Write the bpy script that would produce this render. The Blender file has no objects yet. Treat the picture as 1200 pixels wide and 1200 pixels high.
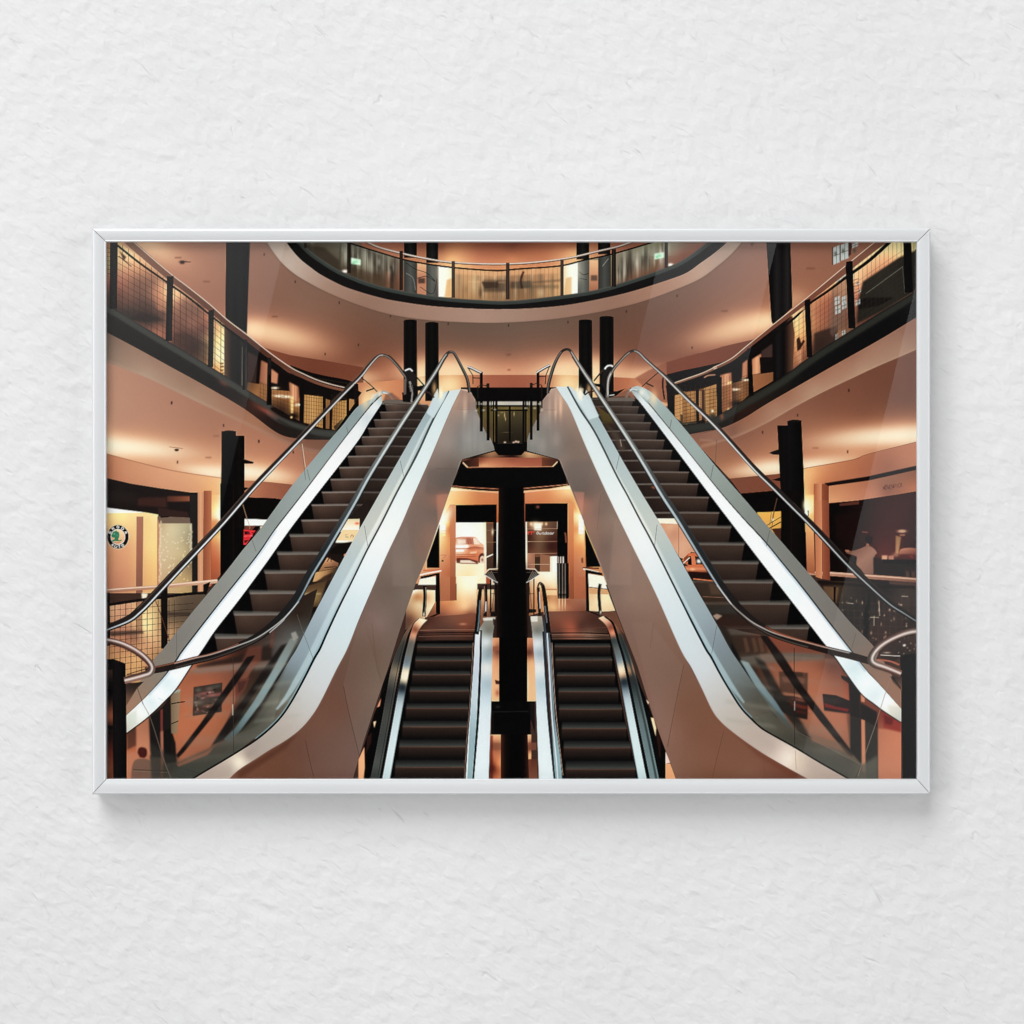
# ---------------------------------------------------------------------------
# The printed picture: a small software painter that lays ink on the sheet.
# Coordinates are millimetres on the wall (x to the right, y downward), colours sRGB 0-255.
# ---------------------------------------------------------------------------
import numpy as np
SS = 3                      # painter's dots per millimetre; the sheet keeps OUT of them
OUT = 1.5
PX0, PY0, PW, PH = 122, 281, 955, 635
INK = np.zeros((PH * SS, PW * SS, 3), np.float32)
rng = np.random.default_rng(7)

def q(x0, y0, k, pts):
    return [(x0 + x / k, y0 + y / k) for x, y in pts]
def A1(*p): return q(100, 260, 5, p)
def A2(*p): return q(340, 260, 5, p)
def A3(*p): return q(580, 260, 5, p)
def A4(*p): return q(820, 260, 4.2857, p)
def B1(*p): return q(120, 440, 6, p)
def B2(*p): return q(300, 440, 6, p)
def B3(*p): return q(460, 400, 6, p)
def B4(*p): return q(640, 400, 6, p)
def B5(*p): return q(800, 440, 6, p)
def B6(*p): return q(900, 440, 6, p)
def C1(*p): return q(100, 580, 6, p)
def C2(*p): return q(280, 580, 6, p)
def C3(*p): return q(460, 540, 7.5, p)
def C4(*p): return q(580, 540, 7.5, p)
def C5(*p): return q(740, 580, 6, p)
def C6(*p): return q(900, 580, 6, p)
def D1(*p): return q(100, 730, 5.4545, p)
def D2(*p): return q(280, 730, 5.4545, p)
def D3(*p): return q(420, 660, 6, p)
def D4(*p): return q(580, 660, 6, p)
def D5(*p): return q(420, 780, 6, p)
def D6(*p): return q(580, 780, 5.4545, p)
def D7(*p): return q(740, 730, 5.4545, p)
def E1(*p): return q(123, 703, 3.58, p)
def E2(*p): return q(773, 703, 3.58, p)
def E3(*p): return q(480, 551, 4.42, p)
def D8(*p): return q(900, 730, 5.4545, p)

def sp(pts, n=8):
    """smooth curve through the points"""
    p = np.array(pts, float)
    if len(p) < 3: return [tuple(v) for v in p]
    e = np.vstack([2 * p[0] - p[1], p, 2 * p[-1] - p[-2]])
    out = []
    t = np.linspace(0, 1, n, endpoint=False)[:, None]
    for i in range(1, len(e) - 2):
        a, b, c, d = e[i - 1], e[i], e[i + 1], e[i + 2]
        out.append(.5 * (2 * b + (c - a) * t + (2 * a - 5 * b + 4 * c - d) * t ** 2 + (3 * b - a - 3 * c + d) * t ** 3))
    out = np.vstack(out + [p[-1:]])
    return [tuple(v) for v in out]

def box(x0, y0, x1, y1): return [(x0, y0), (x1, y0), (x1, y1), (x0, y1)]

def _bounds(pts, pad):
    p = np.array(pts)
    x0 = max(0, int((p[:, 0].min() - PX0 - pad) * SS)); x1 = min(PW * SS, int((p[:, 0].max() - PX0 + pad) * SS) + 2)
    y0 = max(0, int((p[:, 1].min() - PY0 - pad) * SS)); y1 = min(PH * SS, int((p[:, 1].max() - PY0 + pad) * SS) + 2)
    return x0, x1, y0, y1

def _fill(pts, b):
    """coverage of a polygon (non-zero winding) inside the window b; four sub-rows, exact in x"""
    x0, x1, y0, y1 = b
    w, h = x1 - x0, y1 - y0
    sub = 3
    acc = np.zeros((h * sub, w + 2), np.float32)
    p = (np.array(pts, float) - (PX0, PY0)) * SS - (x0, y0)
    p[:, 1] *= sub
    for (ax, ay), (bx, by) in zip(p, np.roll(p, -1, 0)):
        if ay == by: continue
        s = 1. if by > ay else -1.
        if s < 0: ax, ay, bx, by = bx, by, ax, ay
        r0 = max(0, int(np.ceil(ay - .5))); r1 = min(h * sub, int(np.ceil(by - .5)))
        if r1 <= r0: continue
        r = np.arange(r0, r1)
        x = np.clip(ax + (r + .5 - ay) * (bx - ax) / (by - ay), 0, w)
        i = np.floor(x).astype(int); f = x - i
        acc[r, i] += s * (1 - f); acc[r, i + 1] += s * f
    m = np.clip(np.abs(np.cumsum(acc, 1)[:, :w]), 0, 1)
    return m.reshape(h, sub, w).mean(1)

def _blur1(m, r, ax):
    k = 2 * r + 1
    pad = [(0, 0)] * m.ndim; pad[ax] = (r + 1, r)
    c = np.cumsum(np.pad(m, pad, 'edge'), ax, dtype=np.float64)
    n = m.shape[ax]
    hi = np.take(c, np.arange(k, k + n), ax); lo = np.take(c, np.arange(0, n), ax)
    return ((hi - lo) / k).astype(np.float32)

def blur(m, s):
    """approximate gaussian of s millimetres"""
    r = int(round(s * SS))
    if r < 1: return m
    for _ in range(2):
        m = _blur1(_blur1(m, r, 0), r, 1)
    return m

class Lin:
    """linear blend along p0-p1; stops (t, colour)"""
    def __init__(s, p0, p1, *stops):
        s.p0 = np.array(p0, float); s.p1 = np.array(p1, float); s.st = stops if isinstance(stops[0][0], (int, float)) and isinstance(stops[0][1], tuple) else [(i / (len(stops) - 1), c) for i, c in enumerate(stops)]
    def __call__(s, X, Y):
        d = s.p1 - s.p0
        t = ((X - s.p0[0]) * d[0] + (Y - s.p0[1]) * d[1]) / (d @ d)
        ts = [v[0] for v in s.st]
        return np.stack([np.interp(t, ts, [v[1][k] for v in s.st]) for k in range(3)], -1)

class Fld:
    """soft field of colours through scattered points (x, y, r, g, b)"""
    def __init__(s, *pts, pw=None):
        s.p = np.array(pts, float)
        n = len(s.p); A = np.zeros((n + 1, n + 1))
        d2 = ((s.p[:, None, :2] - s.p[None, :, :2]) ** 2).sum(-1)
        A[:n, :n] = -np.sqrt(d2 + 9.0) - np.eye(n) * .6; A[:n, n] = 1; A[n, :n] = 1
        s.w = np.linalg.solve(A, np.vstack([s.p[:, 2:], np.zeros((1, 3))]))
    def __call__(s, X, Y):
        st = 6
        h, w = X.shape
        ys = np.unique(np.r_[np.arange(0, h, st), h - 1]); xs = np.unique(np.r_[np.arange(0, w, st), w - 1])
        x = X[0, xs][None, :, None]; y = Y[ys, 0][:, None, None]
        d = -np.sqrt((x - s.p[:, 0]) ** 2 + (y - s.p[:, 1]) ** 2 + 9.0)
        c = np.clip(d @ s.w[:-1] + s.w[-1], s.p[:, 2:].min(0) * .9, np.minimum(s.p[:, 2:].max(0), 255))
        t = np.arange(w); out = np.empty((len(ys), w, 3))
        for k in range(3):
            for j in range(len(ys)): out[j, :, k] = np.interp(t, xs, c[j, :, k])
        ty = np.interp(np.arange(h), ys, np.arange(len(ys))); i = np.minimum(ty.astype(int), len(ys) - 1); i2 = np.minimum(i + 1, len(ys) - 1); f = (ty - i)[:, None, None]
        return out[i] * (1 - f) + out[i2] * f

def _xy(b):
    x0, x1, y0, y1 = b
    return np.meshgrid(PX0 + (np.arange(x0, x1) + .5) / SS, PY0 + (np.arange(y0, y1) + .5) / SS)

def lay(m, b, col, a=1., add=False):
    x0, x1, y0, y1 = b
    if x1 <= x0 or y1 <= y0: return
    if callable(col): c = col(*_xy(b)) / 255.
    else: c = np.array(col, np.float32) / 255.
    v = INK[y0:y1, x0:x1]
    m = (m * a)[..., None]
    if add: v += m * c
    else: v += m * (c - v)

CLIP = None
class clip:
    """with clip(polygon): everything laid stays inside it"""
    def __init__(s, pts, soft=0): s.pts = pts; s.soft = soft
    def __enter__(s):
        global CLIP
        b = (0, PW * SS, 0, PH * SS)
        s.old = CLIP; m = _fill(s.pts, b)
        if s.soft: m = blur(m, s.soft)
        CLIP = m if s.old is None else m * s.old
    def __exit__(s, *a):
        global CLIP
        CLIP = s.old

def P(pts, col, a=1., soft=0, add=False, fade=None):
    b = _bounds(pts, 1 + 3 * soft)
    if b[1] <= b[0] or b[3] <= b[2]: return
    m = _fill(pts, b)
    if soft: m = blur(m, soft)
    if fade:                                   # full strength at the first point, none at the second
        X, Y = _xy(b); (x0, y0), (x1, y1) = fade; dx, dy = x1 - x0, y1 - y0
        t = np.clip(((X - x0) * dx + (Y - y0) * dy) / (dx * dx + dy * dy), 0, 1); m = m * (1 - t * t * (3 - 2 * t))
    if CLIP is not None: m = m * CLIP[b[2]:b[3], b[0]:b[1]]
    lay(m, b, col, a, add)

def ST(pts, w, col, a=1., soft=0, off=0., curve=True, add=False):
    """stroke; w and off are numbers or one value per point"""
    n = len(pts)
    w = np.full(n, float(w)) if np.isscalar(w) else np.array(w, float)
    off = np.full(n, float(off)) if np.isscalar(off) else np.array(off, float)
    if curve and n > 2:
        t = np.linspace(0, n - 1, (n - 1) * 8 + 1)
        w = np.interp(t, np.arange(n), w); off = np.interp(t, np.arange(n), off)
        pts = sp(pts, 8)
    p = np.array(pts, float)
    d = np.gradient(p, axis=0); d /= np.linalg.norm(d, axis=1)[:, None] + 1e-9
    nrm = np.stack([-d[:, 1], d[:, 0]], 1)
    A = p + nrm * (off - w / 2)[:, None]; B = p + nrm * (off + w / 2)[:, None]
    P(list(map(tuple, A)) + list(map(tuple, B[::-1])), col, a, soft, add)

def G(x, y, rx, ry, col, a=1., rot=0, add=False):
    """soft round glow of light in the picture"""
    b = _bounds([(x - 3 * max(rx, ry), y - 3 * max(rx, ry)), (x + 3 * max(rx, ry), y + 3 * max(rx, ry))], 0)
    if b[1] <= b[0] or b[3] <= b[2]: return
    X, Y = _xy(b)
    c, s = np.cos(np.radians(rot)), np.sin(np.radians(rot))
    u = ((X - x) * c + (Y - y) * s) / rx; v = (-(X - x) * s + (Y - y) * c) / ry
    m = np.exp(-.5 * (u * u + v * v)).astype(np.float32)
    if CLIP is not None: m = m * CLIP[b[2]:b[3], b[0]:b[1]]
    lay(m, b, col, a, add)

def band(left, right, col, a=1., soft=0, curve=True):
    l = sp(left) if curve else left; r = sp(right) if curve else right
    P(l + r[::-1], col, a, soft)

def mesh_wire(quad, nu, nv, col, a, w=.6):
    """wire netting across a four-cornered panel"""
    q4 = np.array(quad, float)
    for i in range(1, nu):
        t = i / nu
        p = q4[0] * (1 - t) + q4[1] * t; r = q4[3] * (1 - t) + q4[2] * t
        ST([tuple(p), tuple(r)], w, col, a, curve=False)
    for i in range(1, nv):
        t = i / nv
        p = q4[0] * (1 - t) + q4[3] * t; r = q4[1] * (1 - t) + q4[2] * t
        ST([tuple(p), tuple(r)], w, col, a, curve=False)

GLYPH = {  # strokes on a 4 x 6 cell
 'S': [[(4,1),(3,0),(1,0),(0,1),(0,2),(1,3),(3,3),(4,4),(4,5),(3,6),(1,6),(0,5)]], 'K': [[(0,0),(0,6)],[(4,0),(0,3.4)],[(1.4,2.6),(4,6)]],
 'O': [[(2,0),(.5,1),(0,3),(.5,5),(2,6),(3.5,5),(4,3),(3.5,1),(2,0)]], 'D': [[(0,0),(0,6),(2.4,6),(4,4.4),(4,1.6),(2.4,0),(0,0)]],
 'A': [[(0,6),(2,0),(4,6)],[(.8,4),(3.2,4)]], 'U': [[(0,0),(0,4.6),(1,6),(3,6),(4,4.6),(4,0)]], 'T': [[(0,0),(4,0)],[(2,0),(2,6)]],
 'M': [[(0,6),(0,0),(2,4),(4,0),(4,6)]], 'V': [[(0,0),(2,6),(4,0)]], 'E': [[(4,0),(0,0),(0,6),(4,6)],[(0,3),(3.2,3)]],
 'N': [[(0,6),(0,0),(4,6),(4,0)]], 'P': [[(0,6),(0,0),(3,0),(4,1),(4,2.2),(3,3.2),(0,3.2)]], 'I': [[(2,0),(2,6)]],
 'C': [[(4,1),(3,0),(1,0),(0,1.4),(0,4.6),(1,6),(3,6),(4,5)]], 'R': [[(0,6),(0,0),(3,0),(4,1),(4,2.2),(3,3.2),(0,3.2)],[(2,3.2),(4,6)]],
 'u': [[(0,2),(0,5),(1,6),(3,6),(4,5)],[(4,2),(4,6)]], 't': [[(2,.6),(2,5.4),(3,6),(4,5.6)],[(.4,2),(3.8,2)]],
 'd': [[(4,0),(4,6)],[(4,3),(3,2),(1,2),(0,3),(0,5),(1,6),(3,6),(4,5)]], 'o': [[(1,2),(0,3),(0,5),(1,6),(3,6),(4,5),(4,3),(3,2),(1,2)]],
 'r': [[(.4,2),(.4,6)],[(.4,3.4),(1.6,2.2),(3.6,2.2)]],
}
def write(txt, origin, ux, uy, lw, col, a=1., adv=5.4):
    """letters; ux, uy: vectors of one cell unit along and down"""
    for i, ch in enumerate(txt):
        for s in GLYPH.get(ch, []):
            pts = [(origin[0] + (i * adv + u) * ux[0] + v * uy[0], origin[1] + (i * adv + u) * ux[1] + v * uy[1]) for u, v in s]
            for p0, p1 in zip(pts, pts[1:]): ST([p0, p1], lw, col, a, curve=False)
def paint_picture():
    BLK = (12, 10, 10)
    # ---------------- ceilings under the two balconies -------------------
    P(box(120, 280, 1080, 916), (70, 50, 42))
    up = Fld((150, 284, 160, 114, 92), (200, 300, 160, 116, 94), (250, 300, 150, 110, 90), (250, 350, 146, 104, 84), (310, 300, 136, 102, 86), (320, 350, 130, 96, 80), (360, 350, 126, 96, 80), (360, 400, 142, 98, 76), (420, 370, 116, 86, 70), (420, 415, 114, 76, 58),
             (480, 375, 110, 86, 72), (450, 430, 124, 80, 60), (540, 385, 106, 86, 73), (596, 385, 108, 88, 75), (596, 415, 122, 90, 74), (596, 436, 164, 108, 82), (560, 415, 118, 86, 70), (640, 415, 124, 88, 72), (650, 385, 110, 88, 74), (720, 370, 106, 80, 66), (745, 420, 116, 78, 62), (790, 350, 116, 88, 74), (800, 400, 118, 82, 66), (830, 410, 128, 84, 66), (850, 330, 130, 98, 84), (880, 300, 136, 102, 88), (860, 370, 138, 98, 78), (940, 300, 140, 98, 80), (960, 330, 142, 98, 76), (930, 350, 146, 100, 76), (990, 290, 134, 94, 76))
    P(box(120, 280, 1080, 470), up)
    for x, y, rx, ry, a, rot in ((176, 288, 34, 12, .55, 25), (296, 386, 15, 9, .95, 8), (318, 390, 32, 11, .6, 10), (345, 398, 36, 12, .35, 12), (494, 437, 26, 10, .75, 0), (527, 434, 30, 11, .85, 0), (526, 428, 46, 14, .22, 0), (560, 440, 40, 10, .35, 0), (664, 434, 26, 11, .85, 0), (697, 434, 22, 11, .8, 0), (668, 428, 46, 14, .22, 0), (735, 442, 30, 10, .5, 0), (768, 442, 22, 9, .6, 0), (640, 440, 40, 10, .35, 0), (425, 443, 20, 8, .45, 0),
                              (896, 377, 17, 9, .95, -12), (872, 382, 32, 12, .6, -12), (842, 392, 36, 12, .32, -14), (930, 350, 16, 10, .25, 0)):
        G(x, y, rx * 1.15, ry * 1.1, (224, 150, 112), a * .6, rot); G(x, y, rx * .7, ry * .75, (255, 216, 166), a * .85, rot)
    # wall band under the upper ceiling and dark shop fronts below it
    P(sp(A1((1000, 722), (1030, 730), (1100, 752), (1200, 780))) + A2((200, 812), (430, 852), (430, 1000), (0, 1000)) + A1((1000, 900)), Lin((300, 410), (430, 440), (128, 78, 54), (112, 66, 48), (116, 70, 50)))
    P(sp([(413, 449), (440, 447.5), (468, 445), (500, 440.5), (540, 439.5), (600, 439.3), (660, 439.5), (700, 441), (740, 443), (790, 446)]) + [(790, 476), (413, 476)], Lin((415, 450), (788, 450), (0, (166, 104, 74)), (.1, (196, 130, 90)), (.2, (176, 110, 78)), (.3, (206, 140, 94)), (.42, (156, 96, 72)), (.5, (150, 90, 68)), (.58, (156, 96, 72)), (.68, (206, 142, 94)), (.76, (200, 132, 90)), (.82, (162, 100, 72)), (.95, (196, 130, 90)), (1, (180, 116, 84))))
    for x, y, rx, ry in ((434, 470, 9, 12), (527, 452, 12, 10), (664, 452, 11, 12), (680, 466, 6, 12), (515, 468, 6, 12), (768, 466, 10, 14), (494, 450, 6, 14), (697, 450, 6, 14)): G(x, y, rx, ry, (255, 214, 156), .75)
    # four round columns that carry the central slab
    for x0, x1, yt, yb in ((473, 488.6, 375, 470), (498.3, 514, 378, 470), (678, 694, 375, 480), (702.5, 719, 371, 480)):
        P([(x0, yb)] + [((x0 + x1) / 2 - (x1 - x0) / 2 * np.cos(t), yt + 1 - 1.8 * np.sin(t)) for t in np.linspace(0, np.pi, 12)] + [(x1 + .5, yb)], Lin((x0, 0), (x1, 0), (34, 28, 25), (14, 12, 11), (22, 21, 18), (13, 11, 11), (30, 23, 20)))
    P([(744, 443), (760, 434), (781, 424.5), (800, 419), (820, 414), (820, 480), (770, 470)], Lin((744, 430), (830, 430), (150, 98, 74), (118, 72, 56)), .9, .8); P([(781, 424.5), (800, 419), (820, 413.6), (822, 480), (782, 470)], Lin((780, 430), (830, 430), (118, 72, 54), (120, 70, 54)))
    P(A4((0, 660), (140, 620), (280, 588), (350, 570), (350, 760), (0, 800)), Lin((820, 430), (900, 400), (118, 72, 54), (112, 66, 50)))
    P(sp(A1((1030, 800), (1100, 850), (1200, 890))) + sp(A2((0, 838), (100, 875), (200, 900), (330, 925), (400, 950))) + [(422, 560), (270, 560), (270, 420)], (18, 13, 12))
    P([(782, 438.5), (800, 434), (820, 430), (843, 425), (876, 417), (901, 408), (928, 397), (930, 600), (790, 600), (780, 440)], (18, 14, 13))
    # fine sprinkler points and discs on the ceilings
    for x, y in A2((30, 352), (288, 474), (588, 553), (926, 598), (400, 722), (205, 776)) + A3((80, 608), (428, 588), (770, 526), (1068, 434), (1155, 738)) + A1((1048, 192),):
        P(box(x - .7, y - 1.6, x + .7, y + 1.3), (58, 42, 36), .85, .3)
    for x, y, w in ((214, 307, 5), (208.8, 302, 4), (242, 330, 4), (322, 371, 3.5), (950, 314.6, 5), (849, 364.5, 4), (596, 415.6, 2.6), (596.5, 433.5, 1.8), (848, 407, 3)):
        P(box(x - w, y - .9, x + w, y + .8), (112, 72, 56), .7, .5)
    P(box(211, 305.5, 216, 309.3), (45, 34, 30), .9, .5); ST(A1((575, 232), (618, 236)), 1.2, (70, 52, 44), .8)
    P(A4((250, 100), (275, 100), (262, 125)), (80, 60, 50), .6, .5)

    # ---------------- central upper gallery -------------------
    gal = [(420, 278), (780, 278), (770, 300), (720, 330), (600, 350), (480, 330), (430, 300)]
    P(gal, Fld((440, 285, 150, 100, 78), (515, 290, 140, 90, 68), (530, 305, 236, 168, 112), (560, 300, 176, 112, 82), (600, 290, 132, 82, 62), (600, 304, 190, 122, 84), (640, 305, 186, 120, 84), (672, 296, 222, 156, 108), (672, 285, 150, 96, 72), (560, 285, 138, 88, 66), (730, 285, 140, 92, 72)))
    # glazed zone behind the railing
    zone = sp([(345, 275), (352, 283), (364, 295), (379.5, 306), (393, 314.5), (407, 321.5), (434, 332), (468.5, 340.5), (515, 348), (560, 351.6)] + A3((100, 463), (400, 430), (600, 398), (800, 340), (1000, 270), (1100, 225), (1200, 155)) + [(834, 280), (842, 272)])
    zt = sp(A3((930, 118), (700, 185), (520, 225), (380, 258), (150, 275), (0, 285))) + sp(A2((1100, 280), (950, 267), (760, 240), (640, 213), (500, 170), (360, 125), (250, 100)))
    with clip(zone + A3((1290, 60)) + zt + A2((0, 60))):
        P(box(320, 280, 870, 360), Fld((345, 290, 88, 84, 70), (365, 300, 112, 98, 80), (395, 315, 84, 74, 56), (402, 290, 120, 118, 100), (420, 292, 108, 108, 90), (420, 312, 104, 96, 72), (440, 300, 118, 116, 98), (450, 325, 96, 84, 66), (465, 305, 122, 116, 100), (470, 330, 128, 92, 70), (480, 305, 90, 88, 82),
                                             (560, 310, 196, 146, 104), (540, 330, 180, 138, 96), (570, 338, 158, 122, 86), (600, 320, 156, 116, 82), (610, 335, 128, 98, 70), (640, 325, 180, 132, 92), (655, 340, 190, 146, 100), (640, 312, 196, 142, 98), (725, 320, 108, 96, 78), (735, 305, 126, 116, 98), (760, 300, 128, 122, 104), (745, 330, 120, 82, 62), (770, 315, 112, 90, 68), (790, 290, 140, 126, 106), (800, 300, 122, 80, 62), (820, 295, 130, 86, 68)))
        # smoky reflections in the glass
        for x, y, w, h, c, a in ((366, 292, 2, 12, (190, 190, 178), .8), (404, 296, 3, 12, (176, 176, 160), .5), (421, 290, 2.6, 10, (158, 156, 142), .5), (436, 302, 2, 14, (60, 56, 48), .5), (440, 296, 1.4, 9, (170, 168, 154), .5), (448, 312, 1.6, 12, (60, 54, 44), .5), (456, 300, 1.8, 9, (160, 158, 140), .45), (462, 320, 2, 14, (70, 60, 48), .5),
                                (730, 306, 1.5, 14, (168, 164, 148), .5), (738, 302, 2, 12, (60, 56, 50), .6), (754, 296, 2.4, 12, (168, 168, 150), .55), (766, 292, 2, 9, (158, 156, 142), .5), (734, 322, 1.6, 12, (56, 48, 42), .6), (727, 318, 2, 10, (100, 96, 84), .5), (783, 288, 2, 6, (180, 178, 160), .5)):
            G(x, y, w, h, c, a)
        P(box(330, 280, 470, 345), Fld((350, 290, 70, 62, 52), (380, 300, 84, 74, 60), (400, 318, 66, 56, 44), (420, 300, 112, 108, 94), (440, 300, 106, 102, 88), (432, 322, 84, 72, 56), (455, 310, 104, 96, 82), (452, 332, 92, 70, 54), (466, 325, 116, 82, 66)), .7)
        P([(352, 286), (380, 290), (398, 306), (396, 318), (380, 308), (360, 296)], (58, 50, 40), .7, 1.5); P([(400, 312), (424, 316), (446, 322), (446, 330), (420, 326)], (70, 58, 44), .75, 1.5); P([(428, 290), (446, 300), (446, 316), (436, 310)], (66, 60, 50), .6, 1.2); P([(452, 318), (458, 318), (458, 338), (452, 336)], (150, 98, 76), .6, .6); P([(457, 312), (461, 312), (461, 340), (457, 339)], (58, 46, 38), .8, .5)
        P(box(740, 300, 800, 345), Fld((745, 305, 120, 112, 96), (760, 300, 118, 110, 94), (775, 310, 110, 78, 60), (750, 325, 112, 78, 58), (790, 300, 126, 84, 66)), .5)
        for k in range(46):
            x = 398 + rng.random() * 68; h = 3 + rng.random() * 9; y = 290 + (x - 398) * .28 + rng.random() * 14
            G(x, y, .5 + rng.random() * .9, h, (186, 182, 166) if k % 2 else (48, 42, 36), .25 + .3 * rng.random())
        for k in range(40):
            x = 722 + rng.random() * 54; y = 324 - (x - 722) * .42 + rng.random() * 12 - 10
            G(x, y, .5 + rng.random() * .9, 3 + rng.random() * 8, (190, 182, 164) if k % 2 else (50, 44, 38), .25 + .3 * rng.random())
        for k in range(60):
            x = 533 + rng.random() * 124; G(x, 318 + rng.random() * 26, .5 + rng.random() * 1.3, 3 + rng.random() * 10, ((226, 190, 150), (92, 78, 62), (150, 128, 100))[k % 3], .2 + .25 * rng.random())
        P(box(566, 328, 593, 342), (58, 50, 42), .6, 1.2); P(box(598, 330, 604, 338), (62, 54, 46), .6, 1); ST([(548, 330), (592, 331)], 1.4, (206, 160, 120), .5, .6); P(box(604, 334, 655, 338), (84, 76, 62), .45, 1)
        G(385, 315, 22, 6, (66, 56, 42), .7, 18); G(440, 328, 20, 5, (84, 66, 50), .6, 18); G(770, 325, 28, 5, (112, 66, 50), .7, -18); G(815, 300, 18, 5, (118, 74, 58), .6, -26)
        for x0, y0, x1, y1, c in ((473.5, 300, 488.5, 350, (62, 62, 58)), (499.5, 295, 513, 350, (70, 70, 65)), (675.8, 300, 690.5, 345, (78, 78, 72)), (701, 298, 716, 345, (56, 56, 52))):
            P(box(x0, y0, x1, y1), Lin((x0, 0), (x1, 0), c, tuple(v + 22 for v in c), c))
        P(box(489, 306, 499.5, 346), Lin((0, 306), (0, 346), (226, 168, 124), (170, 116, 88), (178, 124, 96))); P(box(691, 305, 701, 342), Lin((0, 305), (0, 342), (226, 168, 124), (190, 134, 100), (150, 100, 76)))
        ST(sp(A2((680, 240), (730, 275), (800, 300), (850, 345))), .9, (20, 18, 18), .8); ST(A2((745, 330), (800, 320), (850, 350)), 1, (40, 34, 32), .8); ST(A2((760, 380), (835, 420), (862, 330)), .9, (36, 30, 28), .8)
        ST(A2((680, 300), (720, 330), (735, 400)), .8, (130, 130, 124), .7); P(A2((750, 330), (790, 330), (790, 360), (750, 360)), (52, 44, 42), .7, .6)
        ST(A3((490, 290), (520, 310), (550, 300)), 1, (38, 36, 34), .9); ST(A3((495, 330), (540, 340)), .8, (40, 38, 36), .7); ST(A3((630, 260), (665, 215)), .8, (136, 134, 126), .8); P(A3((562, 312), (600, 312), (600, 345), (562, 345)), (70, 60, 54), .7, .6)
        P(A2((870, 262), (945, 262), (945, 440), (870, 440)), Lin((514, 0), (529, 0), (255, 250, 226), (255, 242, 204), (250, 206, 150))); G(521, 318, 6, 12, (255, 244, 212), .7); P(A2((918, 340), (945, 330), (945, 440), (905, 440)), (214, 152, 96), .8, .6)
        P(A3((400, 250), (485, 240), (485, 425), (402, 430)), Lin((660, 0), (677, 0), (240, 190, 134), (255, 244, 206), (255, 250, 226))); G(672, 316, 6, 12, (255, 244, 212), .7); P(A3((415, 330), (450, 320), (450, 430), (405, 430)), (210, 150, 96), .7, .7)
        P(A2((965, 275), (1200, 290), (1200, 320), (968, 305)), (220, 160, 112), .7, 1); P(A3((0, 290), (380, 268), (380, 300), (0, 318)), (220, 158, 110), .7, 1)
        P(A2((1120, 350), (1200, 350), (1200, 385), (1140, 390)), (66, 52, 42), .8, .8); P(A3((0, 350), (20, 348), (20, 385), (0, 388)), (62, 50, 42), .8, .7)
        P(A3((120, 350), (210, 345), (215, 385), (130, 392)), (84, 76, 62), .75, .8); P(A3((210, 350), (385, 335), (385, 350), (210, 362)), (96, 80, 62), .5, .8); ST(A3((168, 290), (152, 340), (158, 390)), 2.6, (64, 42, 34), .8, .4)
        G(556, 333, 3, 8, (214, 178, 130), .6); G(563, 343, 1.6, 5, (80, 68, 52), .7); G(624, 340, 2, 9, (110, 96, 74), .6); G(646, 336, 2, 8, (130, 110, 78), .6); G(634, 343, 3, 4, (206, 178, 136), .6)
        for i in range(26):
            x = 533 + i * 5; P(box(x - .3, 314, x + .3, 350), (70, 50, 38), .28)
    # green escape signs glowing in the glass
    for x, y, k in ((417.2, 306.6, 1), (772.6, 299.8, -1)):
        P([(x - 5.6, y - 3.6 - k), (x + 5.4, y - 3.2 + k), (x + 5.4, y + 3.2 + k), (x - 5.6, y + 3.2 - k)], (214, 246, 214), .95, .6); G(x, y, 2.4, 1.6, (120, 206, 140), .8); G(x - 2.8, y + 1.4, 1.2, 1, (100, 190, 120), .8)
    G(404.2, 318, 2.2, 1.4, (255, 240, 226), 1); G(785.8, 310.4, 2.2, 1.4, (255, 240, 226), 1)
    # pillars behind
    for x0, x1, yb in ((473.5, 488.5, 302), (499.5, 513.5, 308), (675.6, 690.4, 304), (700.6, 715.4, 298)):
        P(box(x0, 280, x1, yb), Lin((x0, 0), (x1, 0), (20, 18, 17), (38, 38, 36), (16, 14, 14)))
    # white slab edge, black fascia, grey kerb
    blk_lo = sp([(329, 272), (335, 283), (343, 294), (352, 304), (364, 313.5), (376, 322)] + A2((300, 372), (400, 408), (500, 437), (600, 460), (800, 490), (1000, 505), (1200, 512)) + A3((200, 507), (400, 490), (600, 455), (800, 408), (1000, 345)) + [(804, 320), (820, 309), (838, 296), (853, 283), (862, 272)])
    wht_lo = sp([(306, 272), (312, 283), (322, 298), (333, 311), (347, 322.5), (362, 331.5), (382, 342)] + A2((340, 465), (500, 520), (640, 553), (800, 575), (1000, 588), (1200, 592)) + A3((200, 583), (400, 563), (600, 530), (780, 490), (900, 455), (1050, 400)) + [(820, 327), (842, 311), (858, 297), (870, 283), (878, 272)])
    P(wht_lo + blk_lo[::-1], Fld((320, 290, 168, 150, 136), (340, 312, 172, 152, 138), (380, 342, 150, 122, 106), (430, 358, 138, 108, 92), (480, 368, 146, 116, 100), (560, 370, 156, 126, 110), (600, 370, 150, 122, 106), (660, 365, 142, 112, 96), (720, 355, 140, 108, 92), (780, 335, 156, 120, 100), (820, 320, 168, 138, 120), (850, 300, 160, 136, 122), (866, 286, 170, 148, 132)))
    ST([(x, y + .4) for x, y in wht_lo[::3]], 1.1, (96, 74, 62), .55, .5, curve=False)
    P(zone + blk_lo[::-1], (28, 26, 25))
    ST(zone[::3], 4.2, (64, 68, 64), 1, .3, off=2.1, curve=False); ST(zone[::3], .9, (104, 106, 100), .6, .2, off=.3, curve=False)
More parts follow.
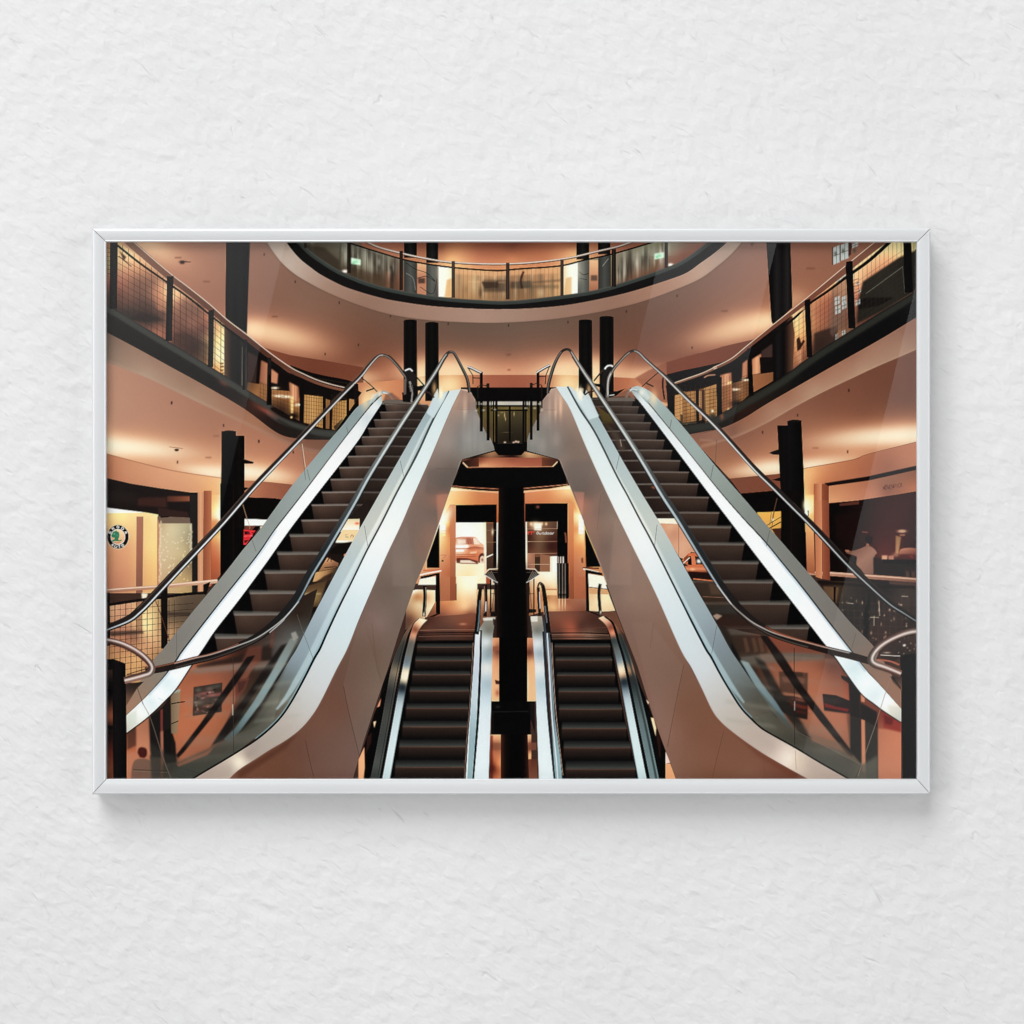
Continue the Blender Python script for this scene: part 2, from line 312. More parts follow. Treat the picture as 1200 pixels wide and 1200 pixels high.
    # railing of the gallery
    sub = A2((300, 108), (360, 128), (500, 172), (640, 214), (760, 240), (950, 267), (1200, 285)) + A3((150, 275), (380, 258), (520, 225), (700, 185), (930, 118), (1000, 95))
    ST(sub, 1.9, (22, 18, 17))
    top = A2((380, 90), (440, 115), (520, 150), (640, 182), (760, 209), (900, 233), (1050, 244), (1200, 248)) + A3((150, 244), (300, 231), (450, 209), (600, 174), (720, 146), (810, 116), (860, 100))
    ST(top, 2.4, (128, 108, 94)); ST(top, 1.2, (206, 186, 170), off=-.4); ST(top, .6, (50, 40, 36), off=1.2)
    for (x0, x1, ya, yb, c) in ((406.8, 410.9, 280, 320, 20), (468, 472.2, 294, 340, 24), (529.2, 533, 306, 349, 46), (593, 597, 308, 351, 40), (656.6, 660.4, 304, 347, 44), (716.6, 721.8, 292, 336, 22), (778.8, 782.8, 280, 314, 22), (356.5, 359, 280, 291, 30)):
        P(box(x0, ya, x1, yb), Lin((x0, 0), (x1, 0), (c, c - 6, c - 6), (c + 34, c + 22, c + 14), (c - 6, c - 10, c - 10)))

    # ---------------- left balcony -------------------
    # what is seen through its netting
    net = A1((120, 100), (200, 120)) + sp(A1((330, 210), (480, 340), (600, 430), (730, 520), (830, 610), (950, 700), (1080, 800), (1200, 890))) + A2((330, 945), (420, 1000)) + B2((560, 390), (430, 375), (330, 345), (200, 300), (100, 235), (0, 150)) + A1((1100, 1080), (950, 985), (750, 860), (470, 690), (190, 520), (120, 490))
    with clip(net):
        P(box(120, 280, 430, 520), Fld((127, 290, 176, 128, 84), (127, 310, 150, 130, 90), (127, 330, 150, 96, 76), (127, 345, 96, 66, 56), (145, 298, 240, 186, 132), (160, 305, 236, 170, 120), (145, 320, 176, 124, 96), (160, 330, 132, 96, 78), (180, 330, 140, 102, 82), (190, 345, 216, 152, 112), (180, 355, 116, 86, 72), (150, 350, 116, 84, 70), (150, 372, 56, 50, 48), (175, 372, 52, 46, 44), (185, 390, 150, 100, 80), (160, 385, 116, 80, 66),
                                      (206, 346, 232, 170, 124), (215, 355, 142, 104, 84), (235, 365, 130, 94, 76), (225, 380, 130, 92, 76), (215, 390, 96, 68, 58), (240, 385, 118, 84, 70), (230, 408, 72, 56, 50), (215, 400, 92, 66, 56), (246, 368, 190, 126, 96), (257, 400, 255, 212, 138), (258, 420, 255, 226, 160), (254, 430, 220, 160, 100), (262, 380, 242, 186, 126)))
        P([(287, 395), (330, 400), (430, 440), (430, 520), (287, 520)], (22, 16, 14))
        P(A1((250, 570), (330, 525), (430, 560), (460, 580), (350, 585)), (40, 36, 36), .8, 1.2); P(A1((190, 500), (300, 520), (470, 530), (470, 600), (190, 560)), (74, 60, 54), .35, 2)
        P(A1((520, 650), (600, 655), (720, 712), (715, 840), (505, 720)), (66, 50, 44), .55, 1.2); P(A1((400, 395), (450, 395), (470, 520), (420, 520)), (176, 120, 92), .5, 1)
        P(A1((190, 400), (330, 470), (480, 540), (470, 560), (190, 500)), (96, 70, 60), .4, 2)
        P(A1((200, 170), (240, 205), (225, 230)), (34, 26, 24), .8, .5); ST(A1((195, 200), (270, 262)), 1.3, (60, 44, 38), .8)
        for y in (825, 845, 865, 885): P(A1((790, y), (810, y), (810, y + 8), (790, y + 8)), (96, 58, 36), .9, .3)
        for i in range(7): ST(A1((120, 150 + 25 * i), (150, 150 + 25 * i + 6)), .7, (40, 28, 22), .7)
        # fine netting
        for i in range(19):
            x = 137 + i * 6.8
            ST([(x, 282), (x - 1, 470)], .7, (62, 42, 34), .7, curve=False)
        for i in range(12):
            o = i * 7.4
            ST([(137, 300 + o), (196, 333 + o), (245, 364 + o), (265, 380 + o)], .65, (66, 46, 38), .6, curve=False)
        P(box(262.8, 370, 287, 470), Lin((263, 0), (288, 0), (96, 72, 58), (42, 38, 36), (34, 32, 32), (58, 54, 52)))
        # far end, beyond the pillar: bar with lamps
        P(A1((945, 740), (1000, 780), (1200, 900), (1200, 1100), (940, 1000)) + [(430, 470), (430, 520), (330, 520)], (24, 17, 15))
        P(A1((950, 760), (1010, 790), (1000, 960), (945, 950)), (66, 48, 42), .9, .6); P(A1((1030, 810), (1070, 830), (1070, 960), (1020, 940)), Lin((306, 0), (314, 0), (160, 104, 76), (190, 130, 96)), .9, .5)
        P(A1((1090, 860), (1130, 890), (1125, 950), (1088, 940)), (196, 132, 98), .95, .6); P(A1((950, 940), (1075, 960), (1070, 1080), (945, 1000)), Lin((290, 450), (315, 470), (96, 68, 44), (150, 106, 66), (110, 76, 46)))
        P(B2((20, 50), (90, 60), (85, 190), (15, 160)), (140, 98, 62), .9, .5); P(B2((110, 100), (230, 110), (305, 160), (305, 320), (110, 210)), Fld((320, 462, 150, 104, 64), (335, 470, 120, 82, 50), (345, 475, 150, 104, 60), (330, 482, 60, 42, 30)))
        P(B2((232, 45), (300, 80), (308, 190), (240, 180)), Lin((338, 0), (351, 0), (150, 96, 66), (220, 154, 112), (140, 88, 60)), 1, .7); P(B2((240, 150), (262, 150), (262, 268), (244, 268)), (250, 196, 120), .95, .7)
        P(B2((340, 135), (468, 150), (468, 370), (335, 330)), Lin((356, 0), (378, 0), (168, 124, 72), (186, 140, 84), (160, 118, 66))); P(B2((492, 165), (520, 175), (515, 375), (488, 372)), (136, 96, 58), .95); P(B2((540, 185), (636, 175), (636, 320), (560, 385), (535, 378)), Lin((390, 0), (406, 0), (150, 110, 62), (178, 134, 78)))
        P(B2((655, 165), (700, 170), (700, 235), (650, 300)), (168, 122, 74), .95); P(B2((545, 360), (610, 300), (615, 390), (560, 392)), (62, 54, 40), .9)
        for x, y, rx in ((302 + 20, 454.7, 3.2), (336, 465, 3.6), (349.5, 474.5, 3), (327, 464, 4)):
            G(x, y, rx, 1.1, (255, 226, 190), 1)
        for x0, x1 in ((340, 470), (535, 640)):
            for i in range(8): ST(B2((x0 + i * 17, 130), (x0 + i * 17 - 2, 380)), .5, (70, 46, 28), .6)
            for i in range(9): ST(B2((x0, 150 + i * 26), (x1, 165 + i * 26)), .5, (70, 46, 28), .55)
        for i in range(12): ST(B2((30 + i * 24, 60), (28 + i * 24, 330)), .45, (60, 40, 26), .45)
        for i in range(8): ST(B2((20, 90 + i * 26), (310, 190 + i * 26)), .45, (60, 40, 26), .4)
        G(344, 487.5, 4, 2.6, (20, 12, 10), .9); G(341.5, 489, 1, 1, (255, 200, 130), 1); G(403, 497, 3, 5, (240, 200, 120), .35)
    # pillar in front of the ceiling
    P(A1((825, 100), (966, 100), (945, 690), (900, 640), (820, 570)), Lin((264, 0), (293, 0), (14, 12, 12), (30, 28, 27), (17, 15, 15), (26, 24, 23), (13, 12, 12), (19, 17, 17)))
    ST(A1((967, 100), (946, 670)), 1, (112, 84, 68), .6)
    # lower ceiling left
    low = A1((120, 640), (300, 740), (500, 850), (700, 960), (930, 1095)) + B2((150, 405), (300, 445), (420, 448), (560, 452), (420, 620), (260, 770), (120, 752), (0, 740)) + B1((1000, 738), (830, 720), (500, 670), (250, 610), (20, 548))
    P(low, Fld((130, 440, 168, 126, 104), (170, 470, 166, 122, 100), (220, 480, 158, 114, 92), (250, 505, 158, 112, 88), (140, 500, 172, 128, 104), (128, 511, 200, 150, 116), (200, 515, 170, 124, 98), (215, 545, 186, 130, 98), (160, 535, 196, 140, 104), (250, 545, 190, 134, 100), (300, 530, 172, 120, 92), (330, 545, 176, 120, 92), (370, 540, 150, 106, 84), (320, 560, 200, 140, 100), (345, 562, 176, 120, 90), (390, 525, 132, 98, 80)))
    for x, y, rx, ry, a, rot in ((122, 522, 30, 8, .98, 3), (150, 524, 36, 7.5, .7, 4), (185, 528, 44, 9, .35, 6), (256, 554, 20, 6, .8, 6), (236, 552, 26, 6, .4, 8), (290, 553, 22, 7, .8, 4), (318, 557, 24, 7, .4, 6)): G(x, y, rx * 1.2, ry * 1.3, (236, 170, 128), a * .65, rot); G(x, y, rx * .8, ry * .8, (255, 240, 204), a * .96, rot)
    # curved soffit rim under the balcony
    rim_lo = sp([(112, 413), (125, 424), (173, 443), (227, 469), (280, 494), (323, 514), (352, 526), (376, 531), (410, 533)])
    rim_hi = sp(A1((110, 640), (300, 740), (500, 850), (700, 960), (930, 1095)) + B2((150, 405), (300, 445), (420, 452), (560, 452)))
    P(rim_lo + rim_hi[::-1], Fld((130, 395, 118, 98, 84), (150, 400, 132, 106, 90), (180, 420, 142, 112, 94), (170, 440, 158, 132, 112), (220, 450, 142, 112, 92), (220, 470, 158, 130, 108), (280, 480, 146, 106, 84), (300, 498, 150, 108, 84), (330, 515, 138, 98, 78), (360, 512, 118, 82, 66), (350, 530, 140, 102, 82), (385, 520, 118, 86, 70)))
    ST(rim_lo[::4], 2.2, (164, 136, 116), .5, 1.2, off=-1.5, curve=False)
    # fascia
    kerb = sp(A1((110, 480), (190, 520), (320, 600), (470, 690), (750, 858), (950, 985), (1100, 1078)) + B2((100, 235), (200, 300), (330, 345), (430, 375), (560, 388), (600, 385)))
    P(kerb + [(400, 512)] + rim_hi[::-1], Fld((130, 370, 44, 40, 38), (200, 405, 42, 38, 36), (250, 435, 38, 34, 33), (290, 460, 44, 36, 33), (300, 470, 74, 50, 42), (320, 485, 46, 32, 28), (350, 500, 40, 34, 30), (380, 508, 52, 48, 44)))
    ST(kerb[::3], 7, (70, 70, 66), .95, 1.1, off=4.2, curve=False); G(262, 449, 5, 2, (110, 74, 62), .7, 30); G(312, 482, 9, 2, (150, 84, 66), .75, 30); ST(B2((150, 310), (260, 370), (380, 400)), 3, (40, 34, 30), .6, 1)
    # rail, posts
    sr = A1((180, 130), (215, 160), (330, 250), (480, 355), (600, 440), (730, 545), (830, 625), (940, 710), (1060, 800), (1120, 850), (1200, 895)); ST(sr, 2.6, (24, 20, 20))
    sr2 = A1((190, 110), (330, 222), (480, 335), (600, 425), (740, 530)); ST(sr2, 3.0, (212, 164, 128), .55, .4, off=-1)
    hr = A1((250, 100), (300, 145), (480, 300), (600, 392), (720, 488), (830, 585), (950, 675), (1080, 778), (1200, 862)) + B2((0, -65), (130, -10), (330, 0))[2:] + B2((420, 40), (520, 72), (620, 96))
    ST(hr, [9, 9, 8, 7.5, 7, 6.5, 6, 5, 4.5, 3.2, 3, 2.8, 2.6], (112, 80, 66), off=1.5)
    ST(hr, [9, 9, 8, 7.5, 7, 6.5, 6, 5, 4.5, 3.2, 3, 2.8, 2.6], Lin((150, 285), (400, 450), (128, 98, 82), (104, 72, 58), (84, 54, 42), (120, 80, 60)), off=1.5)
    ST(hr, 1.1, (206, 174, 152), .9, off=-1.9)
    for (x0, ya, x1, yb, w) in ((168, 100, 163, 510, 9), (497, 320, 489, 698, 7.5), (738, 520, 734, 852, 6.4), (938, 690, 932, 985, 4.5), (1079, 795, 1073, 1075, 4.6)):
        ST(A1((x0, ya), (x1, yb)), w, Lin(A1((x0 - 20, 0))[0], A1((x0 + 20, 0))[0], (26, 24, 24), (40, 37, 36), (22, 20, 20)))
    P(A1((480, 325), (518, 315), (515, 380), (478, 375)), (30, 26, 26)); P(A1((722, 520), (755, 512), (752, 575), (720, 570)), (28, 25, 25))
    ST(A1((920, 735), (918, 960)), .7, (120, 112, 104), .7); ST(A1((943, 735), (941, 990)), .7, (96, 90, 86), .6)
    for x in (76, 322 / 1): pass
    P(B2((90, -5), (108, -5), (106, 210), (82, 200)), (14, 12, 12)); P(B2((312, 60), (335, 60), (333, 330), (308, 315)), (16, 13, 12)); P(B2((640, 130), (656, 120), (655, 260), (636, 320)), (18, 14, 13)); P(B2((472, 160), (492, 165), (490, 375), (468, 370)), (20, 16, 14))
    ST(B2((690, 60), (702, 120), (705, 160)), 2.4, (24, 18, 16), .95); P(B2((640, 60), (690, 60), (690, 110), (640, 130)), (16, 12, 12))

    # ---------------- right balcony -------------------
    net = A3((1000, 960), (1200, 860)) + sp(A4((0, 745), (100, 718), (240, 640), (370, 525), (540, 390), (740, 225), (850, 150), (960, 80))) + A4((1120, 80), (1120, 330)) + sp(A4((1090, 340), (780, 535), (560, 670), (380, 790), (180, 920)))[::1] + B5((330, 235), (160, 330), (0, 372)) + B4((1200, 560), (950, 590), (880, 500))
    with clip(net):
        P(box(780, 280, 1080, 520), (22, 16, 14))
        P(A4((0, 840), (80, 830), (80, 943), (0, 943)), (120, 86, 50)); P(A4((100, 770), (160, 755), (165, 943), (105, 943)), Lin((844, 0), (859, 0), (150, 98, 70), (214, 150, 112), (120, 76, 54)), 1, .8); P(A4((140, 800), (160, 800), (155, 930), (138, 930)), (250, 196, 122), .9, .8)
        P(A4((165, 810), (245, 790), (245, 870), (170, 943)), Lin((860, 0), (878, 0), (92, 64, 42), (138, 96, 62), (112, 78, 50))); P(A4((215, 710), (240, 690), (240, 780), (212, 790)), (196, 130, 94), .9, .5); P(A4((262, 690), (310, 660), (312, 760), (262, 770)), Lin((881, 0), (893, 0), (176, 116, 82), (220, 154, 112), (150, 96, 66)), 1, .5)
        P(A4((262, 770), (368, 755), (368, 800), (262, 860)), Lin((880, 0), (906, 0), (150, 100, 66), (128, 86, 56))); P(A4((310, 650), (365, 610), (365, 680), (315, 700)), (84, 62, 56), .8, .8); P(A4((300, 680), (368, 680), (368, 755), (305, 760)), (26, 18, 18))
        for x, y, rx in ((873.7, 445.2, 3.2), (861.5, 456.4, 3.8), (848, 466.5, 2.6)): G(x, y, rx, 1.0, (255, 222, 186), 1)
        P(B4((905, 380), (1050, 350), (1050, 545), (985, 590), (900, 530)), Lin((790, 0), (816, 0), (176, 128, 80), (190, 142, 88), (150, 108, 62))); P(B4((1075, 340), (1100, 330), (1095, 500), (1072, 540)), (112, 76, 46)); P(B4((1110, 330), (1200, 300), (1200, 560), (1120, 590)), (168, 122, 76)); P(B4((945, 510), (1060, 570), (1050, 600), (945, 585)), (70, 62, 48), .9)
        P(B5((0, 115), (92, 108), (95, 320), (0, 330)), Fld((803, 465, 150, 108, 66), (812, 480, 176, 128, 76), (805, 490, 140, 100, 60))); P(B5((112, 110), (132, 108), (135, 310), (118, 318)), (176, 126, 84)); P(B5((158, 105), (238, 95), (240, 285), (195, 300), (160, 250)), Lin((826, 0), (840, 0), (176, 130, 80), (150, 108, 62))); P(B5((275, 80), (345, 60), (350, 230), (280, 260)), Lin((846, 0), (858, 0), (130, 86, 54), (160, 106, 70)))
        for i in range(9): ST(B5((i * 27, 90), (i * 27, 330)), .5, (66, 44, 28), .6); ST(B5((0, 120 + i * 25), (250, 90 + i * 25)), .5, (66, 44, 28), .5)
        for i in range(11): ST(B5((270 + i * 20, 0), (270 + i * 20, 250)), .45, (60, 40, 28), .5); ST(B5((270, 60 + i * 22), (480, i * 22 - 10)), .45, (60, 40, 28), .45)
        for i in range(8): ST(B4((905 + i * 36, 300), (905 + i * 36, 580)), .5, (76, 50, 30), .55); ST(B4((890, 380 + i * 26), (1200, 300 + i * 26)), .5, (76, 50, 30), .5)
        G(835, 481.6, 1, 1, (255, 240, 200), 1); G(854, 480, 1.2, 1.2, (255, 210, 150), 1); G(863, 473, 5, 2.6, (28, 20, 16), .9)
        # beyond the pillar: flats reflected in the glass, glow at the top
        P(A4((455, 455), (540, 380), (700, 245), (850, 125), (930, 60), (1120, 60), (1120, 420), (500, 760), (462, 780)), Fld((933, 375, 250, 196, 128), (940, 390, 232, 164, 104), (936, 410, 190, 126, 84), (955, 365, 176, 116, 84), (965, 380, 150, 98, 72), (960, 400, 92, 62, 48), (955, 415, 70, 48, 40), (975, 350, 166, 106, 78), (985, 380, 120, 88, 70), (990, 345, 224, 156, 110), (990, 360, 150, 100, 78), (1003, 330, 240, 176, 126), (1005, 345, 180, 124, 96), (1010, 370, 110, 70, 52), (1025, 300, 236, 180, 126), (1040, 290, 244, 204, 136), (1055, 290, 240, 206, 140), (1040, 305, 230, 158, 112), (1070, 286, 220, 200, 130), (1025, 335, 150, 98, 74), (985, 395, 140, 100, 74)))
        P(A4((820, 300), (1000, 180), (1090, 140), (1090, 345), (930, 440), (790, 510), (795, 400)), Lin((1010, 360), (1075, 320), (40, 40, 34), (46, 46, 40), (38, 38, 34)), .97, 1); ST(A4((835, 360), (1020, 225)), .8, (104, 104, 92), .8); ST(A4((1018, 230), (1030, 360)), .7, (90, 90, 82), .7); P(A4((790, 390), (850, 380), (980, 380), (900, 420), (800, 440)), (22, 22, 20), .8, .8)
        P(A4((575, 560), (690, 520), (690, 620), (575, 665)), (56, 42, 36), .85, 1)
        P(A4((660, 330), (735, 280), (745, 440), (670, 580), (655, 560)), (112, 92, 80), .6, 1)
        for x, y, w, h in ((678, 375, 26, 40), (712, 372, 24, 40), (680, 420, 28, 40), (714, 405, 24, 30), (690, 285, 20, 22), (716, 268, 16, 20), (782, 390, 24, 26), (795, 340, 14, 14), (785, 300, 16, 16), (712, 545, 20, 22), (682, 560, 12, 40)):
            P(A4((x, y + 6), (x + w, y - 4), (x + w, y + h - 4), (x, y + h + 6)), (176, 182, 176), .85, .3)
            ST(A4((x + w / 2, y), (x + w / 2, y + h)), .6, (60, 54, 50), .8); ST(A4((x, y + h / 2 + 2), (x + w, y + h / 2 - 3)), .5, (70, 62, 56), .8)
        for i in range(8): P(A4((770 + (i % 2) * 12, 290 + i * 16), (800, 282 + i * 16), (800, 288 + i * 16), (770, 297 + i * 16)), (150, 78, 60), .6)
        P(A4((486, 590), (500, 575), (510, 610), (520, 590), (528, 600), (505, 640), (490, 650)), (40, 26, 20), .9, .4); P(A4((490, 650), (508, 640), (510, 720), (495, 720)), (196, 140, 106), .8, .5)
        for i in range(30):
            x = 931 + i * 5; ST([(x, 282), (x + .5, 440)], .5, (70, 44, 34), .55, curve=False)
        for i in range(18): ST([(928, 380 + i * 6), (1000, 333 + i * 6), (1060, 292 + i * 6)], .5, (76, 48, 36), .4, curve=False)
    # flats behind the rail, higher up
    for x, y, w, h in ((670, 120, 34, 96), (708, 106, 40, 90), (765, 104, 30, 30)):
        P(A4((x, y + 10), (x + w, y - 6), (x + w, y + h - 14), (x, y + h)), (172, 178, 174), .95, .3); P(A4((x - 6, y + 8), (x, y + 8), (x, y + h), (x - 6, y + h)), (62, 54, 50), .8)
        ST(A4((x + w / 2, y), (x + w / 2, y + h - 6)), .7, (96, 92, 88), .8); ST(A4((x, y + h / 2 + 4), (x + w, y + h / 2 - 8)), .9, (120, 100, 90), .9); G(*A4((x + 12, y + 40))[0], 1.4, 2, (70, 76, 70), .8)
    P(A4((746, 100), (762, 100), (760, 165), (746, 175)), (60, 40, 36), .8, .4)
    # pillar
    P(A4((333, 90), (455, 90), (466, 430), (370, 520), (360, 500)), Lin((898, 0), (929, 0), (26, 23, 22), (16, 14, 14), (40, 37, 36), (24, 21, 21), (44, 41, 40), (14, 12, 12)))
    P(A4((368, 520), (466, 470), (476, 560), (470, 740), (375, 795)), Lin((906, 0), (931, 0), (22, 19, 18), (32, 29, 28), (16, 13, 13), (70, 48, 38), (110, 76, 58)))
    # lower ceiling right
    low = [(1082, 360), (1000, 405)] + B5((940, 0), (600, 190), (270, 375), (50, 425), (330, 725), (690, 690), (850, 652), (1200, 590)) + B6((700, 552), (1060, 462))
    P(low, Fld((1070, 400, 110, 76, 62), (1040, 430, 112, 74, 58), (1000, 450, 118, 78, 60), (1060, 470, 114, 78, 62), (970, 480, 128, 86, 66), (1010, 485, 126, 84, 64), (930, 500, 142, 98, 76), (960, 510, 152, 104, 78), (900, 520, 150, 104, 80), (870, 510, 132, 92, 74), (1000, 525, 172, 116, 84), (960, 535, 168, 112, 82), (1040, 530, 170, 116, 84), (1072, 530, 190, 134, 98), (850, 545, 150, 104, 78), (890, 550, 166, 114, 84), (870, 562, 156, 104, 78)))
    for x, y, rx, ry, a, rot in ((1082, 510, 32, 8, .98, -3), (1045, 511, 44, 8, .75, -4), (1005, 513, 46, 9, .35, -6), (948, 546, 22, 6.5, .75, -8), (975, 542, 30, 7, .3, -10), (906, 548, 20, 7, .8, -4), (882, 551, 26, 7, .4, -6)): G(x, y, rx * 1.2, ry * 1.3, (230, 160, 120), a * .65, rot); G(x, y, rx * .8, ry * .8, (255, 238, 202), a * .96, rot)
    rim_lo = sp(B4((1080, 700), (1200, 710)) + B5((100, 500), (240, 475), (400, 425), (600, 330), (800, 215), (1000, 110), (1200, 15)) + B6((760, -60), (1080, -200)) + A4((1120, 600)))
    rim_hi = sp(B4((1000, 655), (1200, 620)) + B5((50, 425), (270, 372), (430, 300), (600, 195), (940, 0)) + B6((480, -80), (800, -260)) + A4((1120, 460)))
    P(rim_lo + rim_hi[::-1], Fld((815, 515, 130, 94, 78), (840, 510, 138, 100, 82), (860, 505, 128, 92, 74), (880, 490, 142, 100, 78), (870, 508, 142, 106, 86), (920, 465, 146, 104, 82), (910, 482, 156, 118, 96), (960, 440, 150, 108, 86), (955, 458, 162, 128, 104), (1000, 420, 146, 106, 86), (1010, 432, 160, 126, 104), (1060, 390, 138, 104, 88), (1060, 408, 150, 118, 98)))
    ST(rim_lo[::4], 1.6, (170, 136, 112), .5, 1, off=-1.2, curve=False)
    kerb = sp(B4((880, 610), (1000, 590), (1200, 560)) + B5((160, 325), (280, 265), (420, 180), (600, 75), (720, 0)) + A4((560, 672), (780, 533), (1000, 398), (1090, 342), (1130, 318)))
    P(kerb + rim_hi[::-1], Fld((815, 500, 44, 42, 38), (845, 492, 34, 28, 24), (870, 482, 52, 32, 24), (900, 465, 40, 32, 26), (940, 440, 24, 22, 21), (1000, 405, 20, 18, 18), (1050, 375, 20, 18, 18), (1070, 362, 30, 28, 30)))
    ST(kerb[::3], 8, (54, 54, 48), .95, 1.2, off=4.6, curve=False); G(846, 488, 1.6, 3, (150, 92, 66), .7)
    sr = A4((20, 760), (90, 725), (170, 700), (240, 665), (300, 620), (365, 570), (470, 488), (550, 412), (640, 350), (740, 275), (850, 195), (950, 105), (975, 80)); ST(sr, [1.6, 1.6, 2, 2.2, 2.4, 2.6, 2.8, 3, 3, 3.6, 4, 4.2, 4.2], (24, 20, 19))
    ST(A4((470, 470), (530, 430)), 2, (236, 178, 130), .8, .2); ST(A4((660, 312), (725, 262)), 2, (214, 204, 190), .8, .2); ST(A4((770, 220), (835, 170), (900, 115)), 2.2, (196, 150, 118), .7, .3)
    hr = B4((880, 305), (980, 270), (1100, 228), (1200, 180)) + A4((70, 735), (160, 690), (240, 625), (370, 520), (540, 385), (700, 252), (850, 130), (900, 92), (930, 70))
    ST(hr, [2.4, 2.6, 2.8, 3, 3, 3.4, 4, 4.8, 6, 8, 9, 9.5, 9.5], Lin((790, 450), (1030, 290), (130, 92, 72), (112, 72, 56), (116, 74, 58), (120, 84, 68)), off=[0, 0, 0, .4, .4, .6, .8, 1.2, 1.8, 2.6, 3, 3, 3])
    ST(hr, .9, (222, 182, 152), .9, off=-.9)
    for (x0, ya, x1, yb, w) in ((90, 740, 98, 930, 5), (248, 635, 260, 870, 5.2), (540, 395, 552, 680, 6.6), (750, 215, 765, 535, 8.4), (1042, 90, 1050, 355, 9.6), (373, 560, 378, 790, 3)):
        ST(A4((x0, ya), (x1, yb)), w, (20, 17, 17))
    P(A4((735, 200), (768, 195), (770, 245), (737, 285)), (18, 15, 15)); P(A4((526, 395), (555, 385), (556, 420), (528, 430)), (18, 15, 15)); P(A4((1080, 140), (1100, 130), (1100, 300), (1085, 320)), (24, 22, 22))
    P(B4((880, 330), (900, 340), (905, 530), (880, 520)), (18, 15, 14)); P(B4((1052, 350), (1075, 345), (1072, 560), (1055, 540)), (20, 16, 15)); P(B4((850, 240), (905, 225), (905, 290), (850, 300)), (20, 16, 15)); ST(B4((822, 255), (820, 320), (832, 410)), 2, (22, 18, 17), .95); ST(B4((1110, 255), (1140, 240), (1190, 235)), 1.6, (206, 150, 120), .8, .4)
    P(B5((92, 105), (112, 105), (118, 325), (98, 320)), (20, 16, 14)); P(B5((135, 105), (155, 100), (158, 320), (137, 300)), (76, 50, 34)); P(B5((240, 10), (275, 10), (278, 270), (242, 285)), (16, 13, 12)); P(B5((466, -10), (492, -10), (500, 140), (472, 150)), (16, 13, 12))
    for x, y in B1((488, 192), (852, 352), (1100, 465), (528, 610)) + B5((562, 400), (808, 280), (1170, 105), (1160, 537)) + B2((20, 462), (262, 540)) + A1((505, 1062),) + A4((748, 848),):
        P(box(x - .8, y - 1.8, x + .8, y + 1.6), (70, 44, 34), .85, .4)
    for x, y in B1((745, 577), (800, 425)) + B5((935, 510), (500, 715)): P(box(x - 3.6, y - .9, x + 3.6, y + .9), (130, 88, 66), .6, .6)
    ST(B1((470, 502), (520, 508), (565, 514)), 1, (150, 104, 80), .8); P(sp(B1((505, 520), (520, 516), (538, 520), (530, 532), (512, 532))), (36, 28, 24), 1, .4)

    # ---------------- ground level, left side -------------------
    P(B1((20, 548), (250, 610), (500, 670), (840, 722), (840, 1000), (20, 1000)), Fld((126, 545, 170, 112, 82), (150, 552, 184, 128, 96), (190, 565, 196, 138, 104), (230, 570, 206, 146, 106), (250, 570, 226, 162, 110), (257, 600, 255, 232, 170), (254, 598, 255, 214, 140), (256, 585, 240, 176, 116), (245, 600, 176, 110, 74), (236, 600, 190, 128, 96), (230, 620, 180, 118, 86), (245, 660, 168, 96, 64), (255, 640, 220, 142, 94), (255, 615, 240, 184, 116), (250, 690, 150, 86, 60)))
    ST(B1((20, 548), (250, 610), (500, 670), (840, 722)), .8, (130, 84, 62), .7, .3)
    P(C1((790, -20), (832, -20), (828, 690), (788, 690)), Lin((231, 0), (239, 0), (176, 118, 86), (206, 148, 110), (186, 126, 90))); P(C1((832, -30), (888, -30), (884, 640), (830, 660)), Lin((238, 0), (248, 0), (134, 78, 54), (172, 106, 72)))
    P(C1((888, 0), (950, 0), (950, 560), (884, 640)), Fld((252, 585, 240, 178, 116), (257, 596, 255, 240, 180), (251, 596, 252, 206, 132), (257, 604, 255, 246, 200), (252, 615, 222, 150, 96), (256, 622, 236, 190, 120), (250, 640, 196, 120, 78), (255, 660, 176, 100, 66), (250, 680, 150, 84, 56)))
    P(C1((885, 180), (925, 168), (950, 200), (945, 280), (888, 290)), (196, 122, 76), .55, 1.4)
    P(B1((20, 718), (200, 760), (400, 792), (615, 822), (670, 822), (668, 1080), (20, 1080)), (34, 24, 22))
    P(B1((250, 860), (450, 855), (455, 930), (245, 915)), (74, 44, 36), .8, 1.5); P(B1((455, 848), (615, 848), (618, 885), (455, 888)), Lin((195, 0), (222, 0), (84, 50, 38), (142, 86, 58)), .95, .8); P(B1((30, 800), (240, 830), (240, 910), (30, 880)), (44, 34, 32), .6, 2)
    P(B1((390, 930), (600, 960), (610, 1000), (395, 1000)), (64, 42, 36), .8, .8); P(B1((612, 822), (668, 822), (668, 1080), (612, 1080)), (24, 22, 22))
    P(C1((140, 90), (200, 98), (430, 124), (512, 138), (508, 690), (140, 690)), Fld((130, 605, 244, 196, 126), (150, 606, 250, 202, 130), (180, 604, 252, 206, 136), (128, 625, 214, 156, 108), (150, 640, 212, 150, 108), (130, 660, 190, 132, 98), (150, 670, 196, 136, 100), (140, 690, 176, 120, 92), (172, 610, 238, 188, 122), (175, 640, 240, 190, 120), (180, 660, 236, 180, 112), (182, 690, 222, 164, 104), (145, 605, 248, 210, 130)))
    P(C1((140, 88), (210, 97), (420, 124), (320, 126), (140, 128)), (255, 250, 240), 1, .3); P(C1((360, 152), (408, 152), (402, 690), (356, 690)), Lin((0, 605), (0, 690), (158, 108, 88), (150, 100, 80), (128, 88, 72)))
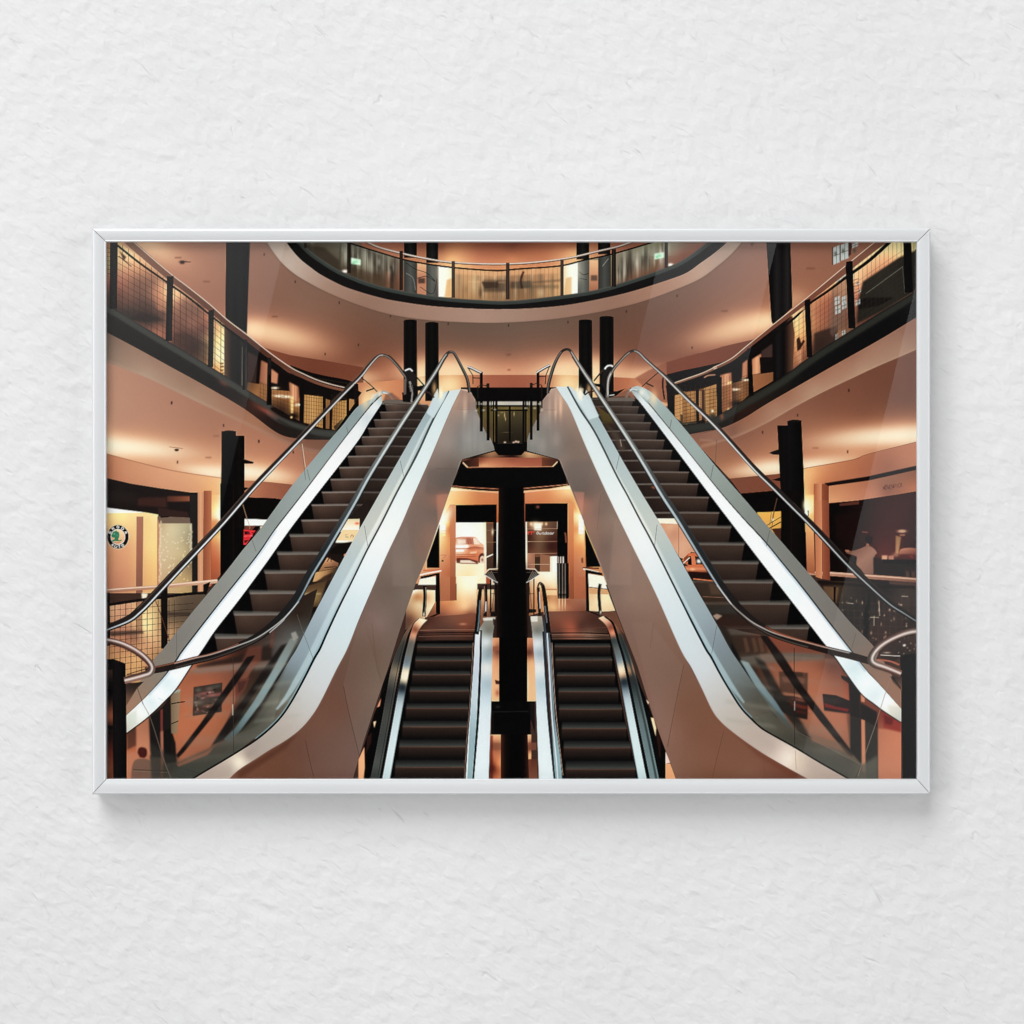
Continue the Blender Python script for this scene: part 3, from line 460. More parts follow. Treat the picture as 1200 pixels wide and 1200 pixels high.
    P(C1((508, 150), (735, 160), (740, 205), (510, 200)), (110, 92, 78)); P(C1((525, 150), (585, 148), (590, 158), (530, 160)), (30, 22, 20)); P(C1((510, 200), (755, 200), (755, 690), (508, 690)), Fld((186, 615, 176, 150, 116), (200, 620, 196, 176, 138), (215, 620, 172, 160, 126), (222, 630, 150, 136, 108), (195, 650, 194, 168, 132), (215, 650, 178, 156, 116), (190, 680, 186, 152, 116), (215, 680, 176, 146, 100), (223, 660, 130, 112, 86)))
    P(C1((505, 150), (520, 200), (522, 690), (503, 690)), (178, 122, 90), .9); P(C1((735, 0), (790, 0), (790, 690), (750, 690), (750, 200), (735, 180)), (38, 34, 32))
    for i in range(60):
        x = 186 + rng.random() * 38; y = 622 + rng.random() ** .8 * 62; G(x, y, .6, .6, (240, 222, 186), .5)
    for i in range(18): G(186.6 + rng.random() * 2, 612 + i * 4, .8, 1.4, (226, 200, 166), .6); G(223 + rng.random() * 2, 616 + i * 2.5, .9, 1.1, (206, 196, 170), .6)
    # round emblem on the shop wall
    cx, cy = 138.2, 629.2
    ell = lambda rx, ry: [(cx + rx * np.cos(t), cy + ry * np.sin(t)) for t in np.linspace(0, 2 * np.pi, 48, endpoint=False)]
    P(ell(13.0, 14.3), (206, 186, 158), 1, .3); P(ell(12.5, 13.9), (24, 19, 21)); P(ell(8.6, 9.3), (240, 224, 200)); P(ell(7.9, 8.5), Lin((0, 621), (0, 638), (236, 190, 140), (214, 152, 112)))
    GRN = (24, 136, 88)
    P(sp([(131.5, 626), (132.8, 623), (135, 622.6), (136, 621.6), (137.4, 623), (139, 623.4), (139.8, 626), (139.6, 629.5), (138.6, 631.5), (139.6, 633.2), (142.4, 632.2), (142, 633.8), (139, 634.4), (135, 634), (131.6, 634.8), (131.2, 633.4), (133.4, 632.4), (134.4, 630.4), (131.6, 629.6), (130.2, 627.6)]), GRN); G(134, 625.6, .6, .6, (150, 190, 150), .8); G(137.4, 627.4, .7, .7, (60, 160, 110), .8)
    ST([(132.6, 635.6), (137, 636.2), (141, 635.2)], .6, (120, 80, 60), .7)
    for txt, a0, a1, flip in (('SKODA', 207, 333, 0), ('AUTO', 126, 58, 1)):
        for i, ch in enumerate(txt):
            a = np.radians(a0 + (a1 - a0) * i / (len(txt) - 1)); r = 10.7
            px, py = cx + r * np.cos(a), cy + r * 1.09 * np.sin(a)
            up_ = (np.cos(a), np.sin(a)) if not flip else (-np.cos(a), -np.sin(a)); rt = (-up_[1], up_[0])
            k = .62
            ux = (rt[0] * k, rt[1] * k); uy = (-up_[0] * k * .8, -up_[1] * k * .8)
            write(ch, (px - 2 * ux[0] - 3 * uy[0], py - 2 * ux[1] - 3 * uy[1]), ux, uy, .78, (250, 242, 226))
    # between pillar and escalator: lit sign strip
    P(B1((990, 738), (1200, 752)) + B2((270, 768), (190, 872), (0, 860)) + B1((990, 855)), Lin((286, 575), (345, 575), (176, 116, 84), (150, 96, 72), (132, 84, 64)))
    P(B1((990, 855), (1200, 862)) + B2((190, 872), (0, 1100)) + [(260, 700), (286, 610)], (14, 9, 8))
    P(B1((1000, 1008), (1180, 1015), (1150, 1056), (1000, 1056)), (255, 248, 226)); P(C1((1112, 218), (1200, 215), (1170, 250), (1112, 250)), (110, 64, 50)); P(C2((150, 220), (190, 220), (150, 260)), (250, 206, 150))
    P(C1((1114, 245), (1196, 250), (1130, 350), (1112, 350)), (226, 52, 56)); P(C1((1118, 256), (1150, 256), (1160, 276), (1120, 280)), (30, 22, 20)); P(C1((1168, 262), (1184, 262), (1180, 275)), (40, 26, 22)); P(C1((1118, 318), (1150, 316), (1130, 336), (1118, 336)), (48, 30, 24)); ST(C1((1116, 290), (1176, 288)), .7, (250, 120, 120), .8); ST(C1((1116, 305), (1160, 303)), .7, (170, 30, 40), .8); G(291, 626, 1.2, 4, (200, 40, 60), .5)
    # lower railing left
    with clip([(122, 690)] + C1((170, 770), (400, 735), (560, 715), (850, 690)) + [(240, 700), (130, 900), (122, 900)]):
        P(box(120, 690, 245, 800), Fld((130, 715, 200, 150, 112), (150, 715, 190, 136, 104), (140, 740, 170, 116, 90), (160, 745, 150, 110, 84), (170, 720, 246, 196, 130), (172, 735, 252, 208, 138), (176, 752, 206, 152, 110), (185, 735, 190, 150, 106), (200, 725, 118, 98, 76), (215, 715, 90, 76, 62), (200, 740, 168, 132, 96), (130, 770, 176, 128, 88), (160, 770, 206, 150, 100), (185, 770, 156, 118, 82)))
        P(C1((170, 960), (400, 950), (412, 975), (180, 995)), (84, 66, 56), .9, .8); P(C1((360, 690), (402, 690), (400, 960), (358, 960)), (130, 96, 76), .7, .5); P(C1((580, 825), (740, 825), (740, 850), (580, 850)), (66, 54, 46), .8, .6)
        for i in range(13): ST(C1((170 + i * 38, 740), (168 + i * 38, 1300)), .65, (50, 32, 22), .85)
        for i in range(12): ST(C1((170, 812 + i * 43), (760, 762 + i * 40)), .6, (56, 36, 24), .8)
    P(C1((395, 690), (440, 692), (430, 725), (398, 728)), (255, 238, 200), .9, .5)
    sr = C1((165, 772), (300, 752), (420, 735), (560, 718), (700, 698), (845, 688)); ST(sr, 3.4, (26, 22, 20))
    hr = C1((140, 675), (300, 662), (480, 650), (620, 636), (760, 622), (930, 606)); ST(hr, 4.6, Lin((0, 680), (0, 694), (206, 160, 132), (150, 108, 86))); ST(hr, 1.4, (232, 196, 168), .8, off=-1)
    P(C1((145, 690), (172, 685), (176, 1060), (145, 1060)), (20, 16, 16)); P(C1((530, 650), (578, 645), (580, 1080), (532, 1080)), (24, 20, 19)); P(C1((830, 630), (880, 610), (850, 700), (835, 700)), (22, 18, 17))
    ST(C1((490, 735), (540, 870), (610, 1080)) + D1((580, 215)), 1, (86, 52, 40), .9)
    # lower pillars left
    P(B1((838, 392), (940, 390), (936, 1080), (838, 1080)) + C1((950, 560), (950, 250)), Lin((259, 0), (277, 0), (24, 21, 21), (14, 12, 12))); P(C1((948, -80), (1115, -80), (1112, 400), (1040, 470), (950, 580)), Lin((259, 0), (288, 0), (10, 9, 9), (14, 10, 9), (10, 8, 8)))
    P(B1((930, 422), (1000, 424), (998, 1080), (930, 1080)), Lin((275, 0), (287, 0), (12, 9, 9), (20, 14, 12), (10, 8, 8))); ST(B1((922, 760), (920, 1080)) + C1((1040, 200), (1040, 450)), .9, (40, 22, 16), .9, .3)
    P(sp(B1((835, 396), (885, 385), (942, 394), (885, 400))), (30, 27, 26)); P(B1((990, 590), (1065, 608), (1060, 620), (1000, 620)), (18, 14, 14)); ST(B1((992, 588), (1062, 610)), .8, (90, 66, 54), .9); P(B1((990, 785), (1030, 790), (1000, 812)), (16, 12, 12))
    ST(B1((985, 900), (1015, 1000), (1035, 1060)) + C1((1155, 240)), .8, (176, 140, 108), .7)

    # ---------------- ground level, right side -------------------
    P(B5((330, 725), (690, 690), (690, 810), (410, 830)), Lin((860, 560), (915, 570), (120, 76, 58), (122, 74, 54)))
    P(B5((405, 830), (690, 805), (700, 1090), (520, 970)), (13, 9, 8)); P(B5((525, 962), (695, 958), (695, 1080), (600, 1080)), Lin((888, 600), (915, 620), (226, 158, 74), (214, 150, 66)))
    P(C5((880, 125), (1050, 115), (1050, 330), (990, 260)), Lin((0, 600), (0, 632), (226, 160, 74), (206, 140, 66))); P(C5((985, 238), (1050, 232), (1052, 345), (1040, 330)), (74, 44, 30)); ST(C5((950, 215), (1050, 155)), .9, (40, 26, 18)); ST(C5((970, 235), (1050, 190)), 1.4, (50, 32, 22)); ST(C5((1005, 115), (985, 235), (975, 260)), .8, (120, 84, 60)); G(905.4, 609, .9, 1, (255, 236, 190), 1); ST(B5((665, 860), (640, 960), (625, 1030)), .8, (110, 80, 60), .8)
    P(B5((850, 652), (1200, 590)) + B6((700, 552), (1060, 462), (1060, 1100), (250, 1100)), Fld((950, 555, 226, 158, 104), (945, 590, 252, 200, 126), (945, 600, 255, 226, 158), (950, 620, 230, 164, 98), (958, 575, 190, 120, 80), (980, 560, 176, 112, 78), (1010, 552, 162, 102, 74), (1040, 545, 150, 100, 78), (1072, 540, 178, 120, 92), (965, 590, 180, 112, 76), (1000, 580, 180, 122, 86), (1040, 575, 150, 104, 84), (1070, 570, 156, 106, 80), (1000, 595, 190, 128, 92), (1030, 595, 172, 116, 92)))
    ST(B5((850, 654), (1200, 592)) + B6((700, 554), (1060, 463)), .7, (120, 76, 56), .8)
    P(B6((322, 762), (380, 758), (380, 1090), (322, 1090)), Lin((953, 0), (964, 0), (150, 86, 58), (186, 118, 82), (200, 138, 100))); P(B6((378, 760), (428, 768), (428, 1090), (378, 1090)), Lin((963, 0), (971, 0), (140, 78, 52), (118, 64, 44)))
    P(B6((395, 758), (700, 710), (1055, 632), (1055, 662), (700, 740), (425, 778)), (28, 20, 18), 1, .3)
    P(B6((428, 778), (700, 742), (1055, 664), (1055, 812), (700, 872), (428, 895)), Fld((975, 575, 190, 128, 90), (975, 587, 206, 142, 100), (1010, 565, 166, 108, 80), (1010, 583, 180, 120, 92), (1040, 565, 140, 98, 78), (1040, 575, 138, 94, 76), (1070, 556, 140, 94, 72), (1072, 572, 172, 110, 80), (1025, 580, 172, 116, 92)))
    write('MÖVENPICK'.replace('Ö', 'O'), (1034.8, 569.9), (.478, -.088), (.02, .78), .55, (92, 50, 46), .95); G(1039, 568.4, .5, .4, (92, 50, 46), .9); G(1037.4, 568.7, .5, .4, (92, 50, 46), .9)
    P(B6((428, 898), (700, 872), (1055, 812), (1055, 1100), (425, 1100)), (24, 14, 13))
    P(C6((425, 60), (620, 40), (1050, -25), (1050, 640), (440, 640)), Fld((975, 600, 12, 9, 9), (975, 640, 16, 9, 8), (990, 620, 26, 13, 11), (985, 670, 26, 15, 12), (1010, 600, 36, 20, 18), (1030, 600, 62, 30, 28), (1060, 590, 66, 32, 30), (1070, 620, 60, 32, 32), (1050, 620, 70, 32, 32), (1030, 640, 80, 36, 34), (1060, 640, 66, 30, 30), (1035, 650, 92, 42, 38), (1010, 660, 40, 24, 20), (1000, 675, 46, 34, 30), (1040, 680, 34, 24, 24), (1070, 670, 30, 24, 24), (1020, 650, 60, 30, 26)))
    P(C6((500, 62), (640, 42), (640, 66), (505, 78)), (96, 56, 42), .9, .3); P(C6((470, 140), (640, 120), (620, 270), (540, 330), (475, 310)), (34, 16, 13), .7, 1.5)
    # person with outstretched arm, seen from behind
    P(sp(C6((684, 310), (690, 290), (710, 284), (730, 298), (734, 325), (722, 350), (704, 356), (690, 345))), (26, 17, 16)); P(C6((692, 338), (712, 345), (712, 366), (688, 362)), (150, 100, 80), .9, .3)
    P(sp(C6((655, 374), (690, 360), (722, 362), (752, 385), (766, 410), (752, 425), (742, 470), (740, 560), (690, 565), (650, 520), (620, 485), (624, 440), (600, 425), (555, 410), (552, 396), (600, 392))), Lin((1000, 640), (1025, 670), (112, 78, 64), (150, 110, 92), (124, 92, 78)), 1, .35)
    P(C6((540, 385), (572, 388), (570, 402), (545, 398)), (170, 116, 88), .9, .3); P(C6((660, 255), (705, 258), (700, 268), (662, 266)), (150, 92, 78), .6, .4)
    P(C6((565, 430), (622, 430), (620, 490), (570, 470)), (40, 40, 36), .7, .8); P(C6((640, 560), (735, 565), (730, 700), (690, 800), (640, 700)), (18, 15, 15), .9, 1)
    P(C6((740, 440), (1050, 470), (1050, 580), (745, 570)), (34, 28, 28), .8, .8); P(C6((800, 425), (840, 425), (838, 458), (802, 458)), (206, 150, 118), .95, .5); P(C6((845, 428), (885, 425), (885, 456), (848, 458)), (170, 120, 96), .95, .5); P(C6((805, 452), (1050, 458), (1050, 490), (800, 480)), (22, 18, 18))
    P(C6((898, 285), (936, 295), (918, 415), (896, 410)), Lin((0, 625), (0, 650), (140, 104, 66), (178, 132, 90)), .95, .6); G(1057, 622.5, 3.4, 1.2, (240, 208, 160), 1); P(C6((922, 250), (964, 250), (960, 262), (925, 262)), (176, 128, 104), .9, .4); P(C6((925, 276), (965, 276), (962, 288), (928, 288)), (150, 104, 80), .9, .4)
    P(sp(C6((920, 412), (930, 385), (960, 374), (1010, 372), (1052, 382), (1052, 425), (1000, 435), (940, 432))), Lin((1053, 640), (1058, 655), (198, 140, 110), (110, 60, 50)), 1, .4); P(C6((925, 415), (1050, 420), (1050, 456), (930, 450)), (84, 36, 34), .9, .5); P(C6((985, 430), (1020, 425), (1018, 445)), (140, 50, 46), .9, .5); G(1050, 650, 3, 2, (180, 128, 100), .7)
    for x in (980, 1022): P(C6((x - 14, 510), (x + 12, 505), (x + 14, 580), (x - 12, 580)), (96, 66, 58), .8, .5); G(*C6((x, 520))[0], 1.4, 2, (20, 16, 16), .9)
    P(C6((850, 600), (1050, 615), (1045, 680), (945, 670), (945, 640), (855, 635)), (84, 62, 54), .9, .6)
    # lower railing right
    P(C6((345, 600), (620, 610), (1050, 640), (1050, 1080), (720, 1080), (480, 780)), Fld((965, 690, 44, 32, 26), (980, 695, 70, 56, 42), (990, 710, 46, 38, 32), (1000, 720, 42, 36, 32), (1020, 700, 36, 30, 28), (1040, 690, 40, 32, 30), (1040, 715, 56, 44, 40), (1060, 700, 66, 54, 48), (1070, 725, 50, 38, 32), (1010, 745, 52, 40, 34), (1030, 750, 62, 42, 36), (1050, 745, 54, 40, 34), (1000, 735, 40, 34, 30), (1020, 760, 40, 30, 26)))
    P(C6((385, 640), (500, 650), (480, 760), (400, 690)), (110, 84, 60), .8, .5); P(C6((460, 645), (478, 648), (474, 755), (462, 750)), (24, 18, 16))
    for i in range(14): ST(C6((480 + i * 42, 690 + i * 2), (480 + i * 42, 1090)), .5, (100, 84, 72), .35)
    for i in range(8): ST(C6((480, 755 + i * 52), (1050, 775 + i * 52)), .5, (100, 84, 72), .35)
    for i in range(46):
        x = 985 + rng.random() * 88; y = 700 + rng.random() * 50; G(x, y, .5 + rng.random() * .4, .6 + rng.random() * 1.2, (206, 176, 150), .25 + .5 * rng.random())
    for x0, y0, x1, y1 in ((720, 860, 780, 862), (780, 760, 785, 850), (940, 712, 985, 714), (745, 850, 745, 920), (560, 760, 600, 765)): ST(C6((x0, y0), (x1, y1)), .9, (176, 160, 140), .7)
    P(C6((670, 850), (715, 690), (710, 900), (700, 1060), (670, 1050)), (14, 12, 12), .9, 1)
    ST(C6((350, 612), (700, 640), (1050, 650)), 3, (30, 22, 20), .8, .5)
    hr = C6((280, 550), (450, 556), (640, 570), (850, 585), (1050, 600)); ST(hr, [4.2, 4.6, 5.2, 5.4, 5.6], Lin((0, 670), (0, 682), (190, 140, 112), (120, 84, 68))); ST(hr, 1.4, (214, 170, 144), .8, off=-1.2)
    # lower pillars right
    P(B5((665, 352), (740, 350), (765, 1085), (690, 1085)) + C6((165, 480), (90, 330), (92, 40)), Lin((911, 0), (927, 0), (14, 12, 11), (20, 17, 16), (12, 10, 10))); P(B5((735, 318), (835, 316), (850, 650), (858, 900), (862, 1085), (750, 1085)), Lin((925, 0), (943, 0), (22, 19, 19), (14, 12, 12), (10, 8, 8))); P(C6((88, -30), (255, -30), (270, 530), (262, 520), (95, 345)), Lin((915, 0), (945, 0), (12, 10, 9), (20, 13, 11), (9, 7, 7)))
    P(sp(B5((735, 320), (785, 310), (838, 318), (785, 326))), (26, 23, 22)); P(sp(B5((605, 545), (640, 530), (680, 522), (690, 555), (640, 558))), (24, 20, 20)); P(B5((625, 735), (690, 715), (690, 745)), (18, 15, 15)); ST(C6((162, 60), (165, 470)), .8, (46, 26, 20), .8, .3)
    P(C6((258, 0), (322, 0), (320, 180), (262, 200)), Fld((944, 582, 252, 200, 126), (948, 590, 255, 226, 160), (945, 600, 255, 244, 196), (950, 605, 240, 180, 110)), .95, .6); G(944.5, 592, 2.6, 5, (255, 240, 196), .9); P(C6((278, 110), (286, 110), (286, 150), (280, 150)), (26, 18, 16)); G(945, 602, 1.3, 2, (255, 250, 230), 1); P(C6((265, 205), (320, 200), (330, 555), (275, 545)), Lin((0, 615), (0, 672), (226, 158, 100), (190, 124, 82), (150, 90, 60))); P(C6((330, 40), (380, 40), (380, 590), (335, 575)), Lin((955, 0), (964, 0), (176, 108, 74), (196, 130, 92))); P(C6((378, 40), (428, 40), (435, 600), (385, 590)), Lin((963, 0), (972, 0), (150, 86, 58), (122, 68, 48)))
def paint_front():
    # ---------------- bridge, panorama lift and the space below -------------------
    P(box(540, 454, 660, 484), (14, 11, 11)); P(box(545, 470.5, 655, 475), Lin((545, 0), (655, 0), (60, 56, 52), (140, 132, 120), (206, 196, 180), (190, 182, 168), (206, 196, 180), (140, 132, 120), (60, 56, 52)), .9, .3)
    P(box(540, 476, 660, 520), Fld((550, 480, 60, 48, 24), (565, 485, 96, 82, 46), (575, 500, 86, 72, 44), (555, 500, 110, 90, 62), (600, 482, 104, 90, 52), (600, 500, 78, 66, 38), (620, 485, 96, 82, 46), (640, 482, 70, 58, 30), (638, 500, 104, 86, 58)))
    P(box(536, 518, 664, 580), (10, 8, 8))
    cab = sp(B3((706, 420), (706, 740), (722, 780), (745, 802), (905, 802), (928, 780), (942, 740), (942, 420)), 4)
    P(B3((735, 490), (914, 490), (914, 712), (735, 712)), Fld((585, 484, 92, 80, 50), (600, 484, 78, 68, 44), (610, 484, 80, 70, 46), (590, 500, 62, 54, 36), (608, 505, 54, 47, 33), (590, 517, 44, 36, 24), (608, 517, 46, 38, 26)))
    for x, y, w, h, a in ((788, 520, 3, 18, .8), (795, 545, 2.4, 14, .8), (855, 510, 3, 14, .7), (745, 520, 5, 6, .5), (770, 500, 12, 5, .3), (752, 455, 5, 4, .9), (800, 640, 30, 2, .25)):
        (cx, cy), = B3((x, y)); G(cx, cy, w / 8, h / 8, (220, 190, 130), a)
    for x, y in ((790, 711), (868, 705), (852, 712), (884, 708)): (cx, cy), = B3((x, y)); G(cx, cy, 1, .8, (255, 206, 176), .9)
    ST(B3((735, 716), (912, 716)), .6, (140, 130, 110), .6)
    P(B3((735, 716), (914, 716), (914, 760), (905, 802), (745, 802), (733, 760)), (12, 10, 10)); P(B3((706, 715), (745, 802), (905, 802), (942, 715), (914, 715), (900, 760), (750, 760), (735, 715)), (11, 9, 9))
    for x0, x1, y0, y1 in ((704, 716, 400, 745), (722, 738, 400, 760), (914, 928, 400, 760), (930, 944, 400, 745), (818, 832, 455, 705)): P(B3((x0, y0), (x1, y0), (x1, y1), (x0, y1)), (13, 11, 11))
    P(B3((690, 478), (950, 478), (950, 491), (690, 491)), (14, 12, 12)); P(B3((700, 448), (950, 448), (950, 460), (700, 460)), (24, 20, 18), .9)
    # soffit of the bridge
    P(B3((480, 835), (720, 775), (745, 802), (905, 802), (930, 775), (1170, 832), (1130, 885), (520, 890)), Fld((555, 535, 46, 28, 20), (575, 531, 150, 110, 80), (600, 536, 40, 24, 18), (620, 531, 190, 146, 104), (640, 533, 120, 84, 60), (650, 540, 80, 48, 34), (548, 540, 90, 54, 40)))
    P(B3((605, 818), (1050, 818), (1050, 884), (608, 884)), Fld((562, 540, 140, 82, 60), (600, 540, 150, 88, 66), (632, 540, 150, 88, 66), (600, 546, 176, 108, 78), (565, 547, 214, 150, 106)))
    P(B3((490, 845), (605, 815), (608, 886), (530, 886)), Lin((545, 540), (562, 540), (52, 30, 22), (96, 56, 40))); P(B3((1050, 815), (1165, 842), (1130, 884), (1050, 884)), Lin((635, 540), (654, 540), (110, 66, 46), (70, 42, 32))); ST(B3((495, 852), (530, 888)), 1.4, (226, 170, 128), .95); ST(B3((1160, 846), (1125, 882)), 1.4, (226, 170, 128), .95); ST(B3((530, 886), (800, 882), (1125, 880)), .9, (190, 130, 94), .8)
    P(B3((486, 870), (530, 890), (1125, 884), (1170, 860), (1190, 1000), (1130, 1010), (915, 1050), (750, 1050), (560, 1025), (415, 1010)), (11, 10, 10))
    # ground floor behind: left bay
    P(C3((520, 218), (940, 246), (940, 1080), (200, 1080), (380, 560)), Fld((530, 576, 250, 190, 130), (560, 580, 196, 124, 80), (580, 582, 190, 116, 74), (525, 600, 250, 200, 130), (522, 606, 255, 240, 190), (530, 620, 220, 150, 90), (530, 650, 196, 122, 76), (520, 690, 170, 98, 64), (535, 690, 150, 84, 54)))
    P(C3((525, 220), (935, 244), (935, 268), (760, 262), (515, 232)), (24, 14, 12)); ST(C3((530, 226), (935, 248)), .8, (176, 110, 80), .9); P(C3((512, 240), (600, 250), (932, 272), (932, 286), (700, 268), (512, 264)), Lin((530, 0), (584, 0), (255, 226, 176), (226, 168, 120), (214, 150, 110)))
    P(C3((505, 384), (555, 384), (555, 1080), (505, 1080)), Lin((0, 590), (0, 690), (196, 126, 86), (180, 112, 76), (146, 88, 60)))
    P(C3((412, 540), (505, 384), (505, 1080), (412, 1080)), Fld((518, 600, 250, 196, 128), (519, 608, 255, 250, 225), (522, 612, 252, 220, 160), (526, 606, 220, 140, 84), (526, 620, 206, 128, 76), (518, 630, 246, 196, 132), (520, 640, 228, 164, 106), (524, 650, 206, 134, 90), (518, 670, 182, 116, 80), (526, 690, 168, 106, 74)))
    for y0, y1, c in ((562, 580, (255, 252, 240)), (580, 612, (246, 238, 232)), (618, 634, (250, 226, 190)), (638, 662, (250, 214, 140))): P(C3((418, y0), (466, y0), (466, y1), (418, y1)), c, .95, .3)
    G(522.5, 605, 4, 8, (255, 244, 210), .8, 25); P(C3((430, 872), (448, 872), (448, 886), (430, 886)), (60, 30, 22), .9); ST(C3((420, 830), (470, 830), (440, 858)), .7, (176, 90, 70), .7)
    P(C3((555, 388), (916, 384), (916, 542), (555, 542)), (6, 6, 6))
    P(C3((555, 542), (822, 542), (822, 1080), (555, 1080)), Fld((535, 614, 255, 244, 214), (550, 618, 250, 244, 226), (566, 614, 255, 240, 206), (545, 625, 252, 244, 232), (535, 632, 255, 240, 200), (540, 662, 250, 220, 170), (560, 665, 250, 226, 176), (545, 680, 250, 216, 158), (560, 690, 252, 222, 170)))
    # the parked car in the shop
    P(sp(E3((238, 350), (262, 346), (310, 345), (342, 348), (362, 372), (390, 392), (395, 412), (394, 470), (372, 478), (238, 470)), 3), Fld((536, 632, 196, 128, 100), (552, 630, 214, 150, 118), (566, 642, 226, 160, 124), (540, 643, 240, 206, 176), (550, 644, 214, 136, 98), (560, 648, 206, 122, 84), (540, 652, 206, 128, 90), (552, 655, 196, 112, 76), (545, 640, 232, 180, 146)))
    P(E3((242, 354), (312, 350), (322, 352), (326, 384), (242, 386)), Lin((535, 0), (554, 0), (226, 180, 150), (176, 112, 88), (150, 88, 70)), .9, .3); P(E3((250, 360), (290, 358), (292, 382), (248, 384)), (246, 226, 204), .7, .8); ST(E3((300, 350), (306, 386)), .9, (150, 84, 64), .8); P(E3((330, 352), (346, 354), (366, 384), (334, 384)), (244, 214, 186), .85, .4); ST(E3((326, 350), (330, 386)), 1, (140, 78, 58), .8)
    P(E3((240, 388), (300, 386), (310, 396), (296, 404), (240, 404)), (255, 246, 232), .9, .5); ST(E3((238, 406), (300, 406), (330, 398), (395, 404)), .9, (160, 86, 60), .7); P(E3((240, 412), (282, 412), (280, 422), (240, 424)), (255, 246, 230), .95, .3); P(E3((300, 402), (350, 396), (392, 408), (388, 414), (340, 408), (302, 412)), (150, 80, 58), .6, .5); P(E3((312, 424), (350, 420), (346, 430), (314, 432)), (244, 206, 166), .8, .5)
    ST(E3((240, 438), (345, 436)), .7, (160, 90, 62), .8); ST(E3((240, 448), (345, 446)), .8, (150, 80, 56), .8); P(E3((244, 454), (300, 456), (352, 470), (356, 486), (270, 484), (242, 480)), (92, 46, 36), .9, .4); P(E3((262, 466), (310, 466), (348, 482), (262, 480)), (244, 220, 192), .85, .4)
    P(sp(E3((356, 480), (358, 446), (372, 430), (386, 434), (392, 452), (390, 480))), (92, 48, 38), .95, .3); P(sp(E3((364, 482), (366, 454), (378, 444), (388, 456), (386, 484))), (240, 208, 178), .95, .3); G(*E3((377, 464))[0], 1.1, 1.5, (120, 76, 60), .8); ST(E3((366, 444), (376, 434), (388, 440)), 1, (70, 36, 30), .9)
    P(C3((563, 915), (800, 915), (812, 945), (812, 1010), (700, 1080), (560, 1080)), Fld((540, 664, 250, 220, 172), (560, 664, 252, 226, 176), (550, 675, 246, 208, 150), (560, 680, 255, 232, 184), (540, 684, 250, 214, 158)))
    P(C3((800, 542), (822, 542), (828, 1020), (806, 1010)), Lin((0, 612), (0, 676), (250, 224, 170), (255, 238, 206), (240, 176, 132)), .9, .3)
    P(C3((822, 545), (884, 545), (884, 960), (826, 960)), Lin((0, 612), (0, 668), (100, 74, 56), (110, 80, 58), (84, 60, 44), (70, 52, 40))); P(C3((884, 542), (914, 542), (914, 960), (884, 960)), (22, 15, 13)); P(C3((914, 542), (928, 542), (928, 960), (916, 960)), (232, 214, 190)); G(*C3((880, 625))[0], 1, 2.6, (226, 206, 170), .9)
    ST(C3((824, 610), (912, 610)), .5, (150, 120, 96), .8); ST(C3((824, 716), (912, 716)), .5, (150, 120, 96), .8)
    ST(C3((820, 850), (882, 822)), 1.5, (250, 220, 190), .95); ST(C3((822, 836), (876, 818)), .6, (120, 80, 60), .8)
    P(C3((822, 956), (928, 945), (928, 965), (838, 968)), (226, 186, 150), .9, .3); pass
    P(C3((855, 1035), (930, 1050), (930, 1090), (858, 1090)), (250, 230, 196), .8); P(C3((880, 1040), (915, 1060), (912, 1085), (885, 1070)), (20, 16, 16), .9)
    P(C3((412, 560), (412, 940), (300, 940), (300, 880)), (8, 7, 8)); P(C3((298, 870), (304, 960), (290, 960), (290, 890)), (226, 160, 116), .9); ST(C3((270, 964), (430, 960)), 2, (196, 110, 74)); ST(C3((240, 1005), (300, 990), (430, 966)), 1.8, (240, 214, 190)); P(C3((250, 1016), (330, 1000), (400, 985), (400, 1000), (300, 1030), (240, 1040)), (26, 18, 18))
    P(C3((240, 1040), (380, 1015), (380, 1090), (225, 1090)), (252, 234, 200)); P(C3((380, 990), (414, 985), (414, 1090), (380, 1090)), (12, 10, 10))
    # right bay
    P(C4((240, 240), (650, 205), (690, 260), (800, 600), (1000, 1080), (250, 1080)), Fld((620, 580, 200, 126, 84), (640, 580, 206, 130, 84), (665, 575, 250, 190, 130), (668, 590, 206, 136, 84), (668, 630, 184, 110, 70), (675, 605, 252, 206, 130), (680, 640, 214, 136, 84), (670, 670, 150, 84, 54)))
    P(C4((240, 240), (650, 205), (655, 215), (480, 244), (245, 262)), (30, 18, 14)); ST(C4((242, 244), (640, 208)), .8, (190, 124, 92), .9); P(C4((245, 266), (450, 252), (660, 226), (664, 248), (450, 262), (248, 282)), Lin((612, 0), (668, 0), (226, 166, 124), (232, 172, 128), (255, 230, 184)))
    P(C4((248, 282), (262, 282), (266, 1080), (248, 1080)), (72, 40, 28)); P(C4((266, 376), (640, 372), (640, 1080), (266, 1080)), (8, 7, 7)); G(*C4((376, 406))[0], 1.6, 1.4, (140, 84, 64), .9)
    P(C4((280, 536), (548, 534), (548, 840), (280, 960)), Fld((620, 614, 120, 84, 62), (630, 614, 130, 98, 74), (650, 614, 96, 70, 54), (620, 628, 76, 44, 34), (632, 628, 120, 92, 68), (645, 630, 84, 54, 42), (620, 640, 84, 50, 38), (632, 640, 104, 78, 58), (645, 642, 70, 38, 30), (625, 652, 120, 80, 60), (645, 650, 100, 64, 48)))
    P(C4((345, 545), (410, 548), (408, 612), (345, 608)), (255, 244, 224), 1, .6); G(627, 615, 4, 3, (250, 220, 180), .7)
    for x in (318, 412, 450): G(*C4((x, 555))[0], 1, 1.2, (255, 206, 150), .9)
    for y in (598, 710, 815): ST(C4((280, y), (548, y - 2)), .6, (190, 150, 120), .7)
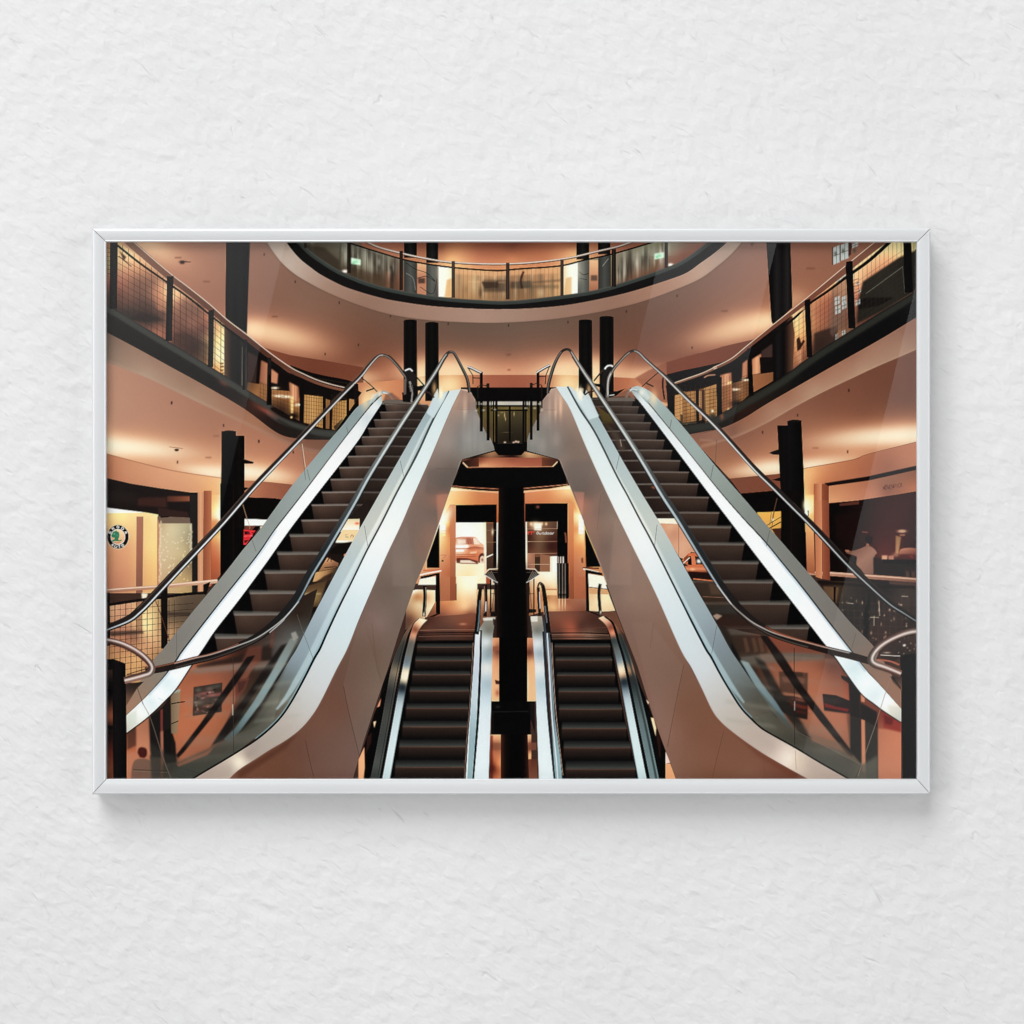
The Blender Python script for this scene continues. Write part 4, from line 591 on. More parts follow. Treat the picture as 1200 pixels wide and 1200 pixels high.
    ST(C4((548, 534), (546, 600)), .8, (200, 180, 160), .6)
    RED = (240, 70, 58); write('RT', (617.4, 623.3), (.62, 0), (0, .52), .8, RED, .95, adv=6.6)
    P(C4((282, 622), (350, 622), (350, 627), (282, 627)), RED, .9)
    write('Outdoor', (629.2, 623.2), (.5, 0), (-.06, .5), .5, (250, 236, 222), .9, adv=6.2)
    P(C4((280, 815), (350, 818), (350, 1000), (280, 940)), Lin((618, 0), (627, 0), (176, 124, 98), (150, 104, 78))); P(C4((350, 845), (398, 845), (398, 1000), (350, 980)), (70, 50, 36)); P(C4((398, 820), (485, 835), (480, 1025), (395, 1025)), (140, 98, 72)); ST(C4((280, 910), (480, 910)), .6, (200, 160, 130), .7)
    P(C4((484, 840), (548, 838), (548, 1080), (470, 1080), (482, 1020)), Lin((644, 0), (653, 0), (240, 196, 150), (252, 240, 220), (250, 236, 214))); P(C4((340, 1025), (548, 1025), (548, 1090), (330, 1090)), (252, 228, 184)); G(*C4((395, 1078))[0], 3, 1.2, (60, 36, 30), .9)
    for x, w, c in ((558, 14, (150, 130, 120)), (578, 10, (226, 206, 190)), (600, 10, (236, 220, 206))): P(C4((x - w / 2, 840), (x + w / 2, 842), (x + w / 2 + 3, 1080), (x - w / 2, 1080)), c, 1, .2)
    ST(C4((615, 630), (622, 660), (626, 720)), 2, (150, 96, 70), .8, .3); P(C4((612, 1020), (640, 1020), (640, 1080), (618, 1080)), (240, 190, 146))
    P(C4((268, 536), (282, 536), (285, 950), (272, 950)), (250, 224, 184)); P(C4((640, 366), (692, 366), (694, 1080), (650, 1080)), Lin((0, 590), (0, 690), (212, 138, 90), (190, 116, 74), (140, 80, 52)))
    P(C4((692, 366), (780, 560), (790, 1080), (694, 1080)), Fld((676, 596, 232, 160, 100), (678, 604, 255, 226, 160), (676, 620, 222, 150, 92), (682, 628, 250, 200, 130), (682, 640, 226, 150, 92), (678, 660, 186, 120, 84), (682, 680, 170, 106, 74)))
    for y0, y1, c in ((470, 545, (255, 246, 214)), (545, 580, (246, 240, 234)), (580, 615, (255, 250, 240)), (615, 645, (250, 232, 206))): P(C4((735, y0), (780, y0), (782, y1), (735, y1)), c, .95, .4)
    P(C4((758, 855), (776, 850), (776, 900), (760, 895)), (110, 56, 40), .8, .4)
    P(C4((790, 590), (930, 930), (800, 935)), (9, 8, 10)); ST(C4((770, 940), (915, 945)), 1.6, (90, 50, 40)); ST(C4((775, 950), (915, 980)), 2, (232, 196, 166)); P(C4((795, 955), (940, 985), (950, 1010), (830, 990), (795, 985)), (20, 15, 15)); P(C4((818, 992), (955, 1015), (985, 1090), (818, 1090)), (250, 230, 196)); P(C4((795, 985), (820, 990), (820, 1090), (797, 1090)), (12, 10, 10))
    G(*C4((925, 1078))[0], 2, 1.2, (40, 26, 24), .9); pass
    # floor beyond the small escalators
    P(D3((340, 200), (410, 185), (540, 190), (540, 350), (560, 350), (480, 390), (330, 480)), Fld((485, 692, 252, 232, 196), (500, 692, 240, 206, 160), (488, 698, 190, 140, 96), (500, 700, 206, 156, 110), (490, 708, 206, 170, 128), (505, 712, 240, 206, 160), (485, 718, 170, 130, 94), (480, 725, 110, 78, 60)))
    P(D3((545, 265), (690, 262), (690, 90), (835, 90), (835, 210), (830, 480), (470, 480), (480, 380)), Fld((520, 706, 196, 126, 82), (530, 706, 206, 140, 92), (545, 690, 252, 226, 176), (555, 685, 255, 236, 196), (550, 700, 240, 190, 140), (545, 712, 226, 166, 118), (530, 715, 190, 124, 86), (550, 720, 130, 84, 62), (520, 722, 130, 84, 64), (510, 730, 90, 56, 44), (540, 732, 104, 64, 48), (550, 736, 110, 66, 48), (525, 738, 92, 56, 46), (505, 740, 70, 44, 36)))
    P([(515, 676), (527.4, 676), (527.6, 704), (516, 704.4)], Lin((0, 676), (0, 704), (176, 112, 77), (160, 100, 70))); P([(527.3, 676), (534.4, 676), (534.2, 703.6), (527.4, 704)], Lin((0, 676), (0, 704), (152, 88, 58), (136, 80, 54)))
    P(D3((830, 185), (975, 185), (975, 375), (835, 480)), Fld((565, 694, 226, 170, 120), (578, 692, 240, 196, 146), (570, 705, 190, 136, 96), (575, 718, 120, 84, 62))); P(D3((925, 110), (935, 110), (935, 370), (928, 370)), (24, 18, 17)); P(D3((930, 340), (980, 340), (980, 375), (930, 375)), (30, 22, 20)); P(D3((960, 110), (975, 110), (975, 370), (962, 370)), (26, 18, 16))
    P(D3((543, 80), (572, 75), (575, 350), (545, 352)), (12, 10, 10)); ST(D3((575, 350), (475, 392)), 2, (20, 16, 15)); ST(D3((466, 160), (468, 250), (460, 375)), 4.2, (28, 24, 22)); ST(D3((473, 170), (476, 250), (468, 350)), .9, (150, 136, 120), .8); G(*D3((460, 360))[0], 1, 2, (240, 220, 190), .8)
    P(D4((240, 60), (440, 60), (440, 230), (640, 250), (650, 340), (740, 380), (790, 480), (380, 480), (340, 340), (240, 370)), Fld((625, 672, 250, 220, 176), (645, 675, 252, 232, 196), (650, 688, 240, 190, 140), (630, 692, 214, 150, 104), (640, 698, 176, 118, 78), (660, 702, 150, 96, 66), (645, 710, 214, 160, 110), (650, 714, 206, 150, 104), (665, 712, 160, 104, 76), (680, 714, 130, 84, 64), (650, 722, 120, 76, 58), (680, 724, 104, 66, 52), (655, 734, 120, 74, 56), (690, 734, 100, 64, 52), (700, 740, 90, 56, 46), (660, 740, 96, 58, 46)))
    P([(666.8, 676), (672.5, 676), (672.8, 701.8), (667, 701.6)], Lin((0, 676), (0, 702), (150, 88, 58), (134, 78, 52))); P([(672.5, 676), (686.4, 676), (686.8, 701.8), (672.7, 701.8)], Lin((0, 676), (0, 702), (172, 104, 70), (156, 94, 64))); P(D4((435, 0), (520, 0), (520, 250), (440, 250)), (12, 10, 10))
    for x in (452, 475, 494): P(D4((x - 2.6, 0), (x + 2.6, 0), (x + 3, 215), (x - 2, 215)), (196, 180, 166), .8, .2); G(*D4((x, 270))[0], .6, 6, (250, 220, 180), .6)
    P(D4((340, 180), (436, 180), (436, 190), (340, 190)), (180, 120, 80), .8); P(D4((345, 190), (436, 190), (436, 225), (348, 225)), (240, 190, 136), .8)
    P(D4((270, 100), (278, 100), (278, 365), (270, 365)), (30, 22, 20)); P(D4((235, 320), (290, 325), (290, 345), (238, 345)), (30, 22, 20)); ST(D4((255, 368), (330, 368)), .8, (40, 30, 26))
    P(D4((655, 200), (800, 215), (845, 335), (760, 340), (665, 335)), Fld((695, 695, 226, 176, 128), (710, 700, 250, 214, 160), (700, 705, 240, 200, 150), (715, 714, 226, 186, 140))); P(D4((655, 170), (790, 185), (805, 220), (655, 215)), (200, 146, 100)); P(D4((655, 75), (755, 95), (790, 180), (655, 165)), (252, 234, 200))
    P(D4((638, 65), (656, 70), (664, 335), (640, 332)), (12, 10, 10)); ST(D4((640, 330), (735, 372)), 2.2, (20, 16, 15)); ST(D4((740, 145), (732, 220), (742, 355)), 3.8, (30, 25, 23)); ST(D4((748, 150), (742, 220), (750, 345)), .8, (150, 130, 116), .8); G(*D4((743, 345))[0], .8, 1.6, (240, 220, 190), .8)
    P(D4((760, 340), (850, 340), (910, 500), (830, 420), (750, 365)), Fld((712, 720, 104, 72, 56), (725, 735, 110, 74, 56)))

    # ---------------- the central black post -------------------
    P([(584.3, 572), (613.6, 572), (615.5, 640), (617, 700), (618.6, 748), (581.8, 748), (582.8, 690)], Lin((582.5, 0), (617.5, 0), (0, (52, 30, 22)), (.1, (34, 20, 15)), (.22, (12, 9, 8)), (.4, (5, 5, 5)), (.75, (5, 5, 5)), (.92, (12, 9, 8)), (1, (40, 24, 18))))
    P([(581.8, 660), (618.6, 660), (618.6, 748), (581.8, 748)], (6, 5, 5), .6, 5)
    P(D3((935, 525), (1250, 525), (1250, 970), (935, 970)), Fld((579, 755, 196, 130, 92), (583, 762, 120, 76, 58), (579, 775, 206, 140, 100), (582, 800, 226, 158, 114), (618, 755, 180, 116, 84), (622, 775, 206, 146, 104), (622, 810, 226, 170, 122), (620, 765, 110, 70, 54)))
    P(D3((945, 585), (990, 585), (990, 615), (945, 618)), (140, 84, 62), .8); P(D3((960, 820), (992, 828), (992, 852), (965, 850)), (60, 28, 22), .9, .3); G(583, 812, 2, 3, (150, 76, 56), .7); G(618, 800, 1.5, 8, (250, 200, 150), .6)
    P(D3((988, 520), (1188, 520), (1188, 1000), (990, 1000)), (5, 4, 4))
    P(D5((935, 250), (1210, 250), (1210, 486), (935, 486)), (8, 7, 7)); ST(D5((935, 326), (1200, 322)), 1.2, (34, 32, 32), .9); ST(D5((948, 330), (948, 480)), .6, (60, 48, 42), .7); G(*D5((980, 290))[0], 2, 1.4, (50, 46, 44), .8); P(D6((215, 230), (255, 230), (255, 430), (215, 300)), (16, 14, 14), .7)
    P(D5((925, 486), (1215, 486), (1215, 810), (925, 810)), Fld((580, 865, 214, 146, 104), (585, 862, 226, 160, 112), (580, 875, 130, 82, 60), (578, 880, 160, 96, 66), (584, 895, 196, 118, 76), (582, 912, 176, 104, 68), (577, 900, 90, 40, 28), (618, 865, 220, 160, 116), (624, 866, 190, 130, 94), (620, 876, 120, 70, 52), (622, 885, 226, 156, 108), (622, 900, 110, 62, 46), (626, 910, 90, 50, 38)))
    P(D6((210, 492), (265, 492), (265, 540), (210, 540)), (124, 78, 58), .8, .4); P(D5((945, 545), (1000, 545), (1000, 592), (945, 592)), (136, 86, 62), .8, .4); P(D6((212, 598), (270, 598), (272, 740), (212, 740)), Lin((0, 890), (0, 914), (96, 54, 40), (130, 84, 64)), .9, .4); P(D5((928, 490), (945, 490), (945, 810), (925, 810)), (90, 36, 26), .7, .5)
    P(D5((1000, 484), (1190, 484), (1200, 810), (1000, 810)), Lin((586, 0), (620, 0), (86, 44, 30), (20, 12, 10), (5, 4, 4), (5, 4, 4), (10, 6, 6), (70, 36, 26)))

    # wire chairs on both sides of the post, rail and counter edges
    for f in (1, -1):
        X = lambda *p: [(600 + f * (a - 600), b) for a, b in E3(*p)] if f == 1 else [(599.6 + (600.4 - a), b) for a, b in E3(*p)]
        P(X((388, 540), (414, 516), (456, 518), (456, 584), (430, 566)), (16, 14, 14), .92)
        ST(X((386, 540), (412, 512), (458, 510)), 1, (226, 190, 160), .9, curve=False); ST(X((388, 542), (432, 570), (456, 582)), 1, (206, 200, 192), .85, curve=False)
        for k in range(4): ST(X((398 + k * 8, 534 - k * 4), (420 + k * 9, 560 + k * 4)), .6, (150, 140, 130), .7)
        ST(X((400, 530), (456, 530)), .7, (120, 100, 88), .7); ST(X((418, 568), (417, 738)), 1, (22, 18, 17), .95); ST(X((442, 576), (442, 735)), .9, (22, 18, 17), .9); ST(X((415, 735), (456, 738)), 1.4, (30, 24, 22), .9); ST(X((418, 640), (442, 640)), .6, (40, 32, 28), .8)
        ST(X((440, 600), (430, 700), (420, 735)), .7, (60, 50, 44), .7)
    # ---------------- small escalators down the middle -------------------
    def treads(L, R, ys):
        for i, (yt, ye, xl, xr) in enumerate(ys):
            P([(xl + 2, yt), (xr - 1, yt), (xr, ye), (xl, ye)], Lin((0, yt - 1), (0, ye), (22, 22, 22), (74, 76, 72)), 1, .3)
            yn = ys[i + 1][0] if i + 1 < len(ys) else ye + (ye - yt) * 3
            P([(xl, ye), (xr, ye), (xr, yn + .4), (xl, yn + .4)], Lin((0, ye), (0, yn), (0, (78, 58, 48)), (.15, (56, 42, 35)), (.6, (36, 28, 24)), (1, (12, 10, 10))), 1, .25)
            ST([(xl, ye), ((xl + xr) / 2, ye + .3), (xr, ye)], .8, (112, 86, 72), .6)
            for j in range(int((xr - xl) / 2.6)): ST([(xl + 1.5 + j * 2.6, ye + .6), (xl + 1.3 + j * 2.6, yn - 1)], .5, (18, 13, 11), .16, curve=False)
            P([(xl - 4, yt), (xl + 2, yt), (xl + 1, yn), (xl - 5, yn)], (6, 5, 5), .85, .8)
    # left one
    P(D3((395, 540), (810, 540), (785, 1080), (300, 1080)) + D5((750, 810), (225, 810), (350, 0)), (7, 6, 6))
    P(D3((470, 380), (830, 352), (822, 490), (812, 545), (400, 545)), Fld((500, 728, 80, 50, 40), (530, 722, 120, 80, 62), (552, 724, 124, 78, 58), (545, 735, 116, 70, 52), (500, 738, 90, 60, 48), (530, 740, 90, 62, 52), (552, 748, 70, 46, 36), (495, 748, 60, 40, 32)))
    for y, c, a, w in ((468, (150, 108, 86), .7, .9), (488, (20, 14, 13), .9, 1.2), (503, (30, 20, 18), .7, .8), (512, (130, 94, 76), .6, .8), (543, (40, 28, 24), .9, 1.2)): ST(D3((425, y + 4), (620, y), (815, y)), w, c, a)
    G(*D3((735, 428))[0], 3, 1, (200, 140, 110), .6)
    treads(None, None, [(660 + t / 6, 660 + e / 6, 420 + a / 6, 420 + b / 6) for t, e, a, b in ((562, 590, 402, 803), (650, 684, 390, 796), (754, 784, 368, 788), (864, 898, 350, 780), (984, 1020, 325, 775))] + [(780 + t / 6, 780 + e / 6, 420 + a / 6, 420 + b / 6) for t, e, a, b in ((388, 430, 300, 765), (520, 570, 275, 755), (662, 714, 248, 745), (830, 870, 220, 735))])
    P(D3((330, 470), (395, 420), (380, 480), (340, 640), (280, 800), (180, 1080)) + D5((70, 810), (35, 810), (170, 130)) + D3((255, 640)), (14, 12, 12))
    P(D3((230, 760), (180, 900), (110, 1060)) + D5((40, 560), (0, 660), (0, 810), (80, 810), (230, 100)), (10, 8, 8))
    for p, c in ((D5((130, 295), (160, 225), (150, 285)), (240, 150, 110)), (D5((105, 395), (125, 390), (112, 440)), (250, 200, 150)), (D5((0, 660), (42, 570), (45, 720), (35, 810), (0, 810)), (232, 158, 112)), (D5((60, 500), (95, 470), (90, 540), (55, 620)), (50, 28, 22))): P(p, c, 1, .4)
    gL = [(482, 731), (475, 741), (470, 751), (459, 780), (447, 846), (434, 914)]; gR = [(485, 732), (480, 742), (477, 751), (470, 780), (458, 846), (445.5, 914)]
    band(gL, gR, Fld((478, 740, 110, 86, 72), (474, 755, 72, 68, 62), (467, 775, 72, 70, 66), (464, 788, 126, 112, 94), (460, 797, 96, 90, 80), (456, 810, 62, 62, 60), (452, 840, 74, 74, 70), (446, 870, 68, 70, 68), (440, 895, 78, 80, 76), (437, 912, 62, 66, 64)))
    ST(gR, 2.2, (12, 12, 13)); ST([(x - 3.4, y) for x, y in gR[2:]], .8, (40, 42, 42), .8)
    bL = [(491, 724.5), (484.8, 731), (481, 742), (478.6, 751), (472, 780), (460, 846), (447.4, 914)]; bR = [(501, 726.5), (495, 733), (489.5, 742), (487, 751), (481, 780), (469, 846), (457, 914)]
    band(bL, bR, Fld((497, 727, 250, 220, 176), (491, 731, 226, 176, 136), (487, 738, 150, 96, 72), (485, 744, 190, 130, 100), (483, 752, 120, 106, 96), (480, 765, 104, 104, 98), (477, 780, 130, 140, 142), (476, 788, 236, 214, 176), (474, 796, 226, 206, 170), (472, 804, 50, 58, 62), (470, 815, 110, 126, 134), (468, 825, 160, 180, 186), (463, 850, 176, 206, 212), (458, 875, 190, 216, 220), (454, 895, 186, 212, 216), (452, 912, 176, 206, 210)))
    ST(bL, .9, (30, 24, 22), .8); ST(bR, 1, (40, 30, 26), .7, .2)
    # its right balustrade
    P(D3((840, 480), (900, 380), (965, 380), (945, 500), (940, 780), (930, 1080)) + D5((915, 810), (745, 810), (790, 300)) + D3((805, 560)), Fld((575, 728, 130, 124, 112), (572, 740, 120, 120, 112), (570, 752, 190, 196, 196), (573, 760, 150, 156, 156), (571, 770, 140, 160, 168), (571, 782, 206, 206, 200), (571, 800, 150, 176, 190), (570, 830, 190, 214, 226), (568, 860, 206, 222, 230), (565, 890, 206, 226, 232), (562, 912, 204, 224, 230)))
    P(D3((850, 480), (865, 480), (858, 700), (845, 1080), (835, 1080)) + D5((805, 810), (798, 810)), (16, 18, 22)); ST(D3((862, 470), (858, 700), (842, 1080)) + D5((805, 810)), 2.4, (20, 24, 30))
    P(D3((815, 500), (835, 480), (855, 490), (848, 700), (830, 1080), (790, 1080), (806, 700)) + [], (150, 160, 170)); P(D3((826, 480), (856, 480), (850, 700), (833, 1080)) + D5((800, 810), (765, 810), (788, 320), (805, 40)), Fld((561, 742, 214, 216, 220), (559, 760, 196, 200, 210), (558, 790, 176, 190, 206), (556, 820, 170, 196, 210), (552, 860, 130, 166, 176), (549, 905, 126, 166, 172)))
    ST(D3((814, 490), (806, 680), (786, 960)) + D5((768, 480), (748, 808)), 2, (22, 18, 17)); ST(D3((806, 560), (795, 800), (778, 1060)) + D5((765, 480), (745, 808)), .9, (140, 112, 94), .7)
    P(D3((875, 385), (960, 380), (955, 400), (878, 405)), (206, 200, 186), .9, .3); P(D3((945, 385), (965, 400), (960, 450), (948, 430)), (60, 44, 36))
    ST(D3((830, 500), (840, 400), (850, 250), (860, 170)), [5.8, 5.4, 4.8, 4], (24, 20, 20)); ST(D3((838, 480), (848, 400), (856, 260)), 1.8, (90, 116, 124), .9); ST(D3((850, 175), (865, 165), (888, 150)), 2, (60, 40, 36)); ST(D3((893, 150), (897, 260), (890, 375)), 4, (30, 24, 23)); ST(D3((886, 160), (888, 260), (885, 350)), 1.2, (130, 96, 82), .9); ST(D3((897, 270), (895, 340)), 1.3, (206, 206, 206), .9)
    # right one
    P(D4((400, 540), (815, 535), (910, 1080)) + D6((915, 735), (440, 735), (395, 0)), (7, 6, 6))
    P(D4((345, 340), (640, 335), (740, 375), (790, 430), (812, 535), (400, 540), (380, 470)), Fld((650, 722, 120, 80, 62), (680, 722, 104, 68, 54), (650, 732, 112, 70, 54), (680, 735, 96, 62, 50), (670, 737, 150, 86, 64), (695, 730, 80, 52, 42), (655, 745, 90, 64, 52), (690, 745, 120, 92, 76), (705, 745, 80, 60, 48)))
    for y, c, a, w in ((460, (110, 66, 50), .6, .9), (490, (20, 14, 13), .9, 1.2), (500, (150, 116, 96), .6, .8), (520, (60, 44, 36), .7, 1.2), (538, (24, 18, 16), .9, 1.2)): ST(D4((385, y + 2), (600, y), (800, y + (6 if y > 480 else -10))), w, c, a)
    treads(None, None, [(660 + t / 6, 660 + e / 6, 580 + a / 6, 580 + b / 6) for t, e, a, b in ((562, 586, 408, 812), (654, 680, 414, 824), (764, 788, 424, 845), (870, 902, 436, 868), (988, 1026, 440, 895))] + [(780 + t / 5.4545, 780 + e / 5.4545, 580 + a / 5.4545, 580 + b / 5.4545) for t, e, a, b in ((360, 402, 418, 842), (480, 525, 430, 868), (608, 662, 442, 898), (742, 780, 455, 920))])
    P(D4((790, 480), (850, 440), (905, 520), (985, 760), (1110, 1080)) + D6((1090, 540), (1090, 735), (915, 735)) + D4((830, 560)), (12, 10, 10))
    P(D6((965, 215), (985, 235), (980, 248)), (250, 206, 176), 1, .3); P(D6((992, 332), (1015, 335), (1032, 400), (1025, 470)), (246, 200, 150), 1, .4); P(D6((1032, 400), (1060, 470), (1060, 600), (1035, 560)), (54, 28, 20), .9, .5); P(D6((1092, 550), (1120, 620), (1090, 628)), (250, 190, 170)); P(D6((1090, 628), (1120, 625), (1160, 735), (1090, 735)), (226, 152, 106))
    gL = [(709, 722.5), (718, 730), (722.6, 742), (725, 751), (733.4, 780), (747, 846), (761, 914)]; gR = [(714, 724), (722, 733), (729, 743), (732, 751), (742, 780), (757, 840), (772.5, 914)]
    band(gL, gR, Fld((722, 736, 130, 90, 70), (728, 745, 80, 70, 60), (730, 752, 60, 66, 64), (735, 775, 84, 90, 86), (738, 786, 150, 116, 90), (739, 794, 60, 62, 60), (745, 815, 70, 80, 80), (752, 845, 96, 112, 114), (760, 880, 100, 124, 128), (767, 912, 110, 136, 138)))
    ST([(x - 3, y) for x, y in gR[2:]], 2.6, (50, 54, 52), .7, .4)
    P(D6((900, 0), (960, 200), (1020, 480), (1050, 735), (1070, 735), (1040, 500), (970, 230)), (14, 12, 12))
    bL = [(701, 724.5), (709, 732), (714, 742), (716, 750), (723, 780), (735.5, 846), (748, 914)]; bR = [(707, 722), (716, 730), (720.5, 742), (723, 751), (731.2, 780), (744.5, 846), (758, 914)]
    band(bL, bR, Fld((705, 724, 240, 190, 150), (711, 728, 206, 150, 120), (716, 736, 150, 90, 68), (718, 742, 190, 120, 92), (719, 748, 96, 84, 76), (722, 760, 90, 96, 94), (725, 775, 130, 140, 142), (727, 784, 232, 206, 170), (729, 790, 206, 170, 136), (731, 798, 50, 60, 66), (733, 808, 100, 116, 124), (735, 820, 160, 180, 188), (741, 845, 180, 212, 216), (746, 870, 186, 220, 222), (750, 890, 182, 218, 220), (754, 912, 176, 212, 214)))
    ST(bL, 1, (40, 28, 24), .7, .2); ST(gL, 2.2, (14, 13, 14))
    P(D4((250, 375), (330, 372), (345, 470), (375, 1080)) + D6((380, 735), (282, 735), (255, 0)) + D4((262, 480)), Fld((628, 728, 150, 140, 126), (630, 740, 120, 120, 114), (630, 753, 196, 200, 200), (632, 765, 150, 166, 176), (632, 783, 210, 212, 210), (634, 800, 160, 186, 200), (635, 830, 196, 216, 226), (638, 860, 204, 224, 230), (642, 890, 208, 226, 230), (645, 912, 206, 226, 230)))
    P(D4((250, 375), (300, 372), (300, 410), (255, 412)), (214, 206, 190), .9, .4); P(D4((330, 372), (385, 480), (405, 600), (420, 1080)) + D6((438, 735), (420, 735), (385, 735), (340, 0)), Fld((640, 740, 60, 66, 74), (642, 760, 90, 100, 112), (646, 800, 110, 130, 140), (648, 840, 100, 128, 138), (652, 880, 120, 160, 168), (655, 912, 120, 160, 166)))
    ST(D4((340, 480), (352, 700), (376, 1080)) + D6((382, 735)), 2.4, (26, 36, 50), .9); ST(D4((366, 480), (380, 700), (400, 1060)) + D6((392, 600), (402, 735)), 1.6, (200, 214, 226), .85); ST(D4((392, 500), (405, 640), (425, 1000)) + D6((425, 600), (436, 735)), 2.4, (20, 17, 17)); ST(D4((400, 560), (412, 800), (432, 1080)) + D6((434, 700)), .9, (170, 140, 120), .8)
    ST(D4((378, 490), (368, 400), (352, 250), (338, 165), (322, 142)), [5.4, 5.2, 5, 4.4, 3.4], (25, 21, 20)); ST(D4((366, 420), (352, 300)), 1.6, (96, 104, 110), .9); ST(D4((304, 170), (308, 260), (316, 368)), 3.4, (36, 30, 28)); ST(D4((313, 200), (318, 320)), 1, (206, 200, 196), .9); ST(sp(D4((302, 170), (308, 145), (322, 138), (340, 158))), 2, (70, 46, 40))

    escalator_left(); escalator_right()
    for x0, x1, y0, y1 in ((614, 634, 215, 635), (662, 681, 296, 697), (1013, 1033, 212, 628), (966, 985, 292, 692), (594, 602, 320, 470), (1046, 1054, 316, 470), (690, 697, 380, 470), (950, 957, 380, 470)): P(B3((x0, y0), (x1, y0), (x1 + (1 if x0 < 800 else 0), y1), (x0, y1)), (14, 12, 12))
    for pts in (((528, 180), (560, 192), (600, 212), (624, 222)), ((1110, 168), (1080, 182), (1040, 205), (1014, 222))): ST(B3(*pts), 3.2, (52, 48, 46)); ST(B3(*pts), 1.3, (206, 206, 206), off=-.5 if pts[0][0] < 800 else .5)
    for pts in (((530, 185), (565, 240), (566, 300)), ((560, 255), (612, 260)), ((596, 318), (630, 306), (670, 316)), ((1105, 172), (1078, 240), (1074, 300)), ((1030, 248), (1080, 246)), ((968, 312), (1010, 296), (1050, 310)), ((600, 320), (600, 400)), ((1048, 310), (1050, 400))): ST(B3(*pts), 1.2, (44, 36, 32), .9, curve=False)
    ST(B3((655, 310), (672, 318)), 2.2, (40, 36, 34)); ST(B3((968, 310), (985, 300)), 2.2, (40, 36, 34))
    for x, y in ((590, 486), (640, 484), (1050, 484), (1000, 470), (625, 440), (690, 440), (950, 440), (1030, 440), (720, 480), (936, 470)): (cx, cy), = B3((x, y)); G(cx, cy, 1.2, .8, (176, 170, 156), .8)

def panel_glass(pts, tint, a): P(pts, tint, a, 1)

